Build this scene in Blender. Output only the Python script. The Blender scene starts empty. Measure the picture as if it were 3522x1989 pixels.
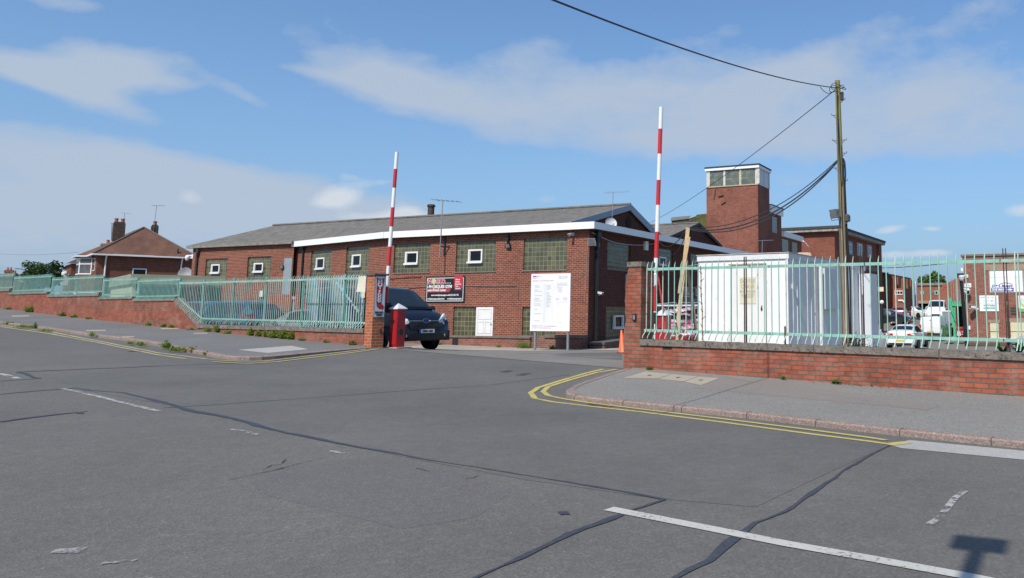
import bpy, math, random
import numpy as np
from mathutils import Vector, Matrix

# ------------------------------------------------------------------ camera, world, sun
SC = bpy.context.scene
EYE = 1.57
F0, U0, V0 = 2723.0, 2428.0, 731.0          # focal length and optical axis, in pixels of the 3522-wide photo
PIT = math.atan(339.0 / F0)
cam_d = bpy.data.cameras.new("camera"); cam = bpy.data.objects.new("camera", cam_d)
SC.collection.objects.link(cam); SC.camera = cam
cam.location = (0, 0, EYE); cam.rotation_euler = (math.pi / 2 + PIT, 0, 0)
cam_d.sensor_width = 36.0; cam_d.lens = F0 / 3522.0 * 36.0
cam_d.shift_x = (1761.0 - U0) / 3522.0; cam_d.shift_y = -(994.5 - V0) / 3522.0
cam_d.clip_start = 0.1; cam_d.clip_end = 3000
SUN_EL, SUN_AZ = math.radians(48), math.radians(24)     # light travels towards azimuth 24 deg right of +Y
sun_d = bpy.data.lights.new("sun", "SUN"); sun = bpy.data.objects.new("sun", sun_d)
SC.collection.objects.link(sun)
sun_d.energy = 4.5; sun_d.angle = math.radians(0.45); sun_d.color = (1.0, 0.93, 0.83)
_dir = Vector((math.sin(SUN_AZ) * math.cos(SUN_EL), math.cos(SUN_AZ) * math.cos(SUN_EL), -math.sin(SUN_EL)))
sun.rotation_euler = _dir.to_track_quat('-Z', 'Y').to_euler(); sun.location = (0, -20, 40)
SC.view_settings.view_transform = 'Standard'; SC.view_settings.look = 'None'
SC.view_settings.exposure = 0.12; SC.view_settings.gamma = 1.0
W = bpy.data.worlds.new("World"); SC.world = W; W.use_nodes = True


def nd(nt, kind, **kw):
    n = nt.nodes.new(kind)
    for k, v in kw.items():
        if k == 'ins':
            for kk, vv in v.items():
                n.inputs[kk].default_value = vv
        else:
            setattr(n, k, v)
    return n


def mth(nt, op, a, b=None, c=None, clamp=False):
    n = nt.nodes.new('ShaderNodeMath'); n.operation = op; n.use_clamp = clamp
    for i, x in enumerate((a, b, c)):
        if x is None: continue
        if isinstance(x, (int, float)): n.inputs[i].default_value = x
        else: nt.links.new(x, n.inputs[i])
    return n.outputs[0]


def mixc(nt, fac, a, b, blend='MIX'):
    n = nt.nodes.new('ShaderNodeMix'); n.data_type = 'RGBA'; n.blend_type = blend
    for i, x in ((0, fac), (6, a), (7, b)):
        if isinstance(x, (int, float)): n.inputs[i].default_value = x
        elif isinstance(x, tuple): n.inputs[i].default_value = (x[0], x[1], x[2], 1)
        else: nt.links.new(x, n.inputs[i])
    return n.outputs[2]


def ramp(nt, x, pts):
    n = nt.nodes.new('ShaderNodeValToRGB')
    el = n.color_ramp.elements
    while len(el) < len(pts): el.new(0.5)
    for e, (p, c) in zip(el, pts):
        e.position = p
        e.color = (c, c, c, 1) if isinstance(c, (int, float)) else (c[0], c[1], c[2], 1)
    nt.links.new(x, n.inputs[0])
    return n.outputs[0]


def ray(u, v):
    a = (u - U0) / F0; b = -(v - V0) / F0
    return Vector((a, math.cos(PIT) - b * math.sin(PIT), math.sin(PIT) + b * math.cos(PIT)))


def build_world():
    nt = W.node_tree; nt.nodes.clear()
    out = nd(nt, 'ShaderNodeOutputWorld'); bg = nd(nt, 'ShaderNodeBackground')
    sky = nd(nt, 'ShaderNodeTexSky'); sky.sky_type = 'NISHITA'; sky.sun_disc = False
    sky.sun_elevation = SUN_EL; sky.sun_rotation = math.pi + SUN_AZ
    sky.altitude = 100; sky.air_density = 1.0; sky.dust_density = 1.2; sky.ozone_density = 2.2
    bg.inputs[1].default_value = 0.10
    tc = nd(nt, 'ShaderNodeTexCoord')
    D = tc.outputs['Generated']
    sep = nd(nt, 'ShaderNodeSeparateXYZ'); nt.links.new(D, sep.inputs[0])
    # cloud coordinate: flat cloud layer seen from below
    zc = mth(nt, 'ADD', mth(nt, 'MAXIMUM', sep.outputs[2], 0.0), 0.16)
    cx = mth(nt, 'DIVIDE', sep.outputs[0], zc); cy = mth(nt, 'DIVIDE', sep.outputs[1], zc)
    comb = nd(nt, 'ShaderNodeCombineXYZ'); nt.links.new(cx, comb.inputs[0]); nt.links.new(cy, comb.inputs[1])
    n1 = nd(nt, 'ShaderNodeTexNoise', ins={'Scale': 1.7, 'Detail': 6.0, 'Roughness': 0.52, 'Distortion': 0.15})
    nt.links.new(comb.outputs[0], n1.inputs['Vector'])
    mp = nd(nt, 'ShaderNodeMapping', ins={'Scale': (1.0, 1.0, 2.0)}); nt.links.new(D, mp.inputs[0])
    n2 = nd(nt, 'ShaderNodeTexNoise', ins={'Scale': 9.0, 'Detail': 7.0, 'Roughness': 0.55, 'Distortion': 0.1})
    nt.links.new(mp.outputs[0], n2.inputs['Vector'])
    n3 = nd(nt, 'ShaderNodeTexNoise', ins={'Scale': 34.0, 'Detail': 5.0, 'Roughness': 0.6})
    nt.links.new(mp.outputs[0], n3.inputs['Vector'])
    # (photo u, v, half widths in u and v, tilt, strength, kind) : banks of cloud in fixed directions of the sky
    banks = CLOUDS
    thin = None; puff = None
    for (u, v, ru, rv, tilt, st, kind) in banks:
        c = ray(u, v).normalized()
        ex = Vector((c.y, -c.x, 0)).normalized(); ey = ex.cross(c).normalized()
        if ey.z < 0: ey = -ey
        ct, s_ = math.cos(tilt), math.sin(tilt)
        ax = ex * ct + ey * s_; ay = ey * ct - ex * s_
        du = []
        for (axx, rr) in ((ax, ru), (ay, rv)):
            dn = nd(nt, 'ShaderNodeVectorMath', operation='DOT_PRODUCT'); nt.links.new(D, dn.inputs[0])
            dn.inputs[1].default_value = axx
            k = F0 / rr
            du.append(mth(nt, 'MULTIPLY', dn.outputs['Value'], k))
        dn = nd(nt, 'ShaderNodeVectorMath', operation='DOT_PRODUCT'); nt.links.new(D, dn.inputs[0]); dn.inputs[1].default_value = c
        r2 = mth(nt, 'ADD', mth(nt, 'POWER', mth(nt, 'ABSOLUTE', du[0]), 2.0), mth(nt, 'POWER', mth(nt, 'ABSOLUTE', du[1]), 2.0))
        front = mth(nt, 'GREATER_THAN', dn.outputs['Value'], 0.3)
        g = mth(nt, 'MULTIPLY', mth(nt, 'EXPONENT', mth(nt, 'MULTIPLY', r2, -1.0)), front)
        g = mth(nt, 'MULTIPLY', g, st)
        if kind == 0: thin = g if thin is None else mth(nt, 'ADD', thin, g)
        else: puff = g if puff is None else mth(nt, 'ADD', puff, g)
    nn = mth(nt, 'ADD', mth(nt, 'MULTIPLY', n1.outputs[0], 0.42), mth(nt, 'ADD', mth(nt, 'MULTIPLY', n2.outputs[0], 0.40), mth(nt, 'MULTIPLY', n3.outputs[0], 0.18)))
    tt = mth(nt, 'ADD', thin, mth(nt, 'MULTIPLY', mth(nt, 'SUBTRACT', nn, 0.5), 2.2))
    thin_m = ramp(nt, tt, [(0.26, 0.0), (0.52, 0.55), (0.85, 0.98)])
    pn = mth(nt, 'ADD', mth(nt, 'MULTIPLY', n2.outputs[0], 0.6), mth(nt, 'MULTIPLY', n3.outputs[0], 0.4))
    pp = mth(nt, 'ADD', puff, mth(nt, 'MULTIPLY', mth(nt, 'SUBTRACT', pn, 0.5), 1.5))
    puff_m = ramp(nt, pp, [(0.28, 0.0), (0.55, 0.5), (0.85, 0.95)])
    skyc = mixc(nt, 1.0, sky.outputs[0], SKY_TINT, 'MULTIPLY')
    # pale milky air low over the horizon
    hz = mth(nt, 'EXPONENT', mth(nt, 'MULTIPLY', mth(nt, 'MAXIMUM', sep.outputs[2], 0.0), -5.0))
    skyc = mixc(nt, mth(nt, 'MULTIPLY', hz, 0.95), skyc, HAZE_COL)
    c1 = mixc(nt, mth(nt, 'MULTIPLY', thin_m, 0.92), skyc, CLOUD_THIN)
    c2 = mixc(nt, mth(nt, 'MULTIPLY', puff_m, 0.90), c1, CLOUD_PUFF)
    nt.links.new(c2, bg.inputs[0]); nt.links.new(bg.outputs[0], out.inputs[0])


SKY_TINT = (0.93, 1.24, 1.48)
HAZE_COL = (2.6, 3.85, 5.6)
CLOUD_THIN = (4.25, 5.05, 6.2)
CLOUD_PUFF = (6.2, 6.65, 7.3)
CLOUDS = [
    # thin veils (kind 0)
    (1300, 275, 240, 62, -0.30, 0.62, 0), (1560, 345, 300, 85, -0.28, 0.66, 0), (1900, 300, 330, 95, 0.10, 0.60, 0), (1830, 180, 190, 60, 0.35, 0.36, 0),
    (2300, 320, 420, 110, 0.22, 0.62, 0), (2750, 240, 430, 85, 0.36, 0.62, 0), (2900, 370, 480, 110, 0.12, 0.64, 0), (3330, 410, 300, 150, 0.0, 0.60, 0),
    (2350, 480, 420, 62, 0.03, 0.58, 0), (2900, 520, 380, 55, 0.0, 0.40, 0), (2100, 60, 220, 60, -0.3, 0.28, 0), (2560, 90, 200, 40, 0.3, 0.22, 0), (3380, 30, 190, 60, 0.4, 0.42, 0), (1080, 250, 110, 18, -0.1, 0.34, 0),
    (150, 560, 640, 70, -0.05, 0.60, 0), (700, 610, 560, 62, -0.14, 0.60, 0), (250, 690, 900, 110, 0.0, 0.60, 0), (900, 740, 600, 60, 0.0, 0.46, 0), (180, 830, 900, 90, 0.0, 0.46, 0),
    (800, 305, 130, 26, -0.42, 0.48, 0), (640, 290, 90, 20, 0.0, 0.3, 0), (430, 385, 150, 34, -0.15, 0.44, 0), (500, 30, 110, 24, -0.3, 0.26, 0), (2600, 640, 600, 50, 0.0, 0.26, 0),
    # denser puffs (kind 1)
    (400, 215, 140, 62, -0.06, 0.95, 0), (250, 250, 190, 40, -0.02, 0.62, 0), (110, 255, 150, 36, -0.22, 0.62, 0), (200, 285, 110, 24, -0.2, 0.55, 0), (235, 10, 130, 32, 0.1, 0.66, 0),
    (1180, 668, 66, 34, 0.1, 0.86, 1), (1130, 695, 60, 22, 0.1, 0.70, 1), (1390, 735, 50, 26, 0.1, 0.80, 1), (1300, 752, 130, 18, 0.0, 0.62, 1),
    (3060, 790, 60, 17, 0.2, 0.66, 1), (3205, 788, 40, 12, 0.0, 0.62, 1), (3080, 876, 110, 18, 0.0, 0.66, 1), (3215, 870, 60, 15, 0.0, 0.60, 1), (3522, 725, 55, 26, 0.0, 0.75, 1), (650, 678, 40, 22, 0.0, 0.42, 1),
    (1880, 690, 80, 26, 0.1, 0.34, 1), (1200, 610, 50, 16, 0.0, 0.36, 1), (1310, 628, 60, 16, 0.2, 0.36, 1), (1480, 740, 80, 16, 0.0, 0.34, 1),
]
build_world()

# ------------------------------------------------------------------ geometry helpers
RND = random.Random(11)
COL = SC.collection
_OFF = {}


def at(u, v, Y):
    r = ray(u, v); t = Y / r.y
    return Vector((r.x * t, Y, EYE + r.z * t))


def xat(u, Y, v=1000):
    return at(u, v, Y).x


class Fr:
    """a level frame: origin, x axis at angle ang, y axis to its left; z is world height"""
    def __init__(s, o, ang):
        s.o = Vector((o[0], o[1], 0)); s.ang = ang
        s.ex = Vector((math.cos(ang), math.sin(ang), 0)); s.ey = Vector((-math.sin(ang), math.cos(ang), 0))
    def p(s, x, y, z): return s.o + s.ex * x + s.ey * y + Vector((0, 0, z))
    def _hit(s, u, v, n, off):
        c = Vector((0, 0, EYE)); r = ray(u, v)
        t = (off + (s.o - c).dot(n)) / r.dot(n)
        return c + r * t - s.o
    def fx(s, u, v, y=0.0):          # photo pixel on the plane y = const -> local (x, z)
        h = s._hit(u, v, s.ey, y); return h.dot(s.ex), h.z
    def fy(s, u, v, x=0.0):          # photo pixel on the plane x = const -> local (y, z)
        h = s._hit(u, v, s.ex, x); return h.dot(s.ey), h.z


class MB:
    def __init__(s): s.v = []; s.f = []; s.uv = []; s.mi = []; s.cm = 0
    def add(s, vs, fs, uv=None):
        k = len(s.v); s.v += [Vector(x) for x in vs]
        for i, f in enumerate(fs):
            s.f.append([k + j for j in f]); s.uv.append(uv[i] if uv else None); s.mi.append(s.cm)
    def quad(s, a, b, c, d, uv=None): s.add([a, b, c, d], [(0, 1, 2, 3)], [uv] if uv else None)
    def poly(s, pts): s.add(pts, [tuple(range(len(pts)))])
    def box(s, fr, x0, x1, y0, y1, z0, z1):
        P = [fr.p(x, y, z) for z in (z0, z1) for x, y in ((x0, y0), (x1, y0), (x1, y1), (x0, y1))]
        s.add(P, [(3, 2, 1, 0), (4, 5, 6, 7), (0, 1, 5, 4), (1, 2, 6, 5), (2, 3, 7, 6), (3, 0, 4, 7)])
    def obox(s, c, hx, hy, hz):
        c, hx, hy, hz = Vector(c), Vector(hx), Vector(hy), Vector(hz)
        P = [c + hx * i + hy * j + hz * k for k in (-1, 1) for i, j in ((-1, -1), (1, -1), (1, 1), (-1, 1))]
        s.add(P, [(3, 2, 1, 0), (4, 5, 6, 7), (0, 1, 5, 4), (1, 2, 6, 5), (2, 3, 7, 6), (3, 0, 4, 7)])
    def bar(s, a, b, w, h, up=(0, 0, 1)):
        a, b = Vector(a), Vector(b); d = (b - a); L = d.length; d.normalize()
        sd = d.cross(Vector(up)); 
        if sd.length < 1e-4: sd = d.cross(Vector((1, 0, 0)))
        sd.normalize(); u = sd.cross(d).normalized()
        s.obox((a + b) / 2, d * L / 2, sd * w / 2, u * h / 2)
    def extr(s, pts, vec):
        n = len(pts); vec = Vector(vec); A = [Vector(p) for p in pts]; B = [p + vec for p in A]
        s.add(A + B, [tuple(range(n))[::-1], tuple(range(n, 2 * n))] + [(i, (i + 1) % n, n + (i + 1) % n, n + i) for i in range(n)])
    def tube(s, pts, r, n=6, cap=True):
        pts = [Vector(p) for p in pts]; m = len(pts); rs = r if isinstance(r, (list, tuple)) else [r] * m
        rings = []; up = Vector((0, 0, 1)); prev = None
        for i, p in enumerate(pts):
            d = (pts[min(i + 1, m - 1)] - pts[max(i - 1, 0)]).normalized()
            if prev is None:
                a = d.cross(up)
                if a.length < 1e-3: a = d.cross(Vector((1, 0, 0)))
            else:
                a = prev - d * prev.dot(d)
                if a.length < 1e-4: a = d.cross(up)
            a.normalize(); prev = a; b = d.cross(a)
            rings.append([p + (a * math.cos(t) + b * math.sin(t)) * rs[i] for t in [2 * math.pi * k / n for k in range(n)]])
        vs = [q for rg in rings for q in rg]; fs = []
        for i in range(m - 1):
            for k in range(n):
                fs.append((i * n + k, i * n + (k + 1) % n, (i + 1) * n + (k + 1) % n, (i + 1) * n + k))
        if cap: fs += [tuple(range(n))[::-1], tuple(range((m - 1) * n, m * n))]
        s.add(vs, fs)
    def lathe(s, prof, o, ax=(0, 0, 1), n=16):
        o = Vector(o); ax = Vector(ax).normalized(); a = ax.cross(Vector((0.31, 0.95, 0.05))).normalized(); b = ax.cross(a)
        vs = []; fs = []; m = len(prof)
        for r, h in prof:
            vs += [o + ax * h + (a * math.cos(2 * math.pi * k / n) + b * math.sin(2 * math.pi * k / n)) * r for k in range(n)]
        for i in range(m - 1):
            for k in range(n):
                fs.append((i * n + k, i * n + (k + 1) % n, (i + 1) * n + (k + 1) % n, (i + 1) * n + k))
        fs += [tuple(range(n))[::-1], tuple(range((m - 1) * n, m * n))]
        s.add(vs, fs)
    def ball(s, c, rx, ry=None, rz=None, n=10, m=7):
        ry = rx if ry is None else ry; rz = rx if rz is None else rz; c = Vector(c); vs = []; fs = []
        for i in range(1, m):
            t = math.pi * i / m
            vs += [c + Vector((rx * math.sin(t) * math.cos(2 * math.pi * k / n), ry * math.sin(t) * math.sin(2 * math.pi * k / n), rz * math.cos(t))) for k in range(n)]
        top = len(vs); vs += [c + Vector((0, 0, rz)), c - Vector((0, 0, rz))]
        for i in range(m - 2):
            for k in range(n):
                fs.append((i * n + k, (i + 1) * n + k, (i + 1) * n + (k + 1) % n, i * n + (k + 1) % n))
        for k in range(n):
            fs.append((top, k, (k + 1) % n)); fs.append((top + 1, (m - 2) * n + (k + 1) % n, (m - 2) * n + k))
        s.add(vs, fs)
    def wall(s, fr, x0, x1, z0, z1, y, holes, dep, axis='x'):
        """a wall face on local plane y (or x) with rectangular recesses; holes are (a0, a1, z0, z1); reveals go dep inwards"""
        P = (lambda a, q, z: fr.p(a, q, z)) if axis == 'x' else (lambda a, q, z: fr.p(q, a, z))
        xs = sorted({x0, x1} | {min(max(h[i], x0), x1) for h in holes for i in (0, 1)})
        zs = sorted({z0, z1} | {min(max(h[i], z0), z1) for h in holes for i in (2, 3)})
        for i in range(len(xs) - 1):
            for j in range(len(zs) - 1):
                cx, cz = (xs[i] + xs[i + 1]) / 2, (zs[j] + zs[j + 1]) / 2
                if any(h[0] < cx < h[1] and h[2] < cz < h[3] for h in holes): continue
                s.quad(P(xs[i], y, zs[j]), P(xs[i + 1], y, zs[j]), P(xs[i + 1], y, zs[j + 1]), P(xs[i], y, zs[j + 1]))
        for a0, a1, b0, b1 in holes:
            q = y + dep
            s.quad(P(a0, y, b0), P(a0, q, b0), P(a0, q, b1), P(a0, y, b1)); s.quad(P(a1, y, b0), P(a1, q, b0), P(a1, q, b1), P(a1, y, b1))
            s.quad(P(a0, y, b1), P(a1, y, b1), P(a1, q, b1), P(a0, q, b1)); s.quad(P(a0, y, b0), P(a1, y, b0), P(a1, q, b0), P(a0, q, b0))
    def build(s, name, mat, parent=None, smooth=None, recalc=True):
        off = Vector((0, 0, 0)); r = parent
        while r is not None:
            if r.name in _OFF: off = _OFF[r.name]
            r = r.parent
        me = bpy.data.meshes.new(name)
        me.from_pydata([tuple(v - off) for v in s.v], [], s.f)
        for m in (mat if isinstance(mat, (list, tuple)) else [mat]): me.materials.append(m)
        me.update()
        if recalc:
            import bmesh
            bm = bmesh.new(); bm.from_mesh(me); bmesh.ops.recalc_face_normals(bm, faces=bm.faces[:]); bm.to_mesh(me); bm.free()
        ul = me.uv_layers.new(name="UVMap"); dat = ul.data
        for i, pl in enumerate(me.polygons):
            pl.material_index = s.mi[i] if i < len(s.mi) else 0
            uv = s.uv[i] if i < len(s.uv) else None
            nn = pl.normal
            if abs(nn.z) < 0.72:
                t = Vector((-nn.y, nn.x, 0)).normalized()
                if t.dot(Vector((0.9, -0.4, 0))) < 0: t = -t
            else: t = None
            for li in pl.loop_indices:
                vi = me.loops[li].vertex_index
                if uv is not None:
                    k = s.f[i].index(vi); dat[li].uv = uv[k]
                else:
                    q = s.v[vi]
                    dat[li].uv = (q.dot(t), q.z) if t is not None else (q.x, q.y)
        if smooth is not None:
            me.shade_smooth()
            if smooth < 180: me.set_sharp_from_angle(angle=math.radians(smooth))
        ob = bpy.data.objects.new(name, me); COL.objects.link(ob)
        if parent is not None: ob.parent = parent
        return ob


def tag(o, label, cat, group=None, kind=None):
    o['label'] = label; o['category'] = cat
    if group: o['group'] = group
    if kind: o['kind'] = kind
    return o


def thing(name, label, cat, loc=(0, 0, 0), group=None, world=True, rot=0.0):
    o = bpy.data.objects.new(name, None); COL.objects.link(o)
    o.empty_display_size = 0.2; o.location = loc; o.rotation_euler = (0, 0, rot)
    if world: _OFF[o.name] = Vector(loc)
    return tag(o, label, cat, group)


def structure(o):
    o['kind'] = 'structure'; return o


def dup(root, loc, rot, label=None, group=None):
    r = root.copy(); COL.objects.link(r); r.location = loc; r.rotation_euler = (0, 0, rot)
    if label: r['label'] = label
    if group: r['group'] = group
    for ch in list(root.children):
        c = ch.copy(); COL.objects.link(c); c.parent = r
        for g in list(ch.children):
            d = g.copy(); COL.objects.link(d); d.parent = c
    return r


def text(s, size, o, ex, up, mat, parent, name='lettering', bold=0.0, ax='LEFT', ext=0.003, sx=1.0, shear=0.0, spacing=1.0):
    cu = bpy.data.curves.new(name, 'FONT'); cu.body = s; cu.size = size; cu.extrude = ext; cu.offset = bold
    cu.align_x = ax; cu.align_y = 'CENTER'; cu.shear = shear; cu.space_character = spacing; cu.resolution_u = 4
    tmp = bpy.data.objects.new('tmp', cu); me = bpy.data.meshes.new_from_object(tmp); bpy.data.objects.remove(tmp); bpy.data.curves.remove(cu)
    me.name = name; me.materials.clear(); me.materials.append(mat)
    ob = bpy.data.objects.new(name, me); COL.objects.link(ob)
    ex = Vector(ex).normalized(); up = Vector(up).normalized(); nn = ex.cross(up)
    off = Vector((0, 0, 0)); r = parent
    while r is not None:
        if r.name in _OFF: off = _OFF[r.name]
        r = r.parent
    o = Vector(o) - off
    ob.matrix_local = Matrix(((ex.x * sx, up.x, nn.x, o.x), (ex.y * sx, up.y, nn.y, o.y), (ex.z * sx, up.z, nn.z, o.z), (0, 0, 0, 1)))
    ob.parent = parent
    return ob


# ------------------------------------------------------------------ materials
def new_mat(name):
    m = bpy.data.materials.new(name); m.use_nodes = True
    nt = m.node_tree; b = nt.nodes['Principled BSDF']
    return m, nt, b


_MC = {}


def mat(name, col, rough=0.6, metal=0.0, var=0.12, scale=3.0, bump=0.0, bscale=40.0, spec=0.5, spots=None, coat=0.0):
    """a plain surface with gentle uneven tone, optional bump and optional spots (colour, scale, threshold)"""
    if name in _MC: return _MC[name]
    m, nt, b = new_mat(name)
    tc = nd(nt, 'ShaderNodeTexCoord'); g = nd(nt, 'ShaderNodeNewGeometry')
    n = nd(nt, 'ShaderNodeTexNoise', ins={'Scale': scale, 'Detail': 5.0, 'Roughness': 0.6}); nt.links.new(g.outputs['Position'], n.inputs['Vector'])
    lo = tuple(c * (1 - var) for c in col); hi = tuple(min(1, c * (1 + var)) for c in col)
    c = mixc(nt, ramp(nt, n.outputs[0], [(0.3, 0.0), (0.7, 1.0)]), lo, hi)
    if spots:
        for (sc, ss, th) in spots:
            n2 = nd(nt, 'ShaderNodeTexNoise', ins={'Scale': ss, 'Detail': 4.0, 'Roughness': 0.65}); nt.links.new(g.outputs['Position'], n2.inputs['Vector'])
            c = mixc(nt, ramp(nt, n2.outputs[0], [(th, 0.0), (min(th + 0.08, 1), 1.0)]), c, sc)
    nt.links.new(c, b.inputs['Base Color'])
    b.inputs['Roughness'].default_value = rough; b.inputs['Metallic'].default_value = metal
    b.inputs['Specular IOR Level'].default_value = spec; b.inputs['Coat Weight'].default_value = coat
    if coat: b.inputs['Coat Roughness'].default_value = 0.06
    if bump:
        n3 = nd(nt, 'ShaderNodeTexNoise', ins={'Scale': bscale, 'Detail': 4.0}); nt.links.new(g.outputs['Position'], n3.inputs['Vector'])
        bp = nd(nt, 'ShaderNodeBump', ins={'Strength': bump, 'Distance': 0.02}); nt.links.new(n3.outputs[0], bp.inputs['Height']); nt.links.new(bp.outputs[0], b.inputs['Normal'])
    _MC[name] = m
    return m


def brick_mat(name, c1, c2, mortar, rowh=0.083, width=0.237, mort=0.010, bump=0.5, extra=None, stain=0.35, pale=0.0):
    if name in _MC: return _MC[name]
    m, nt, b = new_mat(name)
    uv = nd(nt, 'ShaderNodeUVMap'); g = nd(nt, 'ShaderNodeNewGeometry')
    # slightly wavy courses
    nw = nd(nt, 'ShaderNodeTexNoise', ins={'Scale': 3.5, 'Detail': 3.0}); nt.links.new(g.outputs['Position'], nw.inputs['Vector'])
    wob = nd(nt, 'ShaderNodeVectorMath', operation='SCALE'); nt.links.new(nw.outputs['Color'], wob.inputs[0]); wob.inputs['Scale'].default_value = 0.018
    av = nd(nt, 'ShaderNodeVectorMath', operation='ADD'); nt.links.new(uv.outputs[0], av.inputs[0]); nt.links.new(wob.outputs[0], av.inputs[1])
    br = nd(nt, 'ShaderNodeTexBrick', ins={'Scale': 1.0, 'Mortar Size': mort, 'Mortar Smooth': 0.25, 'Bias': -0.1, 'Brick Width': width, 'Row Height': rowh})
    br.offset = 0.5
    nt.links.new(av.outputs[0], br.inputs['Vector'])
    br.inputs['Color1'].default_value = (*c1, 1); br.inputs['Color2'].default_value = (*c2, 1); br.inputs['Mortar'].default_value = (*mortar, 1)
    c = br.outputs['Color']
    # brick to brick tone: noise stretched to brick size
    mp = nd(nt, 'ShaderNodeMapping', ins={'Scale': (1 / width * 0.9, 1 / rowh * 0.5, 1)}); nt.links.new(uv.outputs[0], mp.inputs[0])
    nb = nd(nt, 'ShaderNodeTexNoise', ins={'Scale': 1.0, 'Detail': 2.0, 'Roughness': 0.7}); nt.links.new(mp.outputs[0], nb.inputs['Vector'])
    c = mixc(nt, 0.55, c, ramp(nt, nb.outputs[0], [(0.3, (0.55, 0.55, 0.55)), (0.55, (1, 1, 1)), (0.75, (1.35, 1.25, 1.15))]), 'MULTIPLY')
    ns = nd(nt, 'ShaderNodeTexNoise', ins={'Scale': 0.55, 'Detail': 7.0, 'Roughness': 0.62}); nt.links.new(g.outputs['Position'], ns.inputs['Vector'])
    c = mixc(nt, stain, c, ramp(nt, ns.outputs[0], [(0.3, (0.52, 0.50, 0.50)), (0.5, (1, 1, 1)), (0.72, (1.25, 1.22, 1.18))]), 'MULTIPLY')
    if pale:
        npz = nd(nt, 'ShaderNodeTexNoise', ins={'Scale': 5.0, 'Detail': 6.0, 'Roughness': 0.7}); nt.links.new(g.outputs['Position'], npz.inputs['Vector'])
        c = mixc(nt, mth(nt, 'MULTIPLY', ramp(nt, npz.outputs[0], [(0.62, 0.0), (0.74, 1.0)]), pale), c, (0.36, 0.31, 0.26))
    if extra: c = extra(nt, c, g, uv)
    nt.links.new(c, b.inputs['Base Color']); b.inputs['Roughness'].default_value = 0.9; b.inputs['Specular IOR Level'].default_value = 0.25
    if bump:
        n3 = nd(nt, 'ShaderNodeTexNoise', ins={'Scale': 60.0, 'Detail': 3.0}); nt.links.new(g.outputs['Position'], n3.inputs['Vector'])
        h = mth(nt, 'SUBTRACT', mth(nt, 'MULTIPLY', n3.outputs[0], 0.35), br.outputs['Fac'])
        bp = nd(nt, 'ShaderNodeBump', ins={'Strength': bump, 'Distance': 0.008}); nt.links.new(h, bp.inputs['Height']); nt.links.new(bp.outputs[0], b.inputs['Normal'])
    _MC[name] = m
    return m


def block_mat(name, dark, light, joint, bw=0.2, bh=0.2, rough=0.12):
    """glass blocks set in mortar; per block tone"""
    if name in _MC: return _MC[name]
    m, nt, b = new_mat(name)
    uv = nd(nt, 'ShaderNodeUVMap'); g = nd(nt, 'ShaderNodeNewGeometry')
    br = nd(nt, 'ShaderNodeTexBrick', ins={'Scale': 1.0, 'Mortar Size': 0.010, 'Mortar Smooth': 0.2, 'Bias': 0.0, 'Brick Width': bw, 'Row Height': bh})
    br.offset = 0.0; nt.links.new(uv.outputs[0], br.inputs['Vector'])
    br.inputs['Color1'].default_value = (*dark, 1); br.inputs['Color2'].default_value = (*light, 1); br.inputs['Mortar'].default_value = (*joint, 1)
    sx = nd(nt, 'ShaderNodeSeparateXYZ'); nt.links.new(uv.outputs[0], sx.inputs[0])
    fv = mth(nt, 'FRACT', mth(nt, 'DIVIDE', sx.outputs[1], bh)); fu = mth(nt, 'FRACT', mth(nt, 'DIVIDE', sx.outputs[0], bw))
    c = br.outputs['Color']
    ns = nd(nt, 'ShaderNodeTexNoise', ins={'Scale': 1.3, 'Detail': 5.0, 'Roughness': 0.6}); nt.links.new(g.outputs['Position'], ns.inputs['Vector'])
    c = mixc(nt, 0.45, c, ramp(nt, ns.outputs[0], [(0.3, (0.6, 0.66, 0.66)), (0.7, (1.25, 1.2, 0.95))]), 'MULTIPLY')
    nt.links.new(c, b.inputs['Base Color'])
    nt.links.new(mth(nt, 'ADD', mth(nt, 'MULTIPLY', br.outputs['Fac'], 0.6), rough), b.inputs['Roughness'])
    hu = mth(nt, 'ABSOLUTE', mth(nt, 'SUBTRACT', fu, 0.5)); hv = mth(nt, 'ABSOLUTE', mth(nt, 'SUBTRACT', fv, 0.5))
    h = mth(nt, 'POWER', mth(nt, 'MAXIMUM', hu, hv), 3.0)
    bp = nd(nt, 'ShaderNodeBump', ins={'Strength': 0.5, 'Distance': 0.05}); nt.links.new(h, bp.inputs['Height']); bp.invert = True
    nt.links.new(bp.outputs[0], b.inputs['Normal'])
    _MC[name] = m
    return m


def glass_mat(name='window_glass', col=(0.008, 0.009, 0.011), rough=0.08):
    return mat(name, col, rough, 0.0, var=0.3, scale=1.2, spec=0.25)

# ------------------------------------------------------------------ the lie of the land
P0 = Vector((-1.41, 16.95, 0)); DW = Vector((0.8417, -0.54, 0)).normalized(); NW = Vector((-DW.y * -1, -DW.x, 0))
NW = Vector((DW.y, -DW.x, 0))           # from the wall towards the street


def sw(x, y):
    q = Vector((x, y, 0)) - P0
    return q.dot(DW), q.dot(NW)


def xy(s, w):
    q = P0 + DW * s + NW * w
    return q.x, q.y


def zb(s):                               # pavement level along the foot of the street wall
    if s < -45: return zb(-45) - 0.054 * (s + 45)
    if s > 25: return zb(25) - 0.005 * (s - 25)
    return 0.373 - 0.0225 * s + 0.00035 * s * s


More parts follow.
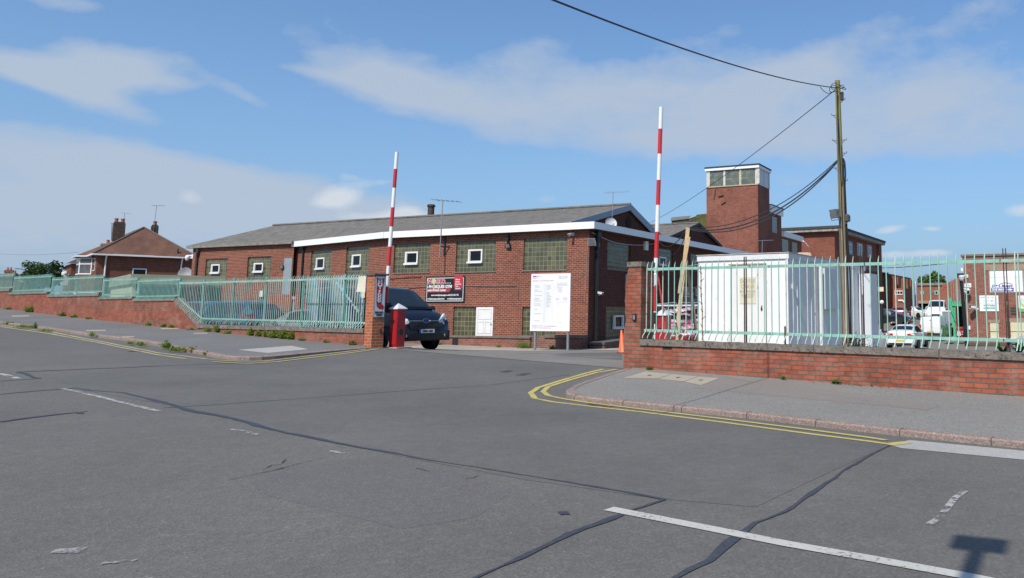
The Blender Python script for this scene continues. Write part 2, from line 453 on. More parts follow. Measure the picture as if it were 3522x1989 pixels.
KW = 3.4                                 # kerb line
YARD = [(-8.7, 25, .38), (-7.1, 32.3, .0), (-5, 34, -.02), (-11.6, 36.8, .05), (-15.4, 38.4, .15), (-23, 44, .4), (-30, 46, .9), (-18, 31, .5),
        (-26, 38, .95), (-13, 28, .42), (-3.9, 36.6, .0), (2, 20, .12), (4, 26, -.1), (-1, 26, .15), (12, 48, -.72), (18, 55, -.85), (10, 60, -.95), (18, 75, -.55),
        (26, 110, .72), (34, 140, 1.3), (0, 60, -.5), (9, 76, -1.0), (-20, 70, .4), (-45, 62, 1.6), (-54, 70, 1.7), (-75, 100, 2.4), (22, 40, -.6), (30, 60, -.8),
        (14, 30, -.25), (9, 16, .1), (-40, 55, 1.5), (-60, 48, 2.4), (-110, 115, 3.2), (60, 110, .5), (60, 40, -1.0), (-20, 110, 1.2)]


def _tps():
    pts = [(x, y, z) for x, y, z in YARD]
    for s in (-60, -50, -42, -37, -33, -29, -25, -21, -17, -13, -9.2, -6.5, -4, -1.5, 0, 2, 4, 6, 8, 10, 14, 20):
        x, y = xy(s, 0); pts.append((x, y, zb(s) - 0.03))
    A = np.array(pts); n = len(A)
    r = np.hypot(A[:, 0][:, None] - A[:, 0], A[:, 1][:, None] - A[:, 1])
    K = np.where(r > 0, r * r * np.log(r + 1e-9), 0) + np.eye(n) * 2.0
    Pm = np.c_[np.ones(n), A[:, :2]]
    M = np.block([[K, Pm], [Pm.T, np.zeros((3, 3))]])
    sol = np.linalg.solve(M, np.r_[A[:, 2], 0, 0, 0])
    return A, sol


_A, _S = _tps()


def ztps(x, y):
    r = np.hypot(_A[:, 0] - x, _A[:, 1] - y)
    k = np.where(r > 0, r * r * np.log(r + 1e-9), 0)
    return float(k @ _S[:-3] + _S[-3] + _S[-2] * x + _S[-1] * y)


def sstep(a, b, x):
    t = min(max((x - a) / (b - a), 0), 1); return t * t * (3 - 2 * t)


def ground(x, y):
    """carriageway and yard surface"""
    s, w = sw(x, y)
    if w < -25 or s < -70 or s > 40:
        pass
    if w <= 0:
        return ztps(x, y) if y < 160 else ztps(x, 160) - 0.0 * (y - 160)
    g = zb(s) - 0.158                     # channel beside the kerb
    if w <= KW:
        t = w / KW
        return (zb(s) - 0.03) * (1 - t) + g * t
    hw = 5.0
    q = min(abs(w - KW - hw) / hw, 1.4)
    return g + 0.055 * (1 - q * q)


def gat(u, v):
    """the ground point a photo pixel sees"""
    r = ray(u, v); t = 2.0; prev = t
    while t < 260:
        p = Vector((r.x * t, r.y * t, EYE + r.z * t))
        if p.z < ground(p.x, p.y):
            a, b = prev, t
            for _ in range(24):
                m = (a + b) / 2
                if EYE + r.z * m < ground(r.x * m, r.y * m): b = m
                else: a = m
            return Vector((r.x * b, r.y * b, EYE + r.z * b))
        prev = t; t *= 1.012
    return Vector((r.x * 260, r.y * 260, EYE + r.z * 260))


def asphalt(name, col, patch=0.10, grit=0.16, rough=0.86, tint2=None):
    m, nt, b = new_mat(name)
    g = nd(nt, 'ShaderNodeNewGeometry'); P = g.outputs['Position']
    n1 = nd(nt, 'ShaderNodeTexNoise', ins={'Scale': 0.42, 'Detail': 6.0, 'Roughness': 0.6}); nt.links.new(P, n1.inputs['Vector'])
    n2 = nd(nt, 'ShaderNodeTexVoronoi', ins={'Scale': 55.0}); nt.links.new(P, n2.inputs['Vector'])
    n3 = nd(nt, 'ShaderNodeTexNoise', ins={'Scale': 6.0, 'Detail': 6.0, 'Roughness': 0.7}); nt.links.new(P, n3.inputs['Vector'])
    n4 = nd(nt, 'ShaderNodeTexNoise', ins={'Scale': 160.0, 'Detail': 2.0}); nt.links.new(P, n4.inputs['Vector'])
    k = lambda f: tuple(c * f for c in col)
    c = mixc(nt, ramp(nt, n1.outputs[0], [(0.3, 0.0), (0.7, 1.0)]), k(1 - patch), k(1 + patch) if not tint2 else tint2)
    c = mixc(nt, 0.75, c, ramp(nt, n3.outputs[0], [(0.25, 1 - patch * 1.1), (0.75, 1 + patch * 1.1)]), 'MULTIPLY')
    c = mixc(nt, 1.0, c, ramp(nt, n2.outputs['Color'], [(0.0, 1 - grit), (0.6, 1.0), (0.93, 1 + grit), (1.0, 1 + grit * 4)]), 'MULTIPLY')
    c = mixc(nt, 1.0, c, ramp(nt, n4.outputs[0], [(0.3, 1 - grit), (0.7, 1 + grit)]), 'MULTIPLY')
    nt.links.new(c, b.inputs['Base Color']); b.inputs['Roughness'].default_value = rough; b.inputs['Specular IOR Level'].default_value = 0.35
    h = mth(nt, 'ADD', mth(nt, 'MULTIPLY', n2.outputs['Distance'], 1.0), mth(nt, 'MULTIPLY', n4.outputs[0], 0.5))
    bp = nd(nt, 'ShaderNodeBump', ins={'Strength': 0.55, 'Distance': 0.006}); nt.links.new(h, bp.inputs['Height']); nt.links.new(bp.outputs[0], b.inputs['Normal'])
    return m


def rim_mask(nt, P, th=0.5, sc=9.0):
    n = nd(nt, 'ShaderNodeTexNoise', ins={'Scale': sc, 'Detail': 6.0, 'Roughness': 0.7}); nt.links.new(P, n.inputs['Vector'])
    return n.outputs[0]


def paint_mat(name, col, worn=0.42, soft=0.10, sc=22.0):
    """road paint worn through in patches: transparent where the paint has gone"""
    m, nt, b = new_mat(name)
    g = nd(nt, 'ShaderNodeNewGeometry'); P = g.outputs['Position']
    n = nd(nt, 'ShaderNodeTexNoise', ins={'Scale': sc, 'Detail': 6.0, 'Roughness': 0.75}); nt.links.new(P, n.inputs['Vector'])
    n2 = nd(nt, 'ShaderNodeTexNoise', ins={'Scale': 2.0, 'Detail': 3.0}); nt.links.new(P, n2.inputs['Vector'])
    c = mixc(nt, n2.outputs[0], tuple(x * 0.8 for x in col), tuple(x * 1.1 for x in col))
    nt.links.new(c, b.inputs['Base Color']); b.inputs['Roughness'].default_value = 0.75
    tot = mth(nt, 'ADD', mth(nt, 'MULTIPLY', n.outputs[0], 0.75), mth(nt, 'MULTIPLY', n2.outputs[0], 0.25))
    nt.links.new(ramp(nt, tot, [(worn - soft, 0.0), (worn + soft, 1.0)]), b.inputs['Alpha'])
    return m


M_ROAD = asphalt('road_asphalt', (0.120, 0.114, 0.105), 0.12, 0.20)
M_ROAD2 = asphalt('entry_asphalt', (0.113, 0.109, 0.102), 0.15, 0.14)
M_PATCHP = asphalt('patch_asphalt', (0.117, 0.110, 0.106), 0.06, 0.18)
M_YARD = asphalt('yard_asphalt', (0.19, 0.175, 0.155), 0.16, 0.14)
M_PAVE = asphalt('pavement_asphalt', (0.205, 0.195, 0.178), 0.08, 0.24)
M_PAVEP = asphalt('pavement_patch', (0.205, 0.182, 0.162), 0.06, 0.12)
M_PAVEL = asphalt('pavement_left', (0.145, 0.142, 0.138), 0.12, 0.18)
M_CONC = asphalt('concrete', (0.33, 0.29, 0.23), 0.10, 0.10)
M_CONCP = asphalt('concrete_pale', (0.34, 0.33, 0.31), 0.08, 0.14)
M_KERB = asphalt('kerb_stone', (0.24, 0.18, 0.155), 0.10, 0.35)
M_TAR = mat('tar_seam', (0.040, 0.043, 0.052), 0.55, var=0.25, scale=14.0, bump=0.3, bscale=60)
M_YEL = paint_mat('yellow_paint', (0.47, 0.39, 0.12), 0.40, 0.05, 26)
M_YEL2 = paint_mat('yellow_paint_pale', (0.46, 0.40, 0.20), 0.42, 0.06, 20)
M_WHITE = paint_mat('white_paint', (0.46, 0.45, 0.41), 0.40, 0.05, 30)
M_WHITEW = paint_mat('white_paint_worn', (0.42, 0.42, 0.40), 0.50, 0.06, 16)


def grid_sheet(name, xs, ys, fz, material, keep=None):
    mb = MB(); idx = {}
    for j, y in enumerate(ys):
        for i, x in enumerate(xs): idx[i, j] = len(mb.v); mb.v.append(Vector((x, y, fz(x, y))))
    for j in range(len(ys) - 1):
        for i in range(len(xs) - 1):
            if keep and not keep((xs[i] + xs[i + 1]) / 2, (ys[j] + ys[j + 1]) / 2): continue
            mb.f.append([idx[i, j], idx[i + 1, j], idx[i + 1, j + 1], idx[i, j + 1]]); mb.uv.append(None); mb.mi.append(0)
    return structure(mb.build(name, material, smooth=180, recalc=False))


def sw_sheet(name, s_list, w_fun, fz, material, nw=6, lift=0.0):
    """a sheet in wall coordinates; w_fun(s) -> (w0, w1)"""
    mb = MB()
    for s in s_list:
        w0, w1 = w_fun(s)
        for k in range(nw + 1):
            w = w0 + (w1 - w0) * k / nw; x, y = xy(s, w); mb.v.append(Vector((x, y, fz(x, y) + lift)))
    for i in range(len(s_list) - 1):
        for k in range(nw):
            a = i * (nw + 1) + k
            mb.f.append([a, a + 1, a + nw + 2, a + nw + 1]); mb.uv.append(None); mb.mi.append(0)
    return structure(mb.build(name, material, smooth=180, recalc=False))


def ribbon(name, pts, wid, material, lift=0.004, jit=0.0, seed=1, fz=ground, step=0.12):
    """a strip painted or poured along a ground polyline"""
    rn = random.Random(seed); P = []
    for a, b in zip(pts[:-1], pts[1:]):
        a, b = Vector((a[0], a[1], 0)), Vector((b[0], b[1], 0)); n = max(1, int((b - a).length / step))
        P += [a.lerp(b, i / n) for i in range(n)]
    P.append(Vector((pts[-1][0], pts[-1][1], 0)))
    mb = MB(); m = len(P); j1 = j2 = 0.0
    for i, p in enumerate(P):
        d = (P[min(i + 1, m - 1)] - P[max(i - 1, 0)]).normalized(); n = Vector((-d.y, d.x, 0))
        w = (wid(i / (m - 1)) if callable(wid) else wid) / 2
        if jit: j1 = j1 * 0.7 + rn.uniform(-jit, jit); j2 = j2 * 0.7 + rn.uniform(-jit, jit)
        for q in (p + n * (w + j1), p - n * (w + j2)): mb.v.append(Vector((q.x, q.y, fz(q.x, q.y) + 0.002 + lift * 0.45)))
    for i in range(m - 1):
        mb.f.append([2 * i, 2 * i + 1, 2 * i + 3, 2 * i + 2]); mb.uv.append(None); mb.mi.append(0)
    return structure(mb.build(name, material, recalc=False))


def px(*uv): return [tuple(gat(u, v)[:2]) for u, v in uv]


def frange(a, b, st):
    n = max(1, int(round((b - a) / st))); return [a + (b - a) * i / n for i in range(n + 1)]


def build_ground():
    far = grid_sheet('ground', [-1500, -600, -260, -130, 130, 260, 600, 1500], [-1500, -400, -100, 170, 320, 700, 1500, 2500], lambda x, y: -3.0, mat('far_ground', (0.10, 0.12, 0.06), 0.95, var=0.3, scale=0.02))
    # yard behind the wall line (everything with w < 0), then the carriageway
    xs = frange(-130, 90, 2.0); ys = frange(8, 160, 2.0)
    mb_keep = lambda x, y: sw(x, y)[1] < -1.3
    grid_sheet('yard', xs, ys, ground, M_YARD, mb_keep)
    sw_sheet('yard_edge', frange(-75, 40, 0.5), lambda s: (-3.2, -0.0), lambda x, y: ground(x, y) + 0.006, M_YARD)
    sw_sheet('road', frange(-75, 40, 0.5), lambda s: (0.0, 23.8), ground, M_ROAD, nw=70)
    # entry surfacing: a darker smoother panel runs from the carriageway seam into the gate
    mb = MB()
    def panel(name, uvs, material, lift=0.0025):
        pts = [Vector((p[0], p[1], 0)) for p in px(*uvs)]
        import mathutils.geometry as G
        n = len(pts); x0 = min(p.x for p in pts); x1 = max(p.x for p in pts); y0 = min(p.y for p in pts); y1 = max(p.y for p in pts)
        st = max(0.35, max(x1 - x0, y1 - y0) / 60)
        fine = []
        for i in range(n):
            a, b = pts[i], pts[(i + 1) % n]; m_ = max(1, int((b - a).length / 0.3)); fine += [a.lerp(b, j / m_) for j in range(m_)]
        pts = fine; n = len(pts)
        co = [p.to_2d() for p in pts]
        for x in frange(x0, x1, st):
            for y in frange(y0, y1, st):
                q = Vector((x, y)); ins = False; j = n - 1
                for i in range(n):
                    if (pts[i].y > y) != (pts[j].y > y) and x < (pts[j].x - pts[i].x) * (y - pts[i].y) / (pts[j].y - pts[i].y) + pts[i].x: ins = not ins
                    j = i
                if ins and min((q - c).length for c in co[:n]) > st * 0.4: co.append(q)
        vs, es, fs, *_ = G.delaunay_2d_cdt(co, [(i, (i + 1) % n) for i in range(n)], [list(range(n))], 1, 1e-4)
        m2 = MB(); m2.v = [Vector((c.x, c.y, ground(c.x, c.y) + lift)) for c in vs]
        m2.f = [list(f) for f in fs]; m2.uv = [None] * len(fs); m2.mi = [0] * len(fs)
        return structure(m2.build(name, material, smooth=180, recalc=False))
    panel('road_panel', [(300, 1345), (640, 1405), (1000, 1490), (1400, 1575), (1800, 1650), (2270, 1717), (2600, 1745), (3060, 1532), (2900, 1500), (2500, 1450), (2100, 1404), (1900, 1380),
                         (1830, 1350), (1990, 1290), (2140, 1240), (2140, 1212), (1700, 1216), (1390, 1208), (1270, 1208), (1000, 1240), (720, 1245), (500, 1265), (150, 1290)], M_ROAD2)
    panel('road_patch', [(870, 1660), (1010, 1600), (1290, 1572), (1600, 1632), (1760, 1690), (1640, 1780), (1380, 1820), (900, 1700)], M_PATCHP, 0.0012)
    panel('gutter_strip', [(3060, 1532), (3128, 1515), (3522, 1552), (3700, 1570), (3700, 1604), (3522, 1583), (3100, 1543)], M_CONCP, 0.004)
    # pale dusty strip at the foot of the gym
    panel('gravel_strip', [(1385, 1193), (1480, 1186), (1700, 1190), (1840, 1196), (1990, 1199), (2140, 1199), (2140, 1205), (1900, 1208), (1700, 1206), (1520, 1204), (1390, 1203)], asphalt('gravel', (0.33, 0.30, 0.26), 0.2, 0.3), 0.012)

    # tar seams sealed into the carriageway
    seam = [(290, 1342), (420, 1352), (560, 1385), (660, 1415), (800, 1440), (930, 1478), (1060, 1504), (1190, 1532), (1350, 1560), (1480, 1585), (1600, 1603), (1750, 1628), (1900, 1653), (2050, 1678), (2200, 1704), (2285, 1720)]
    ribbon('tar_seam', px(*seam), lambda t: 0.035 + 0.032 * math.sin(math.pi * min(1, t * 1.3)) + 0.012 * math.sin(t * 37) * math.sin(t * 11), M_TAR, 0.009, 0.013, 3)
    ribbon('tar_seam', px((2285, 1720), (2230, 1738), (2170, 1758)), 0.05, M_TAR, 0.009, 0.010, 4)
    ribbon('tar_seam', px((2140, 1772), (2050, 1806), (1960, 1838), (1850, 1890), (1790, 1920), (1720, 1952), (1640, 1989), (1500, 2060)), lambda t: 0.042 - 0.008 * t + .012 * math.sin(t * 23), M_TAR, 0.009, 0.010, 5)
    ribbon('tar_seam', px((3068, 1530), (2990, 1570), (2900, 1620), (2870, 1645), (2790, 1700), (2700, 1762), (2600, 1800), (2540, 1840), (2480, 1890), (2440, 1930), (2380, 1960), (2330, 1989), (2250, 2040)), lambda t: 0.022 + 0.030 * t * t + 0.045 * math.exp(-((t - .84) / .05) ** 2), M_TAR, 0.009, 0.010, 6)
    ribbon('tar_seam', px((0, 1453), (90, 1440), (200, 1426), (262, 1420), (290, 1424)), lambda t: 0.10 if t < 0.85 else 0.06, M_TAR, 0.009, 0.016, 7)
    ribbon('tar_seam', px((65, 1280), (90, 1287), (120, 1300), (142, 1302)), 0.08, M_TAR, 0.009, 0.015, 8)
    thin = mat('tar_line', (0.075, 0.078, 0.085), 0.7, var=0.2, scale=9)
    ribbon('road_joint', px((65, 1280), (250, 1272), (430, 1265), (620, 1256), (800, 1252)), 0.10, thin, 0.008, 0.012, 9)
    ribbon('road_joint', px((0, 1357), (110, 1347), (260, 1335), (300, 1342)), 0.06, thin, 0.008, 0.01, 10)
    ribbon('road_joint', px((560, 1404), (760, 1392), (980, 1376), (1150, 1364), (1300, 1352), (1560, 1334), (1800, 1310), (1960, 1290)), 0.035, thin, 0.008, 0.008, 11)
    ribbon('road_joint', px((0, 1312), (140, 1302)), 0.05, thin, 0.008, 0.008, 12)
    crk = mat('road_crack', (0.035, 0.033, 0.030), 0.9)
    ribbon('road_crack', px((780, 1653), (800, 1650), (870, 1634), (930, 1622), (975, 1611)), lambda t: 0.006 + 0.012 * t, crk, 0.011, 0.004, 13, step=0.04)
    ribbon('road_crack', px((975, 1611), (1040, 1592), (1130, 1573)), 0.006, crk, 0.011, 0.004, 14, step=0.04)
    ribbon('road_crack', px((905, 1620), (935, 1602), (965, 1600), (985, 1580)), 0.005, crk, 0.011, 0.004, 15, step=0.04)
    ribbon('road_crack', px((1430, 1612), (1455, 1618), (1490, 1627)), 0.010, crk, 0.011, 0.004, 16, step=0.04)
    ribbon('road_crack', px((1600, 1650), (1630, 1645), (1650, 1636)), 0.006, crk, 0.011, 0.004, 17, step=0.04)
    ribbon('road_crack', px((262, 1424), (300, 1415)), 0.03, crk, 0.011, 0.012, 18, step=0.04)
    ribbon('road_spot', px((1922, 1768), (1955, 1765)), 0.07, M_TAR, 0.009, 0.02, 19, step=0.03)
    ribbon('road_crack', px((440, 1211), (495, 1206)), 0.05, crk, 0.011, 0.02, 20, step=0.05)
    # two small iron covers by the gate and a drain at the kerb
    iron = mat('iron_cover', (0.07, 0.065, 0.06), 0.6, 0.4, bump=0.4, bscale=50)
    for nm, uvs, w in (('drain_cover', [(1728, 1278), (1755, 1279)], 0.30), ('drain_cover', [(1788, 1288), (1815, 1289)], 0.34)):
        structure(ribbon(nm, px(*uvs), w, iron, 0.010))
    structure(ribbon('drain_grate', px((2035, 1391), (2110, 1399)), 0.22, iron, 0.012, 0.02, 21))
    ribbon('rust_stain', px((2045, 1399), (2100, 1401)), 0.05, mat('leaf_litter', (0.30, 0.15, 0.08), 0.9), 0.016, 0.015, 22, step=0.05)
    # centre line dashes and worn marks
    ribbon('white_line', px((2094, 1752), (2400, 1812), (2700, 1872), (3000, 1925), (3300, 1980), (3500, 2020), (3900, 2095)), 0.115, M_WHITE, 0.010)
    ribbon('white_line', px((216, 1338), (330, 1363), (440, 1391), (548, 1416)), 0.075, M_WHITEW, 0.010)
    ribbon('white_line', px((0, 1286), (28, 1293), (64, 1304)), 0.10, M_WHITEW, 0.010)
    ribbon('white_line', px((795, 1479), (835, 1483), (890, 1497)), 0.06, M_WHITEW, 0.010)
    ribbon('white_line', px((1140, 1552), (1180, 1562)), 0.06, M_WHITEW, 0.010)
    ribbon('scuff_mark', px((3195, 1806), (3230, 1785), (3250, 1760), (3285, 1715), (3320, 1690)), 0.055, paint_mat('scuff', (0.36, 0.36, 0.35), 0.49, 0.05, 12), 0.010)
    for (u, v, r) in ((230, 1899, 0.035), (410, 1935, 0.03)):
        p = gat(u, v); ribbon('scuff_mark', [(p.x - 0.08, p.y - 0.01), (p.x + 0.08, p.y + 0.02)], r * 1.6, paint_mat('scuff2', (0.30, 0.30, 0.29), 0.5, 0.05, 14), 0.010, 0.02, int(u), step=0.03)
    # double yellow lines
    ks = lambda s0, s1, w: [xy(s, w) for s in frange(s0, s1, 1.0)]
    LY = [(0, 1119), (180, 1143), (360, 1178), (545, 1215), (713, 1236)]
    ribbon('yellow_line', px(*LY), 0.08, M_YEL2, 0.012)
    ribbon('yellow_line', px((0, 1124), (180, 1150), (340, 1180), (545, 1222), (640, 1235)), 0.08, M_YEL2, 0.012)
    ribbon('yellow_line', px((730, 1247), (850, 1253), (950, 1247), (1060, 1234), (1180, 1219), (1262, 1208), (1300, 1202)), 0.085, M_YEL, 0.03)
    ribbon('yellow_line', px((720, 1240), (850, 1246), (950, 1240), (1060, 1227), (1180, 1213), (1262, 1203)), 0.07, M_YEL, 0.03)
    ribbon('yellow_line', px((2075, 1271), (2015, 1285), (1930, 1310), (1850, 1335), (1825, 1352), (1840, 1372), (1900, 1384), (2020, 1398), (2200, 1418), (2500, 1456), (2800, 1496), (2990, 1520), (3060, 1530)), 0.095, M_YEL, 0.012)
    ribbon('yellow_line', px((2120, 1272), (2050, 1283), (1960, 1308), (1885, 1332), (1868, 1348), (1885, 1362), (1930, 1372), (2020, 1386), (2200, 1408), (2500, 1444), (2800, 1482), (2990, 1507), (3050, 1516)), 0.095, M_YEL, 0.012)
    ribbon('yellow_line', px((3052, 1532), (3090, 1527), (3122, 1524)), 0.14, M_YEL, 0.014)


build_ground()


def pave_z(x, y):
    s, w = sw(x, y); return zb(s) - 0.02 * min(max(w, -0.1), KW)


def pavement(name, edge_uv, s_in, mat_):
    """raised pavement between the wall foot and a kerb; edge_uv: outer kerb edge in photo pixels (kerb top front edge)"""
    E = []
    for u, v in edge_uv:
        r = ray(u, v); t = 3.0
        while t < 120:
            p = Vector((r.x * t, r.y * t, EYE + r.z * t))
            if p.z < pave_z(p.x, p.y): break
            t *= 1.002
        E.append(sw(p.x, p.y))
    return E


def build_pavements():
    kerb_w = 0.13
    def make(name, E, mat_, wall_s, kname):
        # resample the kerb edge
        P = [Vector((*xy(s, w), 0)) for s, w in E]; Q = []
        for a, b in zip(P[:-1], P[1:]):
            n = max(1, int((b - a).length / 0.3)); Q += [a.lerp(b, i / n) for i in range(n)]
        Q.append(P[-1])
        for _ in range(3):
            Q = [Q[0]] + [(Q[i - 1] + Q[i] * 2 + Q[i + 1]) / 4 for i in range(1, len(Q) - 1)] + [Q[-1]]
        mb = MB(); kb = MB(); m = len(Q)
        for i, q in enumerate(Q):
            d = (Q[min(i + 1, m - 1)] - Q[max(i - 1, 0)]).normalized(); n = Vector((-d.y, d.x, 0))
            s, w = sw(q.x, q.y)
            inn = Vector((*xy(min(max(s, wall_s[0]), wall_s[1]), -0.06), 0))
            if n.dot(inn - q) < 0: n = -n
            k = q + n * kerb_w
            for t in range(7):
                c = k.lerp(inn, t / 6); mb.v.append(Vector((c.x, c.y, pave_z(c.x, c.y) - (0.004 if t == 0 else 0))))
            drop = KDROP(name, s)
            zt = pave_z(q.x, q.y) - drop; zi = pave_z(k.x, k.y) + 0.003 - drop * 0.8
            zg = min(ground(q.x, q.y), zt) - 0.10
            o2 = q - n * 0.012
            for c, z in ((o2, zg), (o2, zt - 0.018), (q + n * 0.012, zt), (k, zi), (k, zi - 0.15)): kb.v.append(Vector((c.x, c.y, z)))
        for i in range(m - 1):
            for t in range(6):
                a = i * 7 + t; mb.f.append([a, a + 1, a + 8, a + 7]); mb.uv.append(None); mb.mi.append(0)
            for t in range(4):
                a = i * 5 + t; kb.f.append([a, a + 1, a + 6, a + 5]); kb.uv.append(None); kb.mi.append(0)
        structure(mb.build(name, mat_, recalc=False)); structure(kb.build(kname, M_KERB, recalc=False))
        # dark joints between kerb stones
        jt = MB(); acc = 0.0
        for i in range(1, m):
            acc += (Q[i] - Q[i - 1]).length
            if acc > 0.915:
                acc = 0.0; a = i * 5
                pts = [kb.v[a + j] for j in (0, 1, 2, 3)]; d = (Q[i] - Q[i - 1]).normalized() * 0.006; nn = (kb.v[a + 1] - kb.v[a + 3]); nn.z = 0; nn = nn.normalized() * 0.003
                for j in range(3):
                    lift = Vector((0, 0, 0.003)) + nn
                    jt.quad(pts[j] - d + lift, pts[j] + d + lift, pts[j + 1] + d + lift, pts[j + 1] - d + lift)
        structure(jt.build('kerb_joint', mat('kerb_gap', (0.07, 0.05, 0.045), 0.9), recalc=False))

    def KDROP(name, s):
        return 0.0
    RE = pavement('r', [(2150, 1268), (2110, 1280), (2010, 1312), (1960, 1328), (1932, 1342), (1930, 1354), (1950, 1362), (2035, 1367), (2200, 1385), (2500, 1412), (2800, 1446), (3100, 1479), (3522, 1520)], None, None)
    RE += [(12.0, RE[-1][1]), (20, RE[-1][1])]
    make('pavement', RE, M_PAVE, (-0.4, 40), 'kerb')
    LE = pavement('l', [(1268, 1195), (1180, 1202), (1060, 1213), (950, 1223), (860, 1229), (800, 1229), (745, 1219), (679, 1206), (500, 1172), (300, 1147), (150, 1125), (0, 1107)], None, None)
    LE += [(-45, LE[-1][1]), (-75, LE[-1][1])]
    make('pavement', LE, M_PAVEL, (-75, -9.5), 'kerb')
    fz = pave_z
    # repairs and covers let into the pavements
    def ppatch(name, uvs, material, lift):
        pts = []
        for u, v in uvs:
            r = ray(u, v); t = 3.0
            while t < 120:
                p = Vector((r.x * t, r.y * t, EYE + r.z * t))
                if p.z < pave_z(p.x, p.y): break
                t *= 1.001
            pts.append(p)
        a, b, c, d = pts; mb = MB(); N = 10
        for i in range(N + 1):
            for j in range(N + 1):
                q = a.lerp(b, i / N).lerp(d.lerp(c, i / N), j / N); mb.v.append(Vector((q.x, q.y, pave_z(q.x, q.y) + lift)))
        for i in range(N):
            for j in range(N):
                k = i * (N + 1) + j; mb.f.append([k, k + 1, k + N + 2, k + N + 1]); mb.uv.append(None); mb.mi.append(0)
        structure(mb.build(name, material, recalc=False)); return pts
    ppatch('pavement_repair', [(2486, 1298), (2700, 1318), (3240, 1398), (3180, 1412)], M_PAVEP, 0.003)
    ppatch('pavement_repair', [(2380, 1335), (2480, 1302), (3230, 1392), (3150, 1408)], M_PAVEP, 0.002)
    for uvs in ([(2220, 1279), (2310, 1288), (2260, 1303), (2142, 1302)], [(2312, 1288), (2400, 1296), (2352, 1313), (2262, 1305)], [(2402, 1296), (2474, 1302), (2410, 1326), (2354, 1314)]):
        p = ppatch('inspection_cover', uvs, M_CONC, 0.004)
        c = (p[0] + p[1] + p[2] + p[3]) / 4
        e = (p[1] - p[0]).normalized(); kw = MB()
        z = pave_z(c.x, c.y) + 0.011; f = Vector((-e.y, e.x, 0)) * 0.05; e = e * 0.03
        c.z = z; kw.quad(c - e - f, c + e - f, c + e + f, c - e + f)
        structure(kw.build('cover_keyhole', mat('slot_dark', (0.07, 0.055, 0.04), 0.9), recalc=False))
    ppatch('pavement_repair', [(818, 1204), (1002, 1190), (1060, 1202), (920, 1215)], M_CONCP, 0.003)
    for u, v, l in ((70, 1087), (330, 1137), (440, 1159), (580, 1131), (700, 1146), (0, 1072)) and ((70, 1087, 30), (330, 1137, 34), (440, 1159, 22), (585, 1130, 32), (690, 1147, 24)):
        ppatch('service_cover', [(u - l, v - 1), (u + l, v - 2), (u + l, v + 2), (u - l, v + 3)], M_CONC, 0.003)


build_pavements()

# ------------------------------------------------------------------ street walls, pillars, palisade fences
def pave_soil(nt, c, g, uv):
    """pale salts and dirt splashed on the lowest courses of the street wall"""
    sx = nd(nt, 'ShaderNodeSeparateXYZ'); nt.links.new(g.outputs['Position'], sx.inputs[0])
    n = nd(nt, 'ShaderNodeTexNoise', ins={'Scale': 2.2, 'Detail': 6.0, 'Roughness': 0.7}); nt.links.new(g.outputs['Position'], n.inputs['Vector'])
    return mixc(nt, mth(nt, 'MULTIPLY', ramp(nt, n.outputs[0], [(0.52, 0.0), (0.72, 1.0)]), 0.55), c, (0.30, 0.20, 0.155))


M_BRICKW = brick_mat('street_wall_brick', (0.34, 0.098, 0.054), (0.24, 0.068, 0.042), (0.115, 0.095, 0.08), 0.083, 0.237, 0.012, 0.7, extra=pave_soil, stain=0.3)
M_BRICKN = brick_mat('new_pillar_brick', (0.42, 0.125, 0.055), (0.33, 0.095, 0.045), (0.40, 0.28, 0.19), 0.083, 0.237, 0.008, 0.5, stain=0.2)
M_BRICKL = brick_mat('left_wall_brick', (0.30, 0.085, 0.05), (0.22, 0.064, 0.042), (0.17, 0.115, 0.09), 0.083, 0.237, 0.011, 0.6, extra=pave_soil, stain=0.5, pale=0.5)
M_COPE = mat('coping_concrete', (0.175, 0.15, 0.125), 0.95, var=0.35, scale=7, bump=0.8, bscale=45, spots=[((0.05, 0.045, 0.04), 16, 0.56), ((0.36, 0.32, 0.27), 30, 0.66)])
RUST = [((0.13, 0.055, 0.025), 4.0, 0.64), ((0.07, 0.035, 0.02), 11.0, 0.70)]
M_TEAL = mat('turquoise_paint', (0.235, 0.43, 0.355), 0.55, var=0.18, scale=5, spots=RUST)
M_TEALD = mat('turquoise_post_paint', (0.10, 0.30, 0.25), 0.6, var=0.3, scale=4, spots=[((0.10, 0.05, 0.03), 6, 0.62)])
M_TEALP = mat('faded_pale_paint', (0.40, 0.46, 0.39), 0.6, var=0.2, scale=6, spots=[((0.20, 0.10, 0.05), 7, 0.60)])
M_RUSTY = mat('rusty_steel', (0.055, 0.035, 0.025), 0.85, var=0.5, scale=9, bump=0.5, spots=[((0.14, 0.33, 0.28), 5, 0.62)])


def wp(s, w, z): return Vector((*xy(s, w), z))


WF = Fr((P0.x, P0.y), math.atan2(DW.y, DW.x))    # local x runs along the wall to the right, local y goes into the yard


def strip_wall(mb, s_list, y0, y1, top, bot):
    """a wall in WF coordinates with varying top and bottom"""
    n = len(s_list)
    for i in range(n - 1):
        a, b = s_list[i], s_list[i + 1]
        q = lambda s, y, z: WF.p(s, y, z)
        mb.quad(q(a, y0, bot(a)), q(b, y0, bot(b)), q(b, y0, top(b)), q(a, y0, top(a)))
        mb.quad(q(a, y1, bot(a)), q(b, y1, bot(b)), q(b, y1, top(b)), q(a, y1, top(a)))
        mb.quad(q(a, y0, top(a)), q(b, y0, top(b)), q(b, y1, top(b)), q(a, y1, top(a)))
    for s in (s_list[0], s_list[-1]):
        mb.quad(WF.p(s, y0, bot(s)), WF.p(s, y1, bot(s)), WF.p(s, y1, top(s)), WF.p(s, y0, top(s)))


